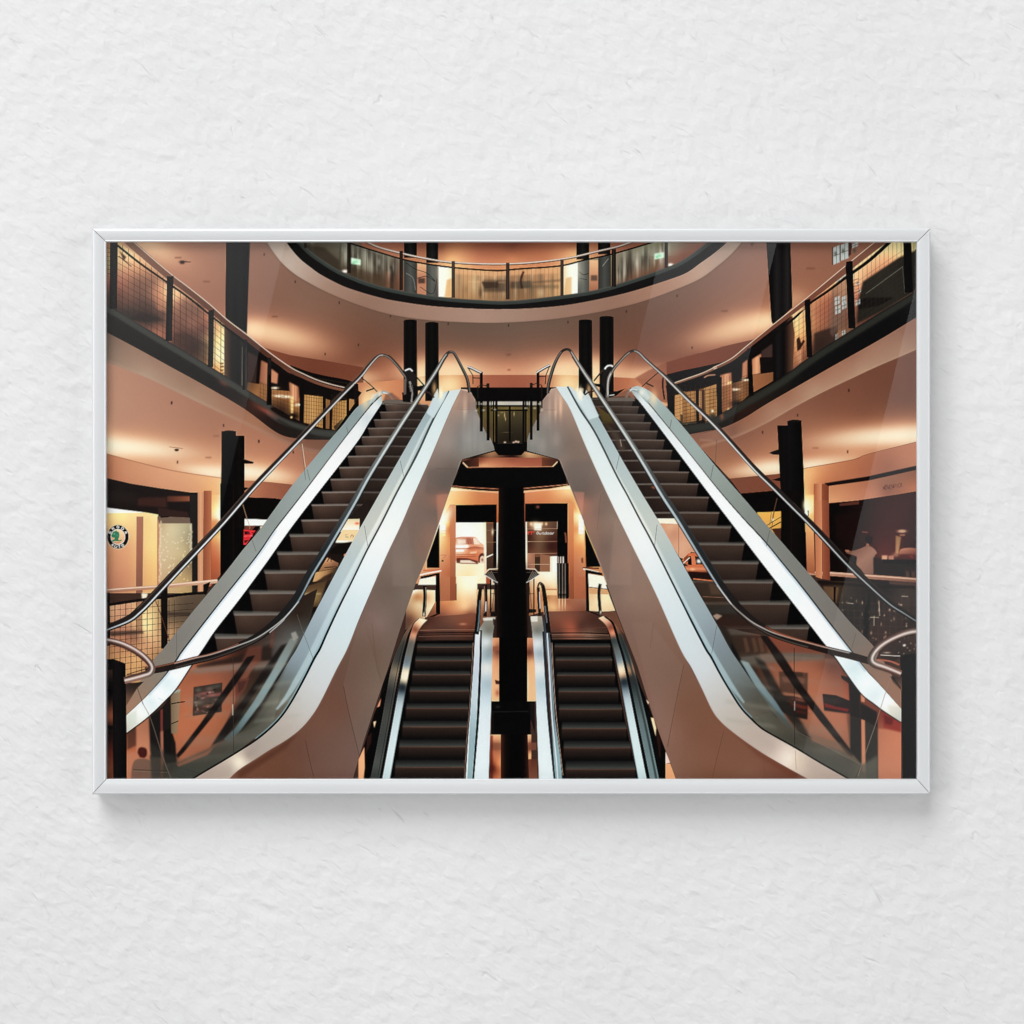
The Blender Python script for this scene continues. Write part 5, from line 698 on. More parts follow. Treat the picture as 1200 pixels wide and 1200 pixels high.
def escalator_left():
    # ---- far balustrade seen through glass ----
    # dark under-step volume
    stepL = [(474, 451), (483, 445), (492, 438), (502, 431), (512, 423), (523, 415), (535, 407), (548, 397), (562, 387), (577, 377), (592, 365), (610, 353), (628, 339.5), (649, 325), (671, 310), (695, 292.5), (720, 274), (747, 252), (776, 226)]
    glass_edge = [(500, 480), (470, 533), (444, 580), (413, 635), (380, 697), (362, 732), (348, 760), (340.5, 772), (317, 811), (290, 845), (262, 875), (225, 900)]
    inner = [(448, 470), (417, 520), (383, 565), (340, 620), (303, 672), (280, 703), (252, 739), (222, 783)]
    P(inner[::-1] + [(462, 468), (486, 470), (500, 482)] + glass_edge + [(200, 830)], (14, 11, 11))
    gx = lambda y: np.interp(y, [q_[1] for q_ in glass_edge], [q_[0] for q_ in glass_edge])
    for i, (y, x) in enumerate(stepL[:-1]):
        yn = stepL[i + 1][0]; h = yn - y
        xr = gx(y) + 2; xr2 = gx(yn) + 2
        k = min(1, i / 10)
        top = (92 - 6 * k, 76 - 8 * k, 66 - 9 * k)
        c1 = (80 - 4 * k, 68 - 7 * k, 60 - 9 * k); c2 = (56 - 8 * k, 46 - 11 * k, 41 - 12 * k)
        P([(x, y), (xr, y), (xr2, yn - h * .06), (x + 1 + h * .12, yn - h * .06)], Fld((x, y, *c1), (x + 12, y + 2, *top), (xr, y, *c1), (x, yn, *c2), ((x + xr) / 2, yn, *c2), (xr, yn, *c2), ((x + xr) / 2, y + h * .5, (c1[0] + c2[0]) / 2, (c1[1] + c2[1]) / 2, (c1[2] + c2[2]) / 2)))
        for j in range(int((xr - x) / 2.2)): ST([(x + 1 + j * 2.2, y + 1), (x + 1.6 + j * 2.2, yn - 1)], .5, (40, 30, 26), .06 + .08 * k, curve=False)
        ST([(x - .5, y), ((x + xr) / 2, y - .4), (xr, y)], .9 + .12 * i, (146, 136, 128), .75, .25)
        if i >= 12: P([(x - 1, y - 2.6 - .4 * (i - 12)), (xr, y - 2.2), (xr, y + .4), (x, y + .6)], (104, 100, 94), .75, .5)
        P([(x - 10, y + 1), (x, y - .5), (x + h * .16, yn), (x - 12, yn)], (8, 7, 7), .95, .6)
    # shop seen through the right glass
    P([(433, 556), (470, 503), (489, 469), (500, 482), (470, 533), (444, 580), (425, 614), (413, 600)], (34, 27, 24), .38, .6)
    with clip([(432, 585), (415, 600), (395, 622), (362, 672), (330, 725), (300, 760), (360, 760), (362, 732), (380, 697), (413, 635), (440, 588)]):
        P([(432, 585), (415, 600), (395, 622), (362, 672), (330, 725), (300, 760), (360, 760), (380, 697), (440, 588)], (44, 34, 28))
        P(C2((760, 170), (848, 168), (846, 250), (700, 262)), Lin((0, 608), (0, 622), (226, 190, 140), (255, 240, 216))); G(418.5, 613.4, 2, 1.1, (236, 90, 60), .9); P(C2((730, 245), (846, 246), (815, 335), (680, 330)), (232, 190, 136)); P(C2((690, 318), (820, 322), (810, 336), (680, 336)), (255, 238, 206))
        ST(C2((748, 295), (770, 297)), .8, (110, 66, 44), .9); ST(sp(C2((785, 300), (792, 282), (805, 288), (800, 300))), .8, (150, 96, 60), .9); ST(C2((745, 282), (765, 280)), .6, (160, 100, 66), .8)
        P(C2((700, 345), (790, 328), (810, 336), (770, 410), (690, 470), (640, 480), (620, 440), (650, 380)), (22, 16, 12), 1, .6); P(C2((735, 420), (770, 400), (745, 445)), (226, 150, 110), .9, .4)
        P(C2((640, 410), (735, 420), (720, 470), (600, 480), (600, 430)), (40, 28, 22), .8, .6)
        P(C2((560, 540), (620, 440), (700, 480), (695, 510), (600, 530)), Fld((385, 655, 196, 140, 100), (378, 665, 150, 110, 76), (392, 662, 130, 92, 66))); ST(C2((620, 470), (640, 440), (650, 470)), 1.2, (70, 44, 32), .9); ST(C2((600, 510), (695, 505)), 1.2, (60, 40, 30), .9)
        P(C2((540, 545), (690, 515), (690, 545), (640, 600), (520, 610)), Fld((372, 676, 190, 146, 96), (385, 672, 130, 98, 66), (390, 675, 70, 54, 40), (380, 681, 150, 110, 74))); P(C2((600, 570), (660, 545), (640, 600), (540, 615)), (50, 36, 28), .8, .6); P(C2((560, 600), (700, 598), (600, 640), (480, 650)), (60, 46, 34), .7, 1)
        P(C2((480, 640), (620, 600), (560, 790), (430, 790)), Fld((365, 690, 110, 84, 54), (375, 685, 96, 74, 48), (368, 700, 150, 124, 78), (360, 706, 130, 108, 70), (370, 712, 84, 64, 42)), .85, .6)
        P(C2((470, 795), (565, 785), (540, 828), (380, 832)), (22, 14, 12), .8, .6)
        P(C2((460, 690), (580, 690), (575, 700), (460, 702)), (196, 176, 140), .5, .6)
    # reflections at the foot of the near glass
    foot = D1((262, 700), (430, 560), (560, 420), (665, 290), (700, 250), (900, 190), (1200, 40)) + [(330, 727), (352, 700), (372, 690), (362, 732), (348, 760), (340.5, 772), (331, 800), (320, 848), (280, 879), (225, 913), (148, 913), (148, 858)]
    with clip(foot):
        P(box(140, 690, 380, 916), Fld((165, 880, 170, 102, 70), (185, 850, 60, 40, 32), (175, 905, 176, 112, 80), (160, 860, 110, 66, 48), (205, 830, 110, 74, 56), (212, 850, 172, 98, 66), (225, 800, 190, 112, 76), (240, 790, 176, 104, 72), (250, 775, 110, 70, 50), (222, 870, 170, 98, 68), (240, 860, 170, 98, 68), (255, 840, 150, 90, 64), (250, 810, 150, 92, 68), (260, 775, 120, 70, 50), (280, 765, 70, 44, 34), (270, 800, 96, 60, 44), (265, 830, 130, 78, 56), (280, 840, 50, 44, 38), (300, 760, 60, 42, 34), (305, 790, 60, 46, 38), (290, 850, 62, 58, 50), (300, 825, 70, 64, 54), (320, 790, 50, 42, 36), (320, 820, 84, 80, 70), (330, 770, 90, 88, 84), (345, 745, 90, 90, 88), (350, 720, 56, 44, 36), (250, 890, 62, 60, 52), (220, 900, 66, 66, 58), (200, 900, 62, 56, 48), (275, 870, 66, 62, 54)))
        # the side wall and floor seen through two panes
        P(E1((310, 300), (380, 292), (600, 262), (640, 250), (560, 400), (470, 600), (440, 640), (300, 690), (285, 560), (300, 400)), Fld((225, 795, 150, 92, 66), (240, 830, 172, 106, 74), (215, 860, 170, 104, 72), (250, 810, 160, 98, 70), (275, 790, 120, 78, 60), (265, 850, 150, 94, 66), (230, 880, 150, 96, 70)), .95, 1)
        P(E1((360, 300), (380, 285), (600, 258), (700, 255), (700, 280), (560, 292), (390, 308)), (126, 104, 92), .7, 1.2); P(E1((380, 275), (560, 235), (700, 180), (700, 250), (600, 258), (390, 285)), (48, 36, 31), .8, 1.5)
        P(E1((600, 200), (660, 190), (655, 260), (560, 330), (575, 260)), (116, 70, 54), .7, 1.2); P(E1((700, 130), (715, 60), (705, 200), (690, 200)), (120, 66, 46), .5, 1)
        # doorway, cabinet
        P(E1((183, 495), (240, 450), (275, 400), (280, 560), (275, 660), (190, 665)), (32, 30, 29), .95, .6); P(E1((232, 462), (243, 458), (243, 548), (233, 552)), (122, 62, 54), .9, .4); P(E1((232, 552), (246, 548), (246, 752), (236, 752)), (176, 112, 86), .85, .5); P(E1((246, 548), (276, 540), (296, 600), (300, 680), (250, 690)), (26, 24, 23), .92, .7)
        P(E1((277, 385), (316, 376), (312, 470), (302, 562), (278, 560)), Lin((200, 0), (212, 0), (120, 102, 80), (142, 124, 98)), .95, .4); ST(E1((279, 436), (312, 430), (336, 427)), 1.4, (26, 22, 20), .95); ST(E1((279, 520), (308, 508)), 1.3, (34, 28, 24), .9); P(E1((278, 385), (300, 378), (318, 372), (314, 384), (290, 392)), (150, 190, 194), .5, .5)
        # posters
        P(E1((372, 366), (492, 347), (490, 470), (368, 487)), (58, 50, 44), .97, .4)
        for x, y, rx, ry, c_, a in ((392, 378, 3, 2, (96, 92, 84), .8), (440, 372, 4, 2, (120, 100, 90), .7), (470, 362, 4, 1.6, (80, 80, 74), .8), (415, 392, 5, 1.4, (150, 92, 84), .8), (450, 400, 6, 1.4, (166, 104, 96), .8), (480, 396, 3, 1.6, (140, 80, 72), .7), (390, 400, 4, 1.4, (120, 88, 80), .7), (430, 420, 7, 1.6, (70, 52, 46), .8), (392, 432, 4, 2, (120, 106, 92), .6), (430, 445, 5, 1.4, (130, 88, 72), .7), (465, 440, 5, 1.6, (120, 84, 70), .7), (400, 466, 5, 1.6, (96, 62, 52), .8), (450, 462, 5, 1.4, (40, 34, 30), .8), (440, 388, 2, 1, (200, 150, 140), .6), (410, 412, 2, .9, (190, 120, 110), .6)):
            G(*E1((x, y))[0], rx, ry, c_, a, -8)
        for k in range(26): G(*E1((374 + rng.random() * 112, 366 + rng.random() * 108))[0], .6 + rng.random() * .7, .5 + rng.random() * .5, ((170, 130, 116), (30, 26, 24), (110, 100, 90))[k % 3], .6)
        ST(E1((340, 490), (360, 486)), .8, (130, 90, 70), .6)
        P(E1((545, 336), (606, 325), (590, 372), (562, 412), (548, 440)), (104, 62, 50), .9, .5); P(E1((556, 345), (595, 338), (580, 372), (560, 392)), (70, 46, 40), .7, .5)
        # dark struts and the blue skirt of the escalator beyond
        P(E1((298, 652), (330, 612), (400, 520), (500, 376), (596, 240), (630, 232), (566, 330), (450, 492), (330, 640), (306, 664)), (26, 22, 21), .95, .5)
        P(E1((440, 622), (520, 500), (566, 470), (540, 540), (470, 600)), (50, 46, 42), .85, 1); P(E1((452, 606), (540, 470), (600, 390), (660, 300), (740, 190), (770, 180), (690, 300), (590, 450), (500, 590)), (34, 29, 27), .9, 1)
        P(E1((556, 560), (640, 450), (740, 300), (800, 200), (830, 150), (790, 290), (700, 400), (640, 490)), (40, 33, 30), .85, 1.2)
        P(E1((500, 584), (545, 540), (625, 425), (700, 300), (778, 160), (808, 166), (748, 282), (660, 425), (570, 545), (520, 600)), Fld((270, 865, 74, 92, 96), (290, 840, 110, 134, 136), (305, 815, 122, 146, 148), (322, 785, 130, 148, 148), (338, 755, 120, 126, 122)), .95, .5); P(E1((780, 140), (800, 132), (812, 160), (790, 172)), (150, 146, 138), .8, .5)
        P(E1((600, 590), (680, 470), (780, 330), (850, 200), (900, 90), (960, 60), (900, 220), (800, 390), (720, 520), (640, 570)), Fld((300, 860, 74, 72, 64), (320, 830, 96, 92, 84), (345, 790, 104, 102, 98), (365, 750, 118, 122, 122)), .7, 1.6)
        P(E1((700, 520), (760, 440), (850, 300), (940, 130), (960, 140), (890, 300), (800, 440), (745, 510)), Fld((330, 840, 120, 124, 118), (350, 800, 140, 156, 160), (375, 755, 150, 170, 176)), .75, 1.2); ST(E1((720, 470), (760, 462), (800, 430)), 1.6, (170, 168, 156), .6, .6)
        # floor mirrored in the lower glass
        P(E1((240, 690), (300, 684), (440, 622), (540, 566), (660, 520), (760, 470), (740, 540), (540, 652), (360, 756), (240, 756)), Fld((195, 900, 70, 70, 62), (230, 900, 72, 72, 64), (260, 880, 78, 76, 68), (300, 860, 92, 90, 80), (330, 840, 104, 100, 90)), .8, 1.6); P(E1((180, 590), (250, 640), (310, 660), (300, 700), (240, 756), (190, 756)), (60, 58, 52), .6, 2)
        P(E1((300, 690), (420, 640), (455, 622), (430, 650), (310, 700)), (150, 96, 72), .6, .8)
        for y0, y1, a in ((172, 196, .3), (268, 300, .34), (395, 430, .4), (458, 482, .3), (560, 600, .3), (640, 660, .25)):
            P(E1((340, y0 + 14), (600, y0 + 4), (880, y0 - 10), (870, y1 - 8), (600, y1), (330, y1 + 16)), (132, 126, 116), a * .62, 2.6)
        # person at the foot, seen through the glass
        P(E1((128, 486), (184, 490), (190, 650), (132, 640)), Lin((0, 838), (0, 885), (170, 112, 84), (190, 130, 98)), .85, 1); P(E1((95, 540), (128, 520), (130, 610), (92, 630)), (84, 56, 44), .8, 1)
        P(E1((92, 640), (190, 640), (190, 756), (92, 756)), (172, 114, 86), .8, 1.5); P(sp(E1((108, 756), (116, 690), (136, 668), (176, 668), (198, 690), (206, 756))), (104, 84, 72), .85, .8); P(sp(E1((136, 640), (142, 622), (158, 618), (174, 626), (176, 648), (166, 662), (146, 660))), (70, 30, 27), .95, .5)
        ST(E1((118, 712), (262, 718)), 1, (54, 48, 42), .7); ST(E1((118, 718), (262, 724)), .7, (120, 110, 96), .5)
        P(E1((190, 655), (232, 660), (232, 756), (196, 756)), (66, 64, 58), .8, 1)
        ST(E1((270, 690), (420, 735)), .8, (60, 60, 54), .6)
    # cladding
    clad = [(540, 456), (547, 456), (552, 460), (557, 469), (558, 480), (562, 490), (566, 500), (570, 508), (575, 514), (578.5, 523), (579.5, 527.5), (542, 538), (540, 541), (533, 560), (525, 582), (513, 617), (500, 655), (487, 684), (476, 715), (467, 743), (455, 782), (437, 835), (427, 866), (413, 914), (240, 914), (268, 913), (280, 902), (317, 878), (350, 856), (375, 823.5), (394, 785), (407, 760), (430, 706), (455, 645), (480, 593), (505, 535), (527, 483)]
    P(clad, Fld((542, 462, 160, 130, 112), (546, 470, 172, 140, 120), (552, 476, 136, 118, 108), (540, 500, 130, 120, 114), (560, 510, 128, 126, 122), (570, 522, 122, 120, 114), (545, 520, 120, 117, 113), (550, 532, 124, 120, 113), (525, 520, 140, 128, 120), (530, 545, 112, 100, 92), (515, 545, 120, 106, 98), (520, 570, 104, 92, 86), (500, 570, 122, 104, 96), (510, 600, 116, 98, 90), (515, 588, 150, 104, 86), (490, 605, 122, 104, 94), (505, 630, 134, 108, 92), (480, 640, 118, 102, 94), (490, 660, 120, 104, 92), (495, 640, 130, 104, 90), (470, 660, 124, 108, 98), (455, 690, 110, 96, 86), (475, 700, 116, 102, 92), (445, 730, 124, 104, 96), (465, 730, 114, 98, 88), (430, 760, 108, 86, 74), (450, 770, 112, 94, 82), (415, 790, 106, 82, 70), (440, 810, 116, 96, 84), (400, 830, 110, 80, 66), (425, 850, 110, 90, 80), (375, 850, 112, 82, 68), (405, 880, 112, 88, 78), (380, 880, 110, 84, 72), (350, 880, 106, 76, 62), (330, 900, 108, 74, 56), (370, 905, 110, 82, 70), (400, 908, 112, 86, 76), (300, 908, 112, 76, 58)))
    with clip(clad):
        P(C3((385, 300), (495, 290), (400, 600)), (176, 122, 100), .55, .8); G(505, 628, 8, 12, (150, 112, 92), .5); P(C3((110, 560), (300, 200), (385, 300), (400, 580), (300, 850)), (112, 96, 88), .35, 3); P(C3((0, 760), (120, 560), (160, 760), (190, 1100), (0, 1100)), (128, 112, 102), .4, 1)
        P(C3((300, 70), (590, 70), (520, 210), (380, 300), (290, 290)), (100, 90, 84), .4, 2); ST(B3((300, 895), (470, 895)), .8, (90, 80, 74), .4, .4)
        ST(D2((668, 400), (700, 560), (770, 850)), .7, (66, 50, 42), .8); ST(D2((425, 750), (450, 870), (482, 1000)), .7, (70, 48, 38), .7); P(D2((668, 400), (700, 560), (770, 850), (910, 420), (870, 250), (800, 0), (760, 0)), (122, 108, 98), .22); ST(D2((850, 0), (880, 260), (920, 380)), .7, (90, 76, 68), .4); P(D2((380, 700), (240, 800), (0, 945), (0, 1000), (300, 800)), (84, 52, 38), .6, 2)
        for x, w, c, a in ((546, 1.2, (220, 180, 150), .7), (549.5, 1.4, (120, 104, 98), .5), (544, .9, (230, 190, 160), .6)): G(x, 476, w, 9, c, a)
        P(B3((490, 345), (540, 345), (580, 430), (585, 480), (440, 480)), (140, 116, 106), .5, 1.2); ST(B3((470, 480), (590, 482)), .8, (120, 104, 96), .5); P(B3((490, 480), (590, 480), (610, 540), (600, 760), (490, 790)), (150, 146, 140), .35, 3)
        for x in (520, 560, 600, 650): ST(B3((x, 500), (x + 2, 800)), 1.4, (120, 114, 108), .3, .5)
        ST(B3((480, 840), (430, 1000), (400, 1080)) + C3((300, 860), (230, 1060)), 1.2, (176, 160, 148), .5, .4)
        ST([(540, 456), (552, 460), (557.5, 470)], 1.2, (214, 176, 156), .8)
        for p in ((560, 490), (548, 515), (565, 522), (575, 515)): G(*p, 4, 7, (160, 152, 146), .3)
    # deck: white outer strip
    dk = [(526, 458), (507, 493), (488, 534), (465, 577), (447, 613), (430, 645), (413, 680), (397, 712), (383, 742), (375, 760), (368, 772), (357, 794), (344, 818), (331, 838), (317, 853), (300, 867), (280, 880), (262, 891), (240, 904), (225, 913)]
    we = [(540, 456), (527, 483), (505, 535), (485, 580), (470, 615), (452, 653), (436, 690), (421, 725), (407, 760), (394, 785), (375, 823.5), (363, 842), (350, 856), (334, 868), (317, 878), (300, 889), (280, 902), (268, 913)]
    band(dk, we, Fld((533, 462, 190, 206, 206), (520, 485, 190, 210, 212), (505, 510, 196, 214, 214), (480, 560, 206, 222, 220), (465, 600, 222, 230, 226), (450, 630, 232, 234, 230), (432, 670, 214, 226, 228), (415, 710, 190, 212, 220), (400, 740, 188, 206, 212), (385, 770, 190, 196, 198), (370, 800, 186, 188, 188), (355, 835, 178, 172, 166), (335, 855, 168, 156, 146), (310, 873, 160, 148, 138), (290, 886, 164, 148, 136), (281, 893, 226, 206, 180), (270, 900, 176, 160, 146), (250, 906, 166, 148, 136)))
    ST(we, .8, (150, 120, 108), .6, .2, off=-.4)
    # grey inner strip
    ge = [(500, 482), (480, 517), (460, 552), (444, 580), (413, 635), (380, 697), (362, 732), (348, 760), (340.5, 772), (330, 790), (317, 811), (308, 826)]
    gcol = Fld((515, 465, 176, 196, 200), (505, 480, 140, 160, 166), (490, 500, 146, 164, 168), (470, 545, 160, 172, 172), (460, 575, 170, 176, 172), (440, 600, 176, 178, 170), (425, 630, 180, 182, 174), (420, 645, 170, 180, 178), (400, 680, 160, 178, 184), (385, 710, 150, 170, 180), (370, 740, 136, 154, 164), (360, 760, 130, 150, 160), (345, 790, 120, 134, 140), (325, 825, 120, 120, 112))
    P(sp([(362, 732), (348, 760), (330, 792), (300, 838), (262, 880), (240, 905)], 4) + sp([(262, 892), (300, 868), (331, 838), (344, 818), (375, 760)], 4), Fld((355, 760, 110, 118, 120), (335, 800, 100, 104, 98), (310, 840, 98, 96, 86), (280, 870, 84, 80, 70), (330, 825, 116, 114, 102)), .85, 1.2, fade=((330, 800), (262, 893)))
    for y, w in ((776, 5), (797, 6), (818, 6), (838, 5)): P([(300, y + w), (352, y - 2), (352, y + w - 4), (296, y + 2 * w)], (150, 148, 136), .28, 1.6)
    P(sp(ge[:10], 4) + [(317, 811), (331, 838)] + sp([(331, 838), (344, 818), (357, 794), (375, 760), (397, 712), (430, 645), (465, 577), (507, 493), (526, 458)], 4) + [(520, 460), (512, 470), (513, 456), (509, 466)], gcol, fade=((352, 772), (322, 820)))
    mid = [(517, 466), (497, 500), (470, 555), (445, 603), (421, 648), (397, 694), (374, 742), (360, 770), (345, 797), (334, 815), (322, 830)]
    ST(mid, [1.5, 2, 3, 4, 5, 6, 7, 7, 7, 5, 2], Fld((510, 475, 190, 206, 210), (470, 555, 206, 210, 200), (440, 612, 226, 224, 212), (421, 645, 206, 214, 210), (397, 694, 186, 206, 212), (374, 742, 160, 190, 200), (345, 797, 160, 184, 188)), .75, .7, off=-2.5)
    ST(dk, [2, 2.4, 2.4, 2.2, 2, 2, 2, 2.4, 2.6, 2.8, 2.8, 2.6, 2.4, 2.4, 2.4, 2.4, 2.2, 2.2, 2.2, 2.2], Fld((520, 465, 60, 70, 72), (470, 570, 74, 78, 76), (430, 645, 50, 52, 52), (397, 712, 20, 30, 38), (370, 770, 10, 16, 24), (330, 838, 22, 20, 20), (260, 890, 26, 20, 18)))
    ST(dk[7:16], 1, (120, 176, 190), .8, .3, off=1.8)
    for a, b in (((427, 616), (431, 640)), ((355, 740), (367, 772)), ((469, 540), (473, 558))): ST([a, b], .7, (90, 98, 100), .75)
    # spiky reflections at the very top
    P([(500, 484), (509, 462), (513, 455), (514.5, 466), (517, 469), (522, 460), (526, 457), (520, 470), (508, 490)], (178, 198, 202), .95, .3); G(516.5, 462, 2, 4.5, (255, 232, 186), .95); G(509, 455, 2, 6, (250, 196, 130), .6)

    # ---- outer skirt ----
    go = [(453, 459), (441.7, 465), (420, 476), (401, 499), (381, 522), (343, 568), (305, 620), (285, 644), (260, 676), (225, 718), (191.7, 760), (181, 772), (165, 797), (150, 822), (146, 835)]
    gl = [(447, 463), (440, 469), (432, 478), (408, 508), (383, 541), (352, 582), (322.5, 620), (300, 652.5), (260, 703), (215.8, 760), (207, 773), (192, 793), (173, 814), (148, 838)]
    band(go, gl, Fld((445, 466, 150, 166, 166), (420, 485, 128, 142, 142), (390, 525, 134, 148, 146), (360, 560, 140, 150, 148), (320, 612, 132, 138, 134), (290, 650, 136, 140, 136), (250, 700, 130, 128, 122), (210, 750, 122, 118, 112), (185, 790, 128, 118, 106), (165, 815, 140, 116, 98), (152, 828, 150, 116, 94)))
    wi = [(448, 472), (432, 496), (417, 520), (369, 582), (340, 620), (311, 661), (280, 703), (252, 739), (238, 760), (222, 783), (206, 807), (192, 822), (172, 841), (148, 859)]
    band(gl, wi, Fld((449, 466, 150, 166, 168), (440, 475, 206, 214, 214), (430, 490, 190, 198, 200), (420, 502, 214, 218, 218), (405, 525, 226, 226, 226), (385, 550, 240, 238, 238), (350, 595, 246, 244, 246), (310, 645, 244, 244, 248), (270, 700, 244, 246, 250), (230, 755, 244, 248, 252), (205, 790, 240, 248, 252), (197, 800, 200, 226, 232), (185, 815, 240, 246, 248), (178, 822, 206, 226, 230), (165, 835, 236, 236, 228), (155, 845, 206, 206, 190), (150, 852, 190, 184, 168)))
    P([(150, 838), (160, 832), (160, 848), (150, 856)], (190, 196, 184), .6, 1); ST([(185, 818), (192, 821)], 1, (170, 200, 206), .6)
    ST(gl, [2, 2, 1.5, 1.3, 1.3, 1.4, 1.6, 1.8, 1.8, 2, 2, 1.6, 1.2, .8], Fld((447, 463, 60, 62, 60), (383, 541, 100, 86, 80), (322, 620, 50, 46, 46), (260, 703, 22, 26, 34), (210, 770, 26, 30, 38), (160, 825, 130, 110, 92)))
    ST(gl[6:13], 2, (150, 186, 214), .75, .5, off=-1.8)
    ST(wi, 1.2, (24, 22, 22), .8, .3, off=-.8)
    # top curve of the skirt
    ST([(462, 470), (457, 463), (450, 459.5), (443, 462.5), (436, 471)], 3.2, (140, 152, 150)); ST([(460, 468), (455, 462), (449, 460)], 1, (220, 226, 222), .9); P([(452, 462), (459, 460), (468, 467), (472, 472), (448, 472)], (120, 86, 70), .8, .5)
    P([(449, 471), (452, 468), (485, 470), (485, 474), (447, 474)], (104, 94, 86)); ST([(450, 473.2), (486, 474)], .8, (60, 52, 46))
    G(445, 462, 1.6, 3, (250, 226, 190), .6); P([(436, 462), (444, 460), (440, 468), (432, 474)], (206, 206, 198), .5, .6); G(428, 471, 3, 6, (250, 200, 140), .55)
    for a, b in (((353, 516), (358, 562)), ((360, 550), (363, 563)), ((406, 500), (408, 508)), ((295, 632), (300, 646)), ((207, 735), (207, 772))): ST([a, b], .8, (96, 92, 86), .7)
    ST([(354, 520), (358, 548)], .8, (220, 190, 160), .7); ST(D1((365, 510), (420, 620), (500, 870), (550, 1000)), .8, (120, 104, 92), .7); ST(D1((330, 410), (370, 520)), .9, (60, 50, 44), .7)
    # ---- outer handrail ----
    oh = [(118, 741), (124, 737), (150, 726), (163, 716), (175, 704), (200, 677), (233, 642), (262, 611), (300, 568), (350, 516), (400, 463.5), (422, 441.5), (431, 430), (440, 420), (445, 416.6), (449, 416), (454, 417.5), (458, 420.5), (466, 429), (472, 437), (478, 446), (481.6, 456), (483, 468)]
    ST(oh, [7, 8, 9.5, 10, 10, 9.6, 9, 8, 7, 6, 5, 4.6, 4.4, 4, 3.6, 3.4, 3.2, 3.2, 3.6, 3.8, 3.8, 4, 3.6], Lin((124, 737), (448, 416), (42, 36, 34), (48, 42, 40), (44, 38, 36), (60, 55, 52)))
    ST(oh[:16], [1, 1.2, 1.6, 1.8, 1.8, 1.8, 1.8, 1.8, 2, 2, 1.8, 1.6, 1.4, 1.2, 1, .8], Lin((124, 737), (448, 416), (196, 206, 216), (226, 230, 236), (206, 206, 206), (190, 184, 178)), .95, .2, off=[1.5, 1.6, 2, 2, 2.2, 2.2, 2, 1.8, 1.4, 1.2, 1, .8, .8, .5, 0, 0])
    ST(oh[3:14], 1.2, (110, 86, 74), .6, .3, off=-3.2); ST(oh[14:], 1, (170, 160, 150), .7, .2, off=.3); ST(oh[16:], 1, (20, 18, 18), .7, .3, off=-1.6)
    # cross pieces at the landing
    P(A2((668, 870), (700, 862), (740, 900), (745, 960), (690, 960)), (40, 36, 35)); ST(A2((672, 872), (700, 862), (718, 876)), 1.8, (206, 206, 202)); ST(A2((715, 880), (790, 965)), 1.6, (40, 34, 32)); P(A2((735, 965), (790, 955), (800, 985), (745, 990)), (24, 20, 20)); ST(A2((760, 985), (810, 1000), (845, 1030)), 1.8, (60, 44, 38)); P(A2((655, 1000), (750, 990), (745, 1060), (660, 1055)), (22, 19, 18)); P(A2((665, 920), (682, 920), (680, 1010), (664, 1015)), (120, 108, 100), .8, .3)
    ST(A2((700, 935), (717, 990), (712, 1055)), 2.4, (130, 124, 118)); ST(A2((708, 950), (722, 1000), (718, 1050)), 1, (30, 26, 25))
    ST(A2((415, 910), (470, 955), (510, 995)), 1.3, (50, 34, 28)); ST(A2((445, 992), (495, 975)), 1.7, (46, 32, 26)); P(A2((375, 950), (388, 950), (385, 1060), (375, 1060)), (30, 22, 20), .9)
    # ---- inner handrail ----
    ih = [(170, 786), (184, 784.5), (205, 780), (228, 774), (247, 769.5), (265, 763.5), (281, 757), (298, 749), (313, 738.5), (330, 723), (347, 702), (363, 673), (380, 646), (397, 618), (415, 588), (433, 556), (467, 502), (489, 469), (510, 437), (519, 421.5), (523.5, 415), (527, 412.6), (531, 413.2), (534, 417), (541.7, 431.7), (547, 443), (549, 452), (550, 460)]
    wd = [8.6, 8.6, 8.8, 9, 9, 9, 9.2, 9.6, 10, 10.4, 10, 9.6, 9, 8.4, 7.6, 7, 5.8, 5.2, 4.6, 4.2, 3.8, 3.4, 3.2, 3.4, 3.6, 3.8, 3.8, 3.6]
    ST(ih, wd, Fld((180, 785, 46, 36, 32), (228, 774, 38, 31, 28), (281, 757, 36, 32, 30), (313, 738, 36, 34, 33), (347, 702, 40, 40, 41), (380, 646, 48, 51, 53), (415, 588, 78, 81, 82), (450, 530, 116, 118, 115), (490, 469, 120, 120, 116), (512, 435, 100, 98, 95), (522, 420, 72, 70, 67), (530, 413, 54, 50, 48), (545, 440, 50, 46, 44), (550, 458, 44, 40, 38)))
    ST(ih[8:21], [1, 1.4, 2.2, 2.5, 2.6, 2.6, 2.5, 2.3, 1.9, 1.6, 1.3, 1.1, .8], Fld((320, 733, 206, 206, 206), (347, 702, 130, 150, 160), (380, 646, 150, 176, 190), (415, 588, 170, 186, 192), (450, 530, 196, 204, 204), (490, 469, 206, 206, 200)), .9, .4, off=[4.2, 4.2, 3.7, 3.1, 2.7, 2.2, 1.6, 1, .4, 0, -.2, -.2, -.2])
    ST(ih[9:21], .9, (20, 24, 28), .9, .2, off=[5, 4.8, 4.6, 4.3, 4, 3.6, 3.3, 2.8, 2.5, 2.2, 2, 1.8]); ST(ih[12:20], 1, (70, 70, 68), .6, .3, off=[-4, -4, -3.6, -3.4, -2.6, -2.4, -2.2, -1.8])
    ST(ih[2:11], [1, 1, 1, 1.1, 1.1, 1.2, 1.2, 1.2, .8], (206, 200, 194), .9, .2, off=[-2.6, -2.6, -2.4, -2.2, -1.2, 0, 1.2, 3, 4.4]); ST(ih[:7], 1.4, (176, 110, 82), .7, .4, off=-3.2); ST(ih[2:9], 1.3, (96, 90, 84), .6, .4, off=2.4)
    ST(ih[21:], 1, (150, 144, 138), .7, .2, off=-.6)
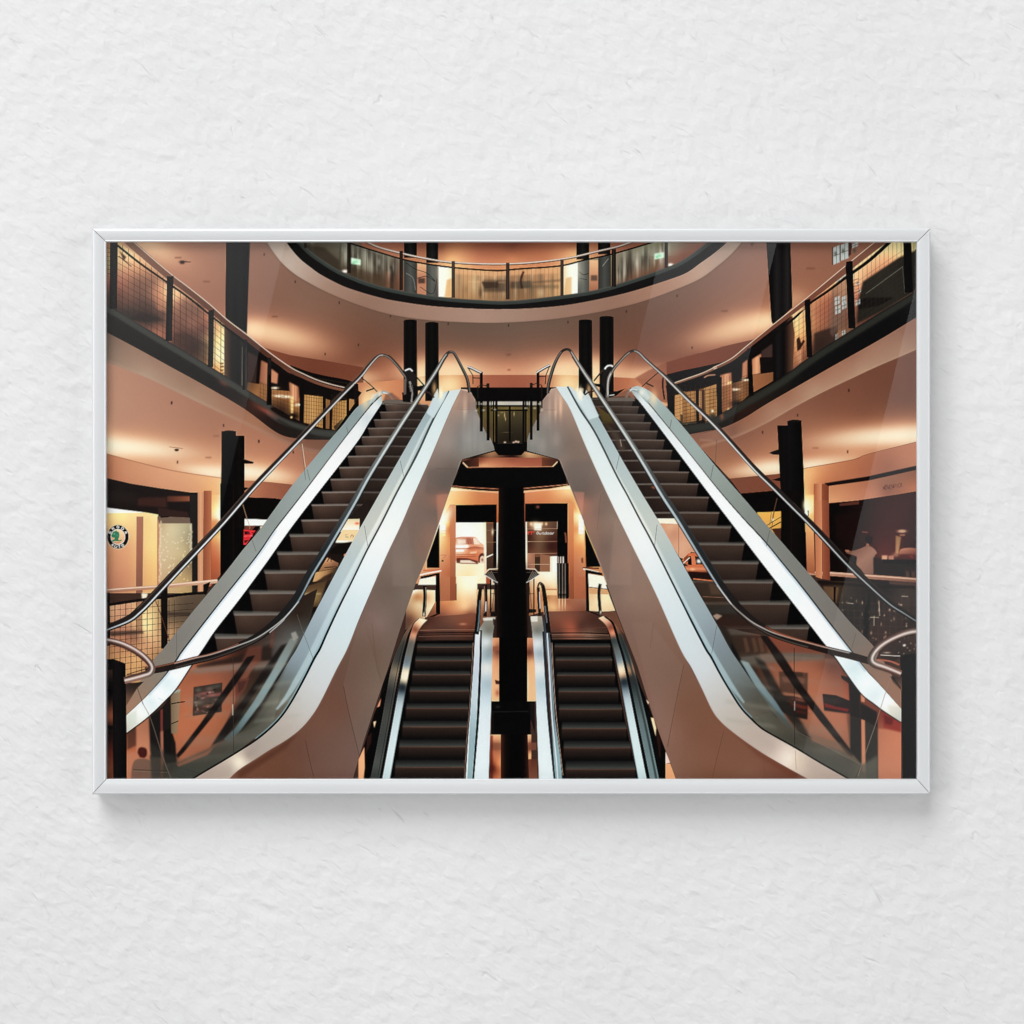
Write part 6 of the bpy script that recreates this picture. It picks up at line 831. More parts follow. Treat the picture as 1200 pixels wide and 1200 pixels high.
    ST(D1((945, 210), (946, 560), (948, 830)), .8, (60, 52, 46), .8); ST(D1((942, 520), (942, 590)), 1, (220, 210, 196), .8, .3)
    ST([(348, 720), (355, 740), (358, 748)], .7, (120, 110, 100), .5)
    # near newel loop and dark post
    P(D1((130, 230), (185, 232), (255, 258), (262, 500), (266, 1010), (178, 1010), (172, 300), (130, 300)), Lin((124, 0), (149, 0), (18, 16, 16), (26, 22, 22), (12, 11, 11))); P(D1((130, 300), (172, 300), (178, 1010), (130, 1010)), Fld((126, 790, 60, 46, 40), (130, 800, 30, 26, 24), (126, 815, 20, 18, 18), (128, 840, 130, 78, 56), (126, 855, 30, 24, 22), (128, 880, 90, 44, 34), (128, 900, 110, 66, 46)))
    P(D1((130, 425), (175, 425), (175, 452), (130, 452)), (14, 12, 12)); P(D1((130, 660), (175, 655), (176, 680), (130, 690)), (20, 18, 18))
    loop = D1((110, 112), (160, 116), (230, 134), (300, 166), (360, 205), (405, 248), (424, 285), (412, 318), (370, 335), (310, 352), (250, 368))
    ST(loop, [7.4, 7.4, 7.6, 7.8, 8, 8.2, 8.4, 8.6, 8.4, 8.2, 8], Fld((130, 752, 92, 68, 60), (155, 760, 116, 86, 75), (172, 775, 100, 78, 70), (178, 784, 100, 88, 80), (165, 792, 128, 100, 88), (148, 797, 130, 100, 86)))
    ST(loop, 2.2, (228, 212, 204), .9, .5, off=[-1.2, -1.2, -1.2, -1.2, -1, -.6, -.6, -.4, -.2, -.2, 0]); ST(loop, 1.8, (52, 36, 32), .75, .5, off=3); ST(loop[:8], 1, (110, 70, 60), .6, .3, off=-2.8)
    ST(D1((265, 330), (330, 310), (400, 290)), 1.2, (60, 44, 38), .8); ST(D1((370, 245), (400, 280)), 1.4, (196, 130, 104), .7)
    P(D1((262, 395), (330, 380), (375, 375), (330, 420), (262, 530)), Fld((152, 806, 60, 48, 42), (165, 800, 44, 36, 32), (150, 820, 110, 84, 66)), .9)

def escalator_right():
    stepR = [(467.5, 742.5), (476.7, 749), (486, 756), (495.5, 763), (505.5, 771), (516, 779), (528, 788), (540, 797.5), (553.5, 807.5), (567.5, 818.7), (583, 831), (601, 843), (618, 857), (638, 872.5), (660, 889), (682.5, 906), (707.5, 926), (736, 948), (768, 972)]
    glass_edge = [(457, 697), (470, 702), (500, 712), (540, 735), (580, 753), (652, 795), (690, 817), (732, 840), (760, 855), (779.5, 868), (806, 887), (834.5, 905), (860, 930), (890, 965)]
    gx = lambda y: np.interp(y, [p[0] for p in [(g[0], g[1]) for g in [(457, 690), (470, 690), (500, 708), (540, 731), (580, 753), (652, 795), (690, 817), (732, 840), (760, 855), (779.5, 868), (806, 887), (834.5, 905)]]], [690, 690, 708, 731, 753, 795, 817, 840, 855, 868, 887, 905])
    P([(690, 466), (738, 464), (790, 520), (832, 580), (890, 658), (949.5, 730), (979, 770), (1000, 800), (905, 834), (868, 780), (840, 732), (795, 652), (753, 580), (720, 520)], (14, 11, 11))
    for i, (y, x) in enumerate(stepR[:-1]):
        yn = stepR[i + 1][0]; h = yn - y
        xl = gx(y) - 2; xl2 = gx(yn) - 2
        k = min(1, i / 10)
        c1 = (78 - 5 * k, 66 - 8 * k, 58 - 9 * k); c2 = (54 - 9 * k, 44 - 11 * k, 39 - 11 * k)
        P([(xl, y), (x, y), (x - 1 - h * .12, yn - h * .06), (xl2, yn - h * .06)], Fld((x, y, *c1), (x - 12, y + 2, *c1), (xl, y, *c2), (x, yn, *c2), ((x + xl) / 2, yn, *c2), (xl, yn, *c2), ((x + xl) / 2, y, *c1)))
        for j in range(int((x - xl) / 2.2)): ST([(x - 1 - j * 2.2, y + 1), (x - 1.8 - j * 2.2, yn - 1)], .5, (36, 27, 23), .07 + .11 * k, curve=False)
        ST([(xl, y), ((x + xl) / 2, y - .4), (x + .5, y)], .9 + .1 * i, (136, 126, 118), .7, .25)
        if i >= 12: P([(xl, y - 2.2), (x + 1, y - 2.4 - .4 * (i - 12)), (x, y + .6), (xl, y + .4)], (96, 92, 86), .7, .5)
        P([(x, y - .5), (x + 10, y + 1), (x + 12, yn), (x - h * .16, yn)], (8, 7, 7), .95, .6)
    # reflections and shop through the inner glass
    tri = [(690, 470), (697, 474), (723, 493), (757, 547), (777, 580), (795, 605), (820, 647), (843, 683), (860, 707), (882, 728), (907, 743), (940, 752), (970, 762), (1017, 774), (1056, 830), (1056, 913), (997, 913), (937, 878), (900, 858), (892, 853), (868, 829), (905, 834), (868, 779), (840, 732), (795, 652), (753, 580), (720, 520)]
    with clip(tri):
        P(B4((330, 400), (440, 400), (480, 580), (420, 620), (350, 450)), Fld((702, 475, 110, 70, 50), (706, 488, 80, 68, 38), (712, 492, 74, 62, 36), (715, 500, 60, 44, 34)), .9, .8); P(B4((368, 455), (450, 460), (470, 570), (400, 560)), (86, 74, 40), .7, 1); P(B4((420, 580), (500, 640), (560, 760), (520, 780)), (84, 72, 62), .7, 1.4); ST(B4((520, 690), (530, 740)), 1, (180, 160, 140), .6); P(B4((735, 1020), (770, 1020), (760, 1040)), (200, 110, 70), .6, .6)
        P(C5((175, 165), (310, 165), (335, 205), (190, 200)), (250, 226, 190)); P(C5((190, 200), (335, 205), (470, 410), (420, 400), (370, 450), (340, 440), (250, 300)), Fld((775, 615, 196, 138, 106), (790, 625, 190, 134, 106), (800, 640, 206, 152, 120), (812, 645, 196, 140, 110), (785, 618, 206, 150, 116))); ST(C5((332, 205), (332, 430)), .8, (140, 90, 68), .8); P(C5((335, 210), (430, 360), (335, 420)), (206, 150, 120), .5, .6)
        P(C5((355, 460), (400, 410), (470, 405), (520, 500), (540, 540), (400, 500)), (196, 104, 66)); P(C5((400, 430), (420, 430), (425, 495), (395, 490)), (24, 18, 18)); P(C5((370, 440), (400, 420), (395, 470), (365, 480)), (130, 70, 46)); P(C5((445, 430), (490, 440), (510, 490), (455, 490)), (40, 28, 26)); G(*C5((474, 466))[0], 2, 1.8, (252, 246, 240), .95); ST(C5((365, 480), (410, 440)), 1.2, (250, 220, 190), .8); P(C5((420, 430), (445, 430), (450, 492), (428, 492)), (206, 116, 76))
        P(C5((375, 500), (530, 500), (550, 545), (395, 545)), Lin((0, 663), (0, 671), (190, 100, 66), (210, 130, 90), (120, 60, 40))); P(C5((395, 545), (550, 545), (590, 605), (430, 600)), (40, 24, 20)); ST(C5((400, 540), (555, 550)), 1.2, (60, 26, 20)); ST(C5((435, 590), (580, 605)), 1.3, (206, 110, 72)); G(*C5((430, 522))[0], 2, 1, (250, 190, 140), .7)
        P(C5((430, 610), (600, 610), (680, 720), (500, 720)), (66, 52, 42), .9, 1); P(C5((540, 620), (600, 625), (640, 700), (560, 700)), (96, 76, 58), .6, 1); P(C5((500, 715), (660, 715), (700, 775), (530, 790)), (70, 54, 42), .6, 1); ST(C5((500, 715), (650, 722)), .8, (150, 110, 84), .6)
        P(C5((440, 780), (720, 770), (760, 830), (560, 840)), (60, 60, 54), .6, 1.4); P(C5((590, 860), (850, 880), (900, 950), (620, 945)), (60, 40, 33), .8, 1.5)
        P(C5((570, 850), (600, 835), (640, 850), (600, 880)), (176, 150, 130), .8, .6); P(C5((640, 980), (690, 965), (700, 1000), (660, 1010)), (120, 106, 94), .8, .8)
    foot = [(855, 760), (840, 732), (870, 740), (907, 747), (940, 757), (970, 766), (979, 771), (1010, 813), (1036, 834), (1056, 846), (1056, 914), (997, 914), (960, 893), (923, 871), (892, 853), (880, 842), (905, 834), (868, 780)]
    with clip(foot):
        P(box(830, 720, 1060, 916), Fld((860, 745, 56, 44, 36), (875, 740, 70, 50, 40), (895, 750, 120, 70, 52), (920, 755, 130, 74, 54), (880, 770, 44, 36, 30), (910, 770, 70, 62, 54), (935, 775, 80, 70, 60), (900, 785, 120, 74, 54), (920, 790, 140, 84, 60), (945, 790, 150, 90, 66), (965, 790, 150, 90, 66), (975, 780, 90, 58, 46), (890, 800, 60, 50, 42), (905, 810, 74, 60, 50), (920, 815, 80, 64, 54), (950, 810, 166, 102, 76), (945, 840, 160, 98, 70), (965, 830, 164, 98, 72), (980, 850, 160, 96, 70), (990, 830, 170, 100, 72), (925, 840, 150, 92, 66), (900, 835, 70, 66, 56), (910, 850, 76, 72, 62), (935, 865, 84, 78, 66), (960, 875, 100, 84, 70), (975, 890, 84, 80, 70), (1000, 870, 100, 78, 62), (1010, 905, 104, 88, 72), (1040, 860, 176, 104, 76), (1045, 885, 176, 104, 78), (1030, 905, 170, 106, 82), (1040, 840, 130, 60, 46), (1020, 835, 110, 66, 50), (1000, 840, 90, 62, 50)))
        P(E2((440, 170), (560, 180), (690, 205), (690, 230), (520, 226), (460, 222)), (124, 74, 57), .85, 1); P(E2((420, 226), (760, 250), (800, 640), (640, 600), (520, 440), (440, 290)), Fld((905, 775, 130, 84, 64), (930, 785, 160, 102, 76), (960, 790, 150, 96, 72), (975, 780, 110, 72, 58), (950, 830, 166, 108, 80), (985, 850, 164, 106, 80), (970, 870, 140, 98, 76), (925, 840, 120, 82, 62)), .95, 1)
        P(E2((320, 238), (440, 226), (560, 222), (700, 226), (690, 250), (520, 262), (340, 274)), (104, 96, 86), .7, 1.4); P(E2((280, 120), (480, 112), (620, 122), (480, 148), (300, 150)), (110, 106, 98), .5, 1.2); P(E2((300, 150), (440, 150), (450, 222), (330, 240)), (66, 50, 40), .8, 1.2)
        for x in (350, 385, 412): P(E2((x, 160), (x + 14, 158), (x + 30, 215), (x + 12, 222)), (104, 76, 58), .6, .8)
        # posters
        P(E2((500, 300), (622, 306), (620, 402), (505, 385)), (88, 64, 52), .95, .5); P(E2((512, 322), (560, 322), (610, 330), (606, 352), (520, 345)), (118, 80, 64), .8, .6); P(E2((520, 300), (600, 304), (600, 322), (530, 318)), (70, 50, 42), .8, .6)
        P(E2((480, 398), (560, 404), (622, 420), (620, 502), (560, 490), (470, 452)), (42, 32, 29), .95, .8)
        for x, y, rx, ry, c_, a in ((590, 420, 7, 1.4, (130, 76, 60), .8), (600, 450, 6, 1.6, (120, 52, 42), .8), (570, 440, 4, 1.6, (110, 60, 46), .7), (540, 425, 5, 1.4, (84, 56, 44), .7), (590, 470, 6, 1.2, (90, 44, 36), .7), (530, 450, 5, 1.4, (60, 46, 38), .8)): G(*E2((x, y))[0], rx, ry, c_, a, 10)
        # struts, skirt of the escalator beyond
        P(E2((396, 236), (440, 260), (520, 400), (600, 520), (640, 590), (590, 570), (500, 440)), (46, 42, 38), .92, 1.2); P(E2((300, 180), (330, 230), (420, 370), (505, 490), (490, 495), (400, 385), (310, 250)), (24, 22, 21), .85, .7)
        P(E2((338, 252), (372, 262), (430, 352), (490, 430), (556, 535), (540, 540), (470, 466), (410, 380)), Fld((873, 778, 130, 150, 152), (890, 805, 116, 140, 146), (910, 830, 100, 124, 132), (925, 850, 80, 100, 106)), .95, .5)
        P(E2((422, 150), (450, 148), (520, 236), (600, 362), (690, 482), (800, 628), (812, 660), (790, 650), (670, 505), (560, 360), (490, 258)), (32, 27, 25), .95, .5)
        P(E2((250, 160), (300, 230), (380, 380), (450, 470), (520, 540), (450, 520), (360, 410), (280, 270)), Fld((850, 760, 90, 90, 86), (875, 800, 96, 94, 86), (900, 840, 84, 80, 70)), .7, 1.4); P(E2((330, 440), (372, 452), (420, 500), (390, 490)), (160, 160, 150), .6, .8)
        # dark bench with a red edge, doors
        P(E2((683, 394), (740, 400), (800, 424), (800, 476), (740, 470), (690, 462)), (40, 32, 31), .97, .4); P(E2((690, 432), (740, 448), (795, 458), (790, 470), (692, 450)), (126, 42, 38), .9, .6); ST(E2((690, 462), (800, 478), (905, 512)), 1.6, (60, 44, 40), .7, .5)
        P(E2((792, 328), (842, 380), (842, 500), (800, 490)), (34, 29, 28), .97, .5); P(E2((760, 316), (800, 326), (800, 356), (764, 330)), (40, 34, 32), .9, .4); P(E2((844, 384), (862, 400), (860, 430), (846, 425)), (190, 126, 94), .95, .3); P(E2((842, 430), (912, 470), (915, 540), (842, 500)), (32, 27, 26), .95, .5)
        P(E2((800, 490), (846, 500), (846, 690), (800, 640)), (42, 41, 38), .93, .6); P(E2((846, 500), (862, 506), (864, 720), (850, 720)), (192, 124, 92), .95, .4); P(E2((862, 506), (915, 540), (918, 756), (866, 756)), (50, 50, 46), .93, .6)
        # floor in the lower glass
        P(E2((560, 540), (640, 590), (760, 640), (850, 690), (918, 650), (918, 756), (790, 756), (560, 612), (430, 530), (470, 500)), Fld((905, 850, 84, 80, 70), (930, 870, 70, 68, 62), (960, 880, 84, 82, 74), (1000, 895, 84, 82, 74), (1015, 900, 96, 94, 84)), .82, 1.6); P(E2((600, 552), (760, 600), (840, 680), (760, 650)), (112, 96, 82), .6, 1.5)
        for y0, y1, a in ((226, 256, .3), (330, 352, .22), (398, 424, .28), (520, 560, .3), (610, 640, .24)):
            P(E2((330, y0), (560, y0 - 4), (760, y0 + 16), (760, y1 + 14), (560, y1 - 4), (340, y1 + 6)), (132, 126, 116), a * .6, 2.6)
        P(E2((918, 540), (1014, 552), (1014, 756), (918, 756)), Fld((1032, 860, 176, 112, 84), (1050, 870, 188, 118, 88), (1040, 900, 180, 118, 90)), .95, .6); P(E2((932, 468), (1014, 512), (1014, 556), (940, 536)), (132, 50, 40), .85, .9); P(E2((940, 480), (980, 500), (975, 525), (945, 520)), (92, 28, 24), .7, .6)
        ST(E2((570, 550), (845, 690)), .8, (120, 112, 100), .5); ST(E2((848, 690), (820, 750)), .8, (60, 56, 50), .8)
    # cladding
    clad = [(657, 453), (646, 456), (640, 464), (634.5, 471), (633, 484), (628, 493), (624, 501), (620, 508), (618, 515), (617.6, 528), (654, 538), (656, 540), (672, 580), (695, 639), (711, 684), (722, 715), (747, 780), (765, 838), (777, 871), (793, 914), (960, 914), (947, 913), (896, 884), (857, 856.5), (835, 833), (822.5, 807), (797, 760), (768, 695), (740, 638), (712, 580), (688, 527), (668, 480)]
    P(clad, Fld((650, 462, 174, 144, 126), (640, 470, 144, 120, 106), (648, 478, 158, 130, 112), (655, 490, 140, 120, 108), (640, 500, 130, 120, 113), (628, 510, 124, 121, 114), (625, 525, 122, 120, 115), (645, 520, 126, 118, 111), (650, 534, 122, 114, 107), (665, 520, 122, 107, 97), (670, 550, 116, 102, 94), (660, 540, 128, 112, 102), (685, 550, 120, 104, 96), (690, 580, 118, 98, 88), (680, 580, 110, 92, 84), (683, 590, 150, 108, 92), (700, 600, 124, 102, 92), (690, 615, 140, 108, 92), (715, 610, 132, 112, 100), (710, 640, 120, 100, 90), (730, 650, 134, 112, 100), (720, 680, 124, 104, 94), (740, 700, 136, 112, 98), (730, 730, 122, 98, 86), (760, 730, 128, 102, 88), (755, 780, 124, 96, 82), (785, 790, 120, 92, 78), (770, 830, 128, 98, 84), (800, 830, 122, 88, 70), (785, 860, 130, 98, 84), (790, 900, 126, 94, 78), (815, 860, 122, 86, 68), (830, 890, 124, 88, 68), (850, 880, 122, 86, 66), (830, 908, 120, 84, 64), (880, 905, 124, 88, 70), (930, 910, 112, 72, 56)))
    with clip(clad):
        P(C4((690, 270), (785, 275), (770, 480), (760, 470)), (190, 130, 108), .55, .8); P(C4((785, 270), (860, 0), (600, 0), (690, 275)), (110, 100, 94), .45, 2); P(C4((890, 290), (930, 290), (900, 620), (960, 1080), (800, 640), (780, 480)), (140, 112, 98), .3, 2)
        P(C4((1050, 520), (1090, 510), (1200, 760), (1200, 1090), (1000, 1090)), (146, 122, 108), .4, 1); P(C4((1030, 850), (1200, 850), (1200, 1000), (1020, 940)), (150, 120, 102), .3, 2); ST(C4((930, 300), (900, 600)), .7, (100, 84, 76), .4)
        ST(D7((335, 270), (290, 480), (230, 790)), .7, (84, 62, 50), .8); ST(D7((590, 690), (550, 850), (515, 1000)), .7, (90, 60, 46), .6); P(D7((0, 0), (130, 0), (330, 280), (230, 790), (160, 620)), (134, 112, 100), .25, 1); ST(D7((140, 0), (120, 160)), .8, (100, 82, 72), .4); P(D7((640, 690), (850, 840), (1130, 1000), (1040, 1000), (800, 850)), (110, 68, 52), .55, 1.5); ST(D7((845, 845), (850, 1000)), .6, (100, 70, 56), .4)
        for x, w, c, a in ((651, 1.2, (226, 186, 156), .8), (648, 1.4, (150, 124, 110), .5), (657, 1.4, (230, 180, 150), .7), (644, 1.2, (196, 166, 146), .6)): G(x, 476, w, 9, c, a)
        P(B3((1060, 410), (1150, 330), (1160, 480), (1045, 480)), (150, 128, 118), .45, 1.2); ST(B3((1045, 482), (1150, 482)), .8, (120, 104, 96), .5)
        for x in (960, 1000, 1040, 1090, 1130): ST(B3((x, 520), (x, 810)), 1.4, (120, 112, 106), .3, .5)
        ST([(657, 453), (646, 456), (639, 464)], 1.2, (220, 180, 160), .8); ST(C4((570, 0), (690, 310), (780, 560), (860, 740), (980, 1060)), 1.2, (170, 150, 138), .5, .4)
        for p in ((640, 490), (652, 515), (635, 522), (625, 515)): G(*p, 4, 7, (166, 156, 148), .3)
    we = [(651, 453), (658, 464), (668, 480), (688, 527), (712, 580), (740, 638), (768, 695), (797, 760), (810, 782), (822.5, 807), (835, 833), (845, 846), (857, 856.5), (875, 870), (896, 884), (920, 898), (947, 913)]
    dk = [(665, 453), (680, 480), (698, 508), (723, 558), (735, 580), (750, 609), (765, 637), (798, 703), (811.5, 730), (827, 760), (833.5, 770), (843, 788), (854, 807), (868, 829), (880, 842), (892, 853), (905, 861), (923, 871), (937, 879), (960, 893), (997, 914)]
    band(we, dk, Fld((658, 456, 190, 206, 206), (672, 480, 194, 210, 210), (690, 510, 200, 214, 214), (712, 555, 206, 220, 218), (735, 600, 224, 228, 224), (755, 640, 226, 230, 228), (775, 680, 206, 216, 218), (800, 740, 190, 204, 210), (825, 785, 190, 194, 196), (838, 815, 182, 178, 174), (855, 840, 176, 166, 156), (880, 860, 172, 156, 144), (905, 875, 176, 158, 146), (925, 888, 230, 206, 186), (932, 890, 214, 190, 168), (950, 898, 176, 156, 142), (980, 912, 170, 150, 138)))
    ST(we, .8, (150, 116, 104), .6, .2)
    ge = [(680, 457), (690, 470), (703, 492), (728, 537), (753, 580), (775, 616), (795, 652), (817, 692), (840, 732), (855, 760), (868, 779.5), (886, 806), (900, 826)]
    gcol = Fld((672, 462, 180, 200, 202), (685, 478, 150, 170, 174), (700, 500, 150, 168, 170), (725, 545, 162, 176, 176), (750, 590, 172, 180, 174), (765, 615, 178, 182, 174), (780, 645, 166, 176, 172), (800, 680, 150, 168, 172), (825, 725, 136, 152, 158), (845, 760, 120, 132, 138), (860, 790, 112, 120, 120), (885, 830, 92, 92, 86), (892, 845, 96, 90, 80))
    P(sp([(840, 732), (855, 760), (870, 784), (892, 812), (918, 840), (950, 868), (985, 895)], 4) + sp([(985, 908), (937, 879), (905, 861), (880, 842), (854, 807), (827, 760)], 4), Fld((845, 755, 104, 110, 112), (865, 790, 92, 94, 88), (885, 820, 88, 86, 76), (920, 855, 80, 76, 66), (960, 885, 78, 74, 64), (880, 835, 108, 104, 92)), .85, 1.2, fade=((895, 828), (975, 895)))
    for y, w in ((776, 5), (798, 6), (822, 6), (844, 5)): P([(850, y - 3), (905, y + w), (912, y + 2 * w), (850, y + w - 4)], (146, 142, 130), .28, 1.6)
    P(sp(dk[:16], 4) + sp(ge[::-1], 4) + [(676, 462), (672, 455), (668, 453)], gcol, fade=((862, 785), (898, 842)))
    mid = [(673, 466), (688, 490), (712, 533), (740, 582), (766, 630), (790, 678), (812, 722), (836, 765), (850, 788), (862, 806), (874, 822)]
    ST(mid, [1.5, 2, 3, 4, 5, 6, 7, 7.5, 7, 5, 2], Fld((680, 478, 190, 206, 210), (735, 575, 210, 214, 204), (757, 620, 222, 222, 208), (775, 650, 196, 206, 202), (800, 700, 176, 198, 206), (830, 755, 156, 186, 196), (860, 803, 150, 176, 180)), .75, .7, off=2.5)
    ST(dk, [2, 2.4, 2.4, 2.2, 2, 2, 2, 2.2, 2.6, 2.8, 2.8, 2.6, 2.4, 2.4, 2.4, 2.4, 2.2, 2.2, 2.2, 2.2, 2.2], Fld((670, 460, 60, 70, 72), (720, 550, 80, 82, 78), (760, 630, 56, 56, 54), (798, 703, 24, 34, 40), (830, 765, 12, 18, 26), (868, 829, 22, 20, 20), (940, 880, 26, 20, 18)))
    ST(dk[7:15], 1, (120, 170, 186), .8, .3, off=-1.8)
    for a, b in (((770, 615), (767, 640)), ((840, 733), (834, 766)), ((726, 533), (722, 550))): ST([a, b], .7, (86, 92, 94), .75)
    P([(702, 488), (692, 466), (687, 456.5), (684.5, 466), (681, 468), (676, 459), (668, 454), (676, 468), (690, 492)], (184, 202, 206), .95, .3); G(680, 461, 2, 5, (255, 240, 206), .95); G(690, 456, 2, 5, (250, 200, 140), .6); P([(674, 455), (684, 455), (682, 470), (678, 466)], (250, 226, 190), .6, .6)
    # outer skirt
    gl = [(738, 455), (747, 459), (758, 470), (790, 509), (815, 540), (843, 575), (870, 606), (895, 633), (918, 661), (940, 688), (971.5, 729), (984, 745), (1001, 767), (1016, 786), (1032, 803), (1056, 830)]
    go = [(747, 452), (757, 456), (767, 463), (785, 482), (812, 514), (840, 548), (868, 580), (900, 617), (940, 663), (970, 698), (997, 730), (1025, 759), (1040, 783), (1056, 809)]
    band(gl, go, Fld((755, 462, 160, 176, 174), (780, 485, 140, 154, 150), (815, 525, 142, 154, 150), (850, 565, 134, 142, 136), (885, 605, 124, 128, 122), (930, 660, 120, 120, 114), (970, 705, 118, 114, 108), (1000, 745, 116, 108, 100), (1025, 775, 128, 106, 92), (1045, 805, 140, 106, 88)))
    wi = [(743, 463), (756, 479), (790, 524), (832, 580), (861, 618), (890, 656), (918, 692), (947.5, 730), (966, 754), (979, 770), (995, 793), (1010, 813), (1024, 824), (1036, 833), (1056, 846)]
    band(gl, wi, Fld((744, 458, 150, 166, 168), (755, 470, 206, 214, 214), (770, 488, 190, 200, 202), (782, 503, 206, 214, 214), (805, 535, 226, 230, 232), (835, 572, 240, 240, 240), (870, 618, 246, 246, 248), (905, 662, 246, 248, 250), (925, 690, 226, 240, 240), (950, 720, 246, 250, 252), (985, 762, 236, 246, 248), (1002, 784, 190, 220, 224), (1015, 800, 232, 244, 246), (1028, 815, 206, 226, 230), (1038, 823, 246, 250, 250), (1046, 831, 226, 214, 190), (1052, 840, 190, 184, 170)))
    P([(1040, 826), (1056, 830), (1056, 843), (1044, 838)], (196, 196, 184), .6, 1)
    ST(gl, [2, 2, 1.5, 1.3, 1.3, 1.4, 1.6, 1.8, 1.9, 2, 2, 2, 1.6, 1.2, 1, .8], Fld((740, 456, 60, 62, 60), (800, 520, 110, 96, 88), (850, 582, 80, 72, 68), (900, 640, 40, 44, 52), (971, 729, 26, 32, 42), (1010, 780, 60, 56, 60), (1050, 825, 130, 100, 80)))
    ST(gl[7:14], 2, (140, 170, 200), .75, .5, off=1.8); ST(wi, 1.2, (24, 22, 22), .8, .3, off=.8)
    ST([(733, 468), (737, 459), (743, 456), (750, 461), (760, 472)], 3.2, (140, 152, 150)); ST([(736, 461), (741, 456), (747, 457)], 1, (220, 226, 222), .9); P([(713, 467), (725, 461), (736, 456), (742, 462), (744, 468), (712, 468)], (120, 86, 70), .8, .5)
    P([(712, 466), (743, 466), (744, 470), (712, 470)], (104, 96, 88)); G(752, 460, 2, 3, (250, 236, 206), .6); G(766, 466, 3, 6, (250, 200, 140), .6); P([(748, 460), (756, 456), (762, 466), (758, 470)], (206, 210, 204), .5, .6)
    for a, b in (((840, 515), (838, 545)), ((836, 545), (833, 560)), ((787, 492), (785, 502)), ((902, 622), (898, 640)), ((1003, 742), (998, 760)), ((904, 600), (902, 616))): ST([a, b], .8, (90, 86, 80), .7)
    ST(D8((785, 345), (740, 480), (690, 640), (620, 840), (575, 980)), .8, (140, 120, 106), .7)
    # outer handrail
    oh = [(711, 466), (713, 447), (716, 438), (720, 431), (726, 424), (733, 416.5), (738, 412.5), (743, 411), (749, 413.6), (757, 421.5), (770, 433), (782, 443.5), (807, 468.5), (840, 500), (883, 547.5), (905, 569), (927, 591), (957, 621), (992, 659), (1017, 683), (1043, 706.5), (1060, 718), (1078, 730)]
    ST(oh, [3.8, 4, 4, 3.8, 3.6, 3.4, 3.2, 3.2, 3.6, 4, 4.2, 4.4, 5, 5.6, 6.4, 7, 7.4, 8.2, 8.6, 8.8, 8.6, 8.4, 8], Lin((743, 411), (1070, 725), (66, 60, 57), (52, 46, 44), (38, 34, 33), (34, 31, 30)))
    ST(oh[7:], [.8, 1, 1.2, 1.2, 1.6, 1.8, 1.8, 1.6, 1.6, 1.5, 1.4, 1.4, 1.3, 1.2, 1.1, 1], Lin((743, 411), (1070, 725), (190, 184, 176), (214, 214, 212), (206, 210, 212), (150, 156, 160)), .95, .2, off=[0, .2, .4, .6, 1, 1, 1.4, 1.6, 1.8, 1.8, 1.8, 1.6, 1.6, 1.4, 1, .6])
    ST(oh[:7], 1, (196, 186, 176), .7, .2, off=.3); ST(oh[16:], 1, (90, 66, 56), .5, .3, off=-3.4)
    P(B4((400, 180), (440, 165), (475, 175), (440, 220), (440, 400), (390, 300)), (40, 36, 35), .95); ST(B4((412, 195), (430, 174), (455, 170), (470, 178)), 2, (206, 206, 202)); ST(B4((400, 200), (335, 280)), 1.8, (60, 46, 40)); P(B4((335, 295), (385, 300), (395, 330), (350, 315)), (24, 20, 20)); ST(B4((270, 378), (300, 358), (335, 350)), 1.8, (60, 44, 38)); P(B4((420, 355), (500, 350), (560, 330), (490, 385), (430, 390)), (24, 20, 19)); ST(B4((445, 380), (480, 376)), 1, (206, 200, 196), .9)
    ST(B4((460, 215), (438, 260), (432, 330), (434, 395)), 2.6, (120, 114, 108)); ST(B4((455, 225), (436, 280), (434, 380)), .9, (220, 216, 210), .8)
    ST(B4((790, 218), (730, 268), (672, 320)), 1.3, (60, 40, 32)); ST(B4((705, 295), (755, 318)), 1.8, (54, 36, 30))
    # inner handrail
    ih = [(642, 461), (643, 450), (648, 432), (653, 420), (658, 412.4), (662, 409.8), (666, 409.6), (669, 412), (672, 417), (684, 436), (695, 452), (723, 494), (740, 520), (757, 547), (777, 580), (795, 607), (820, 647), (843, 683), (860, 706), (870, 717), (882, 728), (895, 736.5), (907, 743), (927, 750), (948, 756), (970, 762), (995, 768), (1022, 775.5)]
    ST(ih, [3.8, 4, 4, 3.6, 3.3, 3.2, 3.3, 3.5, 3.9, 4.4, 4.8, 5.4, 6, 6.6, 7.4, 7.9, 8.8, 9.4, 9.8, 10, 9.8, 9.4, 9, 8.8, 8.8, 8.8, 8.6, 8.4], Fld((642, 458, 44, 40, 38), (650, 428, 50, 46, 44), (664, 410, 54, 50, 48), (672, 418, 74, 72, 69), (682, 434, 104, 102, 99), (700, 460, 122, 122, 118), (735, 512, 114, 114, 111), (770, 570, 76, 78, 77), (800, 615, 54, 57, 59), (830, 663, 42, 44, 46), (860, 706, 38, 35, 34), (885, 730, 40, 34, 31), (910, 744, 36, 30, 27), (940, 754, 40, 32, 28), (970, 762, 44, 34, 30), (1015, 774, 48, 36, 32)))
    ST(ih[7:19], [.8, 1, 1.2, 1.4, 2, 2.4, 2.6, 2.8, 2.8, 2.6, 2.2, 1.4], Fld((675, 425, 206, 202, 196), (700, 460, 206, 206, 200), (740, 520, 196, 200, 198), (777, 580, 180, 194, 200), (820, 647, 150, 176, 190), (860, 706, 170, 180, 186)), .9, .4, off=[-.2, -.2, 0, .2, .4, .6, 1.1, 1.7, 2.1, 2.8, 3.4, 3.9])
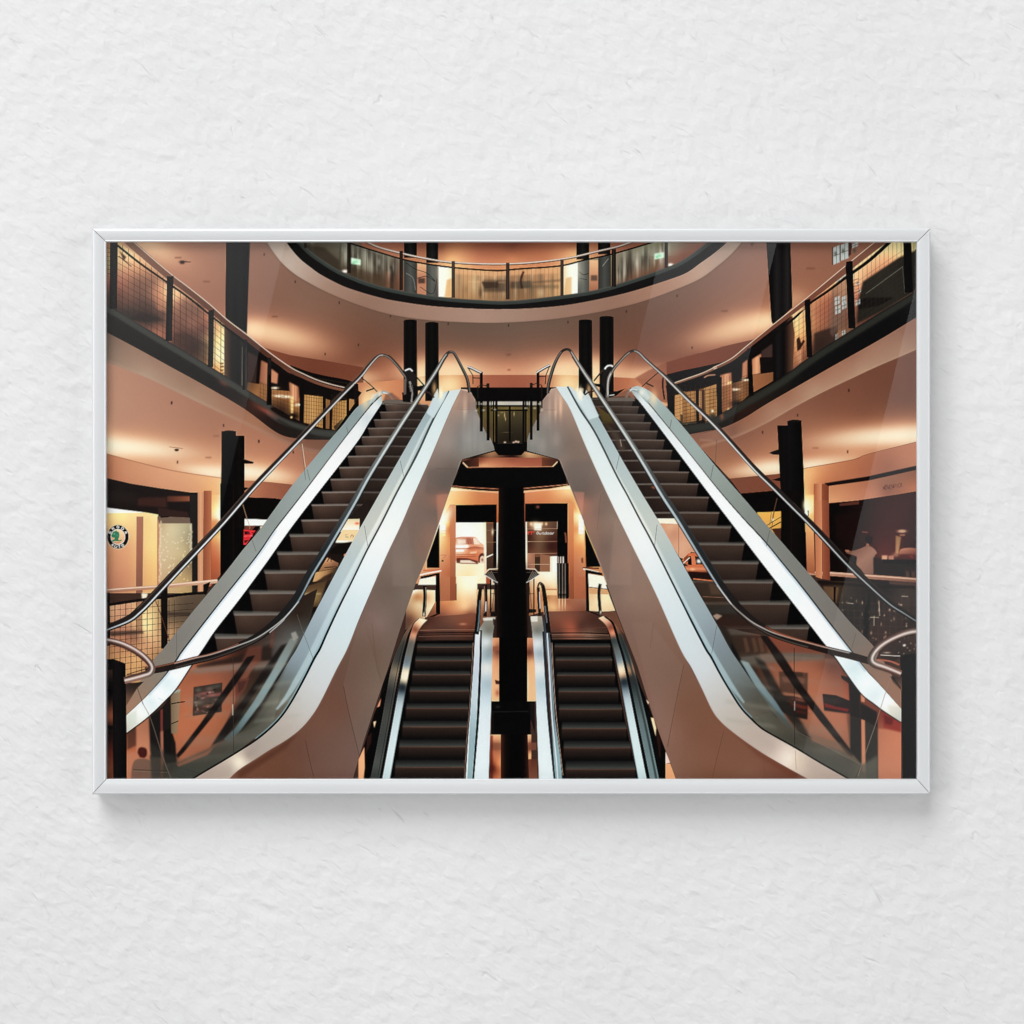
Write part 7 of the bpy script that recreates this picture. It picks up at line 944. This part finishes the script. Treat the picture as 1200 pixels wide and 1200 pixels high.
    ST(ih[8:20], .9, (22, 24, 26), .9, .2, off=[1.9, 2.1, 2.4, 2.6, 2.9, 3.2, 3.6, 3.9, 4.3, 4.6, 4.8, 4.9]); ST(ih[9:18], 1, (70, 68, 66), .6, .3, off=[-2.2, -2.4, -2.8, -3, -3.2, -3.6, -3.8, -4.2, -4.4])
    ST(ih[17:27], [.8, 1.1, 1.2, 1.2, 1.2, 1.1, 1, 1, 1, .9], (206, 196, 188), .9, .2, off=[4, 3.4, 2.4, 1.2, 0, -1.2, -2, -2.4, -2.6, -2.8]); ST(ih[21:26], [1, 2, 2, 1.4, .8], (196, 110, 74), .75, .5, off=-3); ST(ih[18:25], 1.4, (110, 100, 92), .6, .4, off=2.6)
    ST(ih[:5], 1, (150, 144, 138), .7, .2, off=-.4)
    ST(D8((167, 160), (168, 500), (170, 780)), .8, (40, 34, 30), .85); ST(D8((170, 500), (170, 560)), 1, (220, 210, 196), .7, .3); ST(D8((175, 815), (180, 940)), .6, (120, 100, 88), .6)
    # near newel loop and dark post
    P(D8((845, 205), (900, 190), (955, 190), (955, 1010), (862, 1010), (852, 500)), Lin((1055, 0), (1076, 0), (20, 17, 17), (14, 12, 12), (24, 21, 21), (12, 10, 10))); P(D8((944, 470), (955, 470), (955, 620), (948, 620)), (130, 76, 50), .8, .3); ST(D8((945, 260), (945, 340)), .8, (80, 66, 58), .6)
    P(D8((690, 230), (720, 160), (860, 100), (955, 70), (955, 190), (860, 210), (780, 260)), Fld((1040, 765, 60, 46, 40), (1060, 760, 54, 42, 38), (1072, 755, 70, 52, 46), (1050, 770, 44, 34, 30)), .9); G(*D8((872, 143))[0], 1.2, 1, (250, 240, 230), .9); G(*D8((760, 190))[0], 3, .7, (190, 170, 156), .7); ST(D8((720, 205), (845, 212)), .9, (220, 200, 186), .8); ST(D8((700, 235), (780, 245), (840, 268)), 2, (190, 110, 84), .8, .4)
    for k in range(10): G(1050 + rng.random() * 24, 752 + rng.random() * 14, .6, .6, (200, 180, 160), .5)
    loop = D8((970, 48), (920, 52), (860, 68), (790, 98), (730, 134), (690, 172), (664, 212), (662, 246), (690, 268), (740, 284), (790, 302), (850, 326))
    ST(loop, [6.8, 7, 7.2, 7.4, 7.6, 8, 8.4, 8.8, 8.6, 8.4, 8.2, 8], Fld((1070, 740, 124, 102, 92), (1050, 746, 108, 82, 72), (1030, 760, 114, 92, 83), (1022, 772, 104, 92, 84), (1030, 781, 120, 94, 83), (1050, 788, 118, 84, 71)))
    ST(loop, 2.2, (230, 216, 208), .9, .5, off=[-1, -1, -1, -1, -1, -.8, -1, -1.2, -1, -.8, -.6, -.4]); ST(loop, 1.8, (50, 34, 30), .7, .5, off=3.1)
    P(D8((780, 340), (855, 345), (856, 440), (800, 380)), Fld((1048, 795, 60, 46, 40), (1054, 808, 120, 90, 72)), .85); ST(D8((795, 345), (848, 420)), 1.6, (30, 24, 22), .9)

# ---------------------------------------------------------------------------
# The scene: a framed, glazed print hanging on a white plaster wall
# ---------------------------------------------------------------------------
import bpy, bmesh, math
from mathutils import Vector, Matrix

sc = bpy.context.scene
COL = sc.collection
D = 2.4                                   # camera distance from the wall
def at(px, py, y=0.0):
    """a point on the plane at depth y, from millimetres of the wall as seen from the camera"""
    k = .001 * (D + y) / D
    return Vector(((px - 600) * k, y, (600 - py) * k))

def nodes(m):
    m.use_nodes = True
    nt = m.node_tree; nt.nodes.clear()
    out = nt.nodes.new('ShaderNodeOutputMaterial')
    return nt, nt.nodes, nt.links, out

def principled(n, **kw):
    b = n.new('ShaderNodeBsdfPrincipled')
    for k, v in kw.items(): b.inputs[k.replace('_', ' ')].default_value = v
    return b

# --- materials ---
def mat_plaster():
    m = bpy.data.materials.new('white_plaster'); nt, n, l, out = nodes(m)
    b = principled(n, Roughness=.85); b.inputs['Specular IOR Level'].default_value = .15
    tc = n.new('ShaderNodeTexCoord')
    def mapping(scale, rot=0):
        mp = n.new('ShaderNodeMapping'); mp.vector_type = 'TEXTURE'; mp.inputs['Scale'].default_value = tuple(1 / v for v in scale); mp.inputs['Rotation'].default_value = (0, math.radians(rot), 0)
        l.new(tc.outputs['Object'], mp.inputs['Vector']); return mp
    def noise(mp, scale, detail, rough, dist=0):
        t = n.new('ShaderNodeTexNoise'); t.inputs['Scale'].default_value = scale; t.inputs['Detail'].default_value = detail; t.inputs['Roughness'].default_value = rough; t.inputs['Distortion'].default_value = dist
        l.new(mp.outputs['Vector'], t.inputs['Vector']); return t
    def math_(op, a, c):
        x = n.new('ShaderNodeMath'); x.operation = op
        for i, v in enumerate((a, c)):
            if isinstance(v, (int, float)): x.inputs[i].default_value = v
            else: l.new(v, x.inputs[i])
        return x.outputs[0]
    # streaks of the float run down to the right
    m1 = mapping((1, 1, 1.5), 34); m2 = mapping((1, 1, 1.6), 40); m3 = mapping((1, 1, 1.5), 20)
    broad = noise(m1, 36, 1.2, .4, .35); mid = noise(m2, 80, 1.2, .4, .5); fine = noise(m3, 190, 1, .5, .3)
    # sparse trowel marks: only the peaks of a stretched noise
    tick = noise(mapping((1, 1, 2.6), 46), 26, 2, .5, .8)
    rp = n.new('ShaderNodeMapRange'); rp.interpolation_type = 'SMOOTHSTEP'; rp.inputs['From Min'].default_value = .64; rp.inputs['From Max'].default_value = .84; l.new(tick.outputs['Fac'], rp.inputs['Value'])
    h = math_('ADD', math_('MULTIPLY', broad.outputs['Fac'], PL[0]), math_('MULTIPLY', mid.outputs['Fac'], PL[1]))
    h = math_('ADD', h, math_('MULTIPLY', fine.outputs['Fac'], PL[2]))
    h = math_('SUBTRACT', h, math_('MULTIPLY', rp.outputs['Result'], PL[3]))
    bp = n.new('ShaderNodeBump'); bp.inputs['Strength'].default_value = 1; bp.inputs['Distance'].default_value = .001
    l.new(h, bp.inputs['Height']); l.new(bp.outputs['Normal'], b.inputs['Normal'])
    light_tone = noise(mapping((1, 1, .5)), 3.0, 2, .5)  # soft patches of light on the wall, put into the plaster colour
    mx = n.new('ShaderNodeMix'); mx.data_type = 'RGBA'
    mx.inputs['A'].default_value = (.632, .632, .635, 1); mx.inputs['B'].default_value = (.71, .71, .71, 1)
    l.new(light_tone.outputs['Fac'], mx.inputs['Factor']); l.new(mx.outputs['Result'], b.inputs['Base Color'])
    l.new(b.outputs['BSDF'], out.inputs['Surface']); return m
PL = (2.9, 1.25, .14, 1.2)

def mat_frame():
    m = bpy.data.materials.new('satin_silver_aluminium'); nt, n, l, out = nodes(m)
    b = principled(n, Roughness=.34, Metallic=.15)
    tc = n.new('ShaderNodeTexCoord'); t = n.new('ShaderNodeTexNoise'); t.inputs['Scale'].default_value = 5; t.inputs['Detail'].default_value = 4
    l.new(tc.outputs['Object'], t.inputs['Vector'])
    mx = n.new('ShaderNodeMix'); mx.data_type = 'RGBA'; mx.inputs['A'].default_value = (.655, .675, .69, 1); mx.inputs['B'].default_value = (.70, .71, .718, 1)
    l.new(t.outputs['Fac'], mx.inputs['Factor']); l.new(mx.outputs['Result'], b.inputs['Base Color'])
    g = n.new('ShaderNodeTexNoise'); g.inputs['Scale'].default_value = 900; l.new(tc.outputs['Object'], g.inputs['Vector'])
    mr = n.new('ShaderNodeMapRange'); mr.inputs['To Min'].default_value = .3; mr.inputs['To Max'].default_value = .42; l.new(g.outputs['Fac'], mr.inputs['Value']); l.new(mr.outputs['Result'], b.inputs['Roughness'])
    l.new(b.outputs['BSDF'], out.inputs['Surface']); return m

def mat_print():
    m = bpy.data.materials.new('ink_on_satin_paper'); nt, n, l, out = nodes(m)
    b = principled(n, Roughness=.7); b.inputs['Specular IOR Level'].default_value = .02
    a = n.new('ShaderNodeVertexColor'); a.layer_name = 'ink'
    l.new(a.outputs['Color'], b.inputs['Base Color']); l.new(b.outputs['BSDF'], out.inputs['Surface']); return m

def mat_glass():
    m = bpy.data.materials.new('clear_picture_glass'); nt, n, l, out = nodes(m)
    tr = n.new('ShaderNodeBsdfTransparent'); tr.inputs['Color'].default_value = (.985, .99, .988, 1)
    gl = n.new('ShaderNodeBsdfGlossy'); gl.inputs['Roughness'].default_value = 0.0
    fr = n.new('ShaderNodeFresnel')
    geo = n.new('ShaderNodeNewGeometry'); ior = n.new('ShaderNodeMapRange')       # the rays are not bent, so the far face must read as air-to-glass too
    ior.inputs['To Min'].default_value = 1.48; ior.inputs['To Max'].default_value = 1 / 1.48
    l.new(geo.outputs['Backfacing'], ior.inputs['Value']); l.new(ior.outputs['Result'], fr.inputs['IOR'])
    mx = n.new('ShaderNodeMixShader'); l.new(fr.outputs['Fac'], mx.inputs['Fac']); l.new(tr.outputs['BSDF'], mx.inputs[1]); l.new(gl.outputs['BSDF'], mx.inputs[2])
    l.new(mx.outputs['Shader'], out.inputs['Surface']); return m

def mat_board():
    m = bpy.data.materials.new('dark_backing_card'); nt, n, l, out = nodes(m)
    b = principled(n, Roughness=.9); t = n.new('ShaderNodeTexNoise'); t.inputs['Scale'].default_value = 120
    rp = n.new('ShaderNodeValToRGB'); rp.color_ramp.elements[0].color = (.02, .018, .016, 1); rp.color_ramp.elements[1].color = (.05, .045, .04, 1)
    l.new(t.outputs['Fac'], rp.inputs['Fac']); l.new(rp.outputs['Color'], b.inputs['Base Color']); l.new(b.outputs['BSDF'], out.inputs['Surface']); return m

def link(name, me, mat, parent=None):
    o = bpy.data.objects.new(name, me); COL.objects.link(o); me.materials.append(mat)
    if parent: o.parent = parent
    return o

# --- the wall ---
bm = bmesh.new()
w = 2.6
vs = [bm.verts.new(v) for v in ((-w, 0, -w), (w, 0, -w), (w, 0, w), (-w, 0, w), (-w, .12, -w), (w, .12, -w), (w, .12, w), (-w, .12, w))]
for f in ((0, 1, 2, 3), (5, 4, 7, 6), (1, 5, 6, 2), (4, 0, 3, 7), (3, 2, 6, 7), (4, 5, 1, 0)): bm.faces.new([vs[i] for i in f])
bmesh.ops.recalc_face_normals(bm, faces=bm.faces)
me = bpy.data.meshes.new('wall'); bm.to_mesh(me); bm.free()
wall = link('wall', me, mat_plaster())
wall['kind'] = 'structure'; wall['label'] = 'white plaster wall with fine rough texture behind the framed print'

# --- the framed print ---
FD = -.034                                # front of the frame
OX0, OY0, OX1, OY1 = 107.2, 267.0, 1091.0, 931.4      # outer edge, as seen
IX0, IY0, IX1, IY1 = 124.0, 283.2, 1075.0, 913.4      # opening, as seen
root = bpy.data.objects.new('framed_print', None); COL.objects.link(root)
root.empty_display_size = .2; root.location = (0, 0, 0)
root['label'] = 'silver framed glazed print of paired mall escalators hanging on the white plaster wall'
root['category'] = 'picture'

silver = mat_frame()
# profile: fraction of the width from the outer edge, depth
PROF = [(0, -.0008), (0, -.0310), (.02, -.0320), (.05, -.0330), (.09, -.0336), (.17, -.0339), (.30, -.0340), (.50, -.03385), (.68, -.0335), (.80, -.0330), (.875, -.0325), (.90, -.03265), (.925, -.0328), (.955, -.0327), (.985, -.0323), (1.0, -.0316), (1.0, -.0270)]
def corner(i, f, y):
    """point of the section at mitre i (0 top-left, clockwise), in wall millimetres resolved at depth of the front"""
    ox, oy = ((OX0, OY0), (OX1, OY0), (OX1, OY1), (OX0, OY1))[i]
    ix, iy = ((IX0, IY0), (IX1, IY0), (IX1, IY1), (IX0, IY1))[i]
    p = at(ox + (ix - ox) * f, oy + (iy - oy) * f, FD); p.y = y
    return p
for i in range(4):
    j = (i + 1) % 4
    d = (corner(j, 0, 0) - corner(i, 0, 0)).normalized()
    GAP = .0004
    bm = bmesh.new()
    A = [bm.verts.new(corner(i, f, y) + d * GAP) for f, y in PROF]
    B = [bm.verts.new(corner(j, f, y) - d * GAP) for f, y in PROF]
    for k in range(len(PROF) - 1): bm.faces.new((A[k], A[k + 1], B[k + 1], B[k]))
    bm.faces.new((A[-1], A[0], B[0], B[-1])); bm.faces.new(A[::-1]); bm.faces.new(B)
    bmesh.ops.recalc_face_normals(bm, faces=bm.faces)
    for f in bm.faces: f.smooth = len(f.verts) == 4
    me = bpy.data.meshes.new('frame_rail'); bm.to_mesh(me); bm.free()
    for e in me.edges:
        v0, v1 = e.vertices
    o = link('frame_rail', me, silver, root)
    try: me.set_sharp_from_angle(angle=math.radians(50))
    except Exception: pass

def slab(name, x0, y0, x1, y1, ya, yb, mat, bevel=0):
    a, c = at(x0, y1, (ya + yb) / 2), at(x1, y0, (ya + yb) / 2)
    bm = bmesh.new(); bmesh.ops.create_cube(bm, size=1)
    for v in bm.verts: v.co = Vector(((a.x + c.x) / 2 + v.co.x * (c.x - a.x), (ya + yb) / 2 + v.co.y * abs(yb - ya), (a.z + c.z) / 2 + v.co.z * (c.z - a.z)))
    if bevel: bmesh.ops.bevel(bm, geom=list(bm.edges), offset=bevel, segments=2, affect='EDGES')
    me = bpy.data.meshes.new(name); bm.to_mesh(me); bm.free()
    return link(name, me, mat, root)
slab('backing_board', 112, 272, 1086, 926, -.0130, -.0225, mat_board(), .0006)
slab('glass_pane', 121.4, 280.4, 1077.6, 916.2, -.0246, -.0266, mat_glass())

# --- the sheet: one flat mesh carrying its ink as a colour per point ---
def make_print():
    y = -.0240
    ink = finished_ink()
    h, wd = ink.shape[:2]
    k = .001 * (D + y) / D
    X = (PX0 + (np.arange(wd) + .5) / OUT - 600) * k; Z = (600 - (PY0 + (np.arange(h) + .5) / OUT)) * k
    co = np.empty((h, wd, 3), np.float32); co[..., 0] = X; co[..., 1] = y; co[..., 2] = Z[:, None]
    idx = np.arange(h * wd).reshape(h, wd)
    quad = np.stack([idx[1:, :-1], idx[1:, 1:], idx[:-1, 1:], idx[:-1, :-1]], -1).reshape(-1, 4)
    me = bpy.data.meshes.new('print')
    me.vertices.add(h * wd); me.vertices.foreach_set('co', co.ravel())
    me.loops.add(quad.size); me.loops.foreach_set('vertex_index', quad.ravel().astype(np.int32))
    me.polygons.add(len(quad)); me.polygons.foreach_set('loop_start', np.arange(0, quad.size, 4, dtype=np.int32))
    me.update(calc_edges=True)
    lin = np.where(ink <= .04045, ink / 12.92, ((ink + .055) / 1.055) ** 2.4) * INK_GAIN
    rgba = np.ones((h * wd, 4), np.float32); rgba[:, :3] = np.clip(lin, 0, .97).reshape(-1, 3)
    at_ = me.color_attributes.new('ink', 'FLOAT_COLOR', 'POINT'); at_.data.foreach_set('color', rgba.ravel())
    return link('print', me, mat_print(), root)
INK_GAIN = 1.0
VEIL_L, VEIL_R, VEIL_M = .016, .011, .0
def finished_ink():
    paint_picture(); paint_front()
    n = int(SS / OUT); hh, ww = INK.shape[0] // n, INK.shape[1] // n
    im = np.clip(INK[:hh * n, :ww * n], 0, 1).reshape(hh, n, ww, n, 3).mean((1, 3)).astype(np.float64)
    # a little crispness from the printing raster, a little paper grain
    soft = (np.roll(im, 1, 0) + np.roll(im, -1, 0) + np.roll(im, 1, 1) + np.roll(im, -1, 1)) / 4
    im = np.clip(im + SHARP * (im - soft), 0, 1)
    grey = (im @ np.array((.3, .59, .11)))[..., None]; im = np.clip(grey + (im - grey) * SATUR, 0, 1)
    r_, g_, b_ = im[..., 0], im[..., 1], im[..., 2]
    im[..., 2] = b_ + .05 * np.clip(g_ - b_, 0, .3); im[..., 1] = g_ - .015 * np.clip(r_ - g_, 0, .3)      # the print leans to rose in its warm tones
    cool = np.clip((b_ - r_) * 8, 0, 1)[..., None] * .4; grey = (im @ np.array((.3, .59, .11)))[..., None]; im = im + cool * (grey - im)
    im = np.clip(im + CONTRAST * im * (1 - im) * (im - .34) * 4, 0, 1)
    g = rng.normal(0, 1, im.shape[:2]); g = (g + np.roll(g, 1, 0) + np.roll(g, 1, 1)) / 3
    im = np.clip(im + g[..., None] * .006, 0, 1)
    return im
CONTRAST = .32
SHARP, SATUR = 1.0, .88
make_print()

# --- camera ---
cam_d = bpy.data.cameras.new('camera'); cam = bpy.data.objects.new('camera', cam_d); COL.objects.link(cam)
cam.location = (0, -D, 0); cam.rotation_euler = (math.radians(90), 0, 0)
cam_d.sensor_width = 36; cam_d.lens = 36 * D / 1.2; cam_d.clip_start = .05; cam_d.clip_end = 60
sc.camera = cam

# --- light: one broad soft key from the upper left, added fills from the sides and below, and dim added panels mirrored as glare ---
def area(name, loc, aim, sx, sy, power, col=(1, 1, 1), roll=0.0, fade=None):
    ld = bpy.data.lights.new(name, 'AREA'); ld.shape = 'RECTANGLE'; ld.size = sx; ld.size_y = sy; ld.energy = power; ld.color = col
    o = bpy.data.objects.new(name, ld); COL.objects.link(o); o.location = loc
    q_ = (Vector(aim) - Vector(loc)).to_track_quat('-Z', 'Y')
    o.rotation_euler = (q_.to_matrix() @ Matrix.Rotation(roll, 3, 'Z')).to_euler()
    return o
E_KEY, E_FILL = 925, 264
area('key_lamp', (-2.7, -5.4, 7.3), (0, 0, 0), 6, 6, E_KEY)
area('side_fill', (-6.5, -5.0, .5), (0, 0, 0), 4.5, 6, E_FILL)
area('side_fill', (6.5, -5.0, .2), (0, 0, 0), 4.5, 6, E_FILL * .9)
area('low_fill', (0, -7.0, -8.0), (0, 0, 0), 9, 6, E_FILL * 1.6)  # unseen fill added from below

def glare_panel(line, side, width, y_top, y_bot, radiance, fade_to):
    """a dim lamp panel added behind the camera, placed to show as glare in the glass; line: two seen points of its straight edge"""
    LY = 5.0
    yg = -.0266
    k = (D + yg + LY + yg) / (D + yg)
    (x0, y0), (x1, y1) = line
    s = (x1 - x0) / (y1 - y0)
    def P3(px, py): v = at(px, py, yg); return Vector((v.x * k, -LY, v.z * k))
    top = P3(x0 + (y_top - y0) * s, y_top); bot = P3(x0 + (y_bot - y0) * s, y_bot)
    ax = (top - bot); hgt = ax.length; ax.normalize()
    acr = Vector((ax.z, 0, -ax.x)) * side              # across, away from the edge
    wd = width * .001 * k
    c = (top + bot) / 2 + acr * wd / 2
    ld = bpy.data.lights.new('glare_panel_lamp', 'AREA'); ld.shape = 'RECTANGLE'; ld.size = wd; ld.size_y = hgt
    ld.energy = radiance * math.pi * wd * hgt * 1.0
    o = bpy.data.objects.new('glare_panel_lamp', ld); COL.objects.link(o); o.location = c
    # local -Z looks to the wall (+Y), local Y runs along the edge
    zl = Vector((0, -1, 0)); yl = ax; xl = yl.cross(zl)
    o.rotation_euler = Matrix((xl, yl, zl)).transposed().to_euler()
    ld.use_nodes = True; nt = ld.node_tree; n, l = nt.nodes, nt.links
    em = next(x for x in n if x.type == 'EMISSION')
    geo = n.new('ShaderNodeNewGeometry'); sx = n.new('ShaderNodeSeparateXYZ'); l.new(geo.outputs['Parametric'], sx.inputs[0])
    mr = n.new('ShaderNodeMapRange'); mr.interpolation_type = 'SMOOTHSTEP'; mr.inputs['To Min'].default_value = fade_to; mr.inputs['To Max'].default_value = 1
    l.new(sx.outputs['Y'], mr.inputs['Value']); l.new(mr.outputs['Result'], em.inputs['Strength'])
    return o
GLARE_PANELS = True
if GLARE_PANELS:  # unseen lamp panels, added for the diagonal glare bands
    glare_panel(((333, 290), (262, 585)), -1, 330, 150, 700, .70, 0)
    glare_panel(((1073, 335), (937, 900)), 1, 330, 150, 1010, .84, .3)
    glare_panel(((767, 326), (746, 412)), 1, 128, 150, 560, .95, 0)

world = bpy.data.worlds.new('World'); sc.world = world; world.use_nodes = True
bg = world.node_tree.nodes['Background']; bg.inputs['Color'].default_value = (.9, .95, 1, 1); bg.inputs['Strength'].default_value = .008

sc.view_settings.view_transform = 'Standard'; sc.view_settings.look = 'None'; sc.view_settings.gamma = 1; sc.view_settings.exposure = 0
sc.view_settings.use_curve_mapping = False
sc.cycles.max_bounces = 8; sc.cycles.diffuse_bounces = 3; sc.cycles.transparent_max_bounces = 12

sc.cycles.use_denoising = True
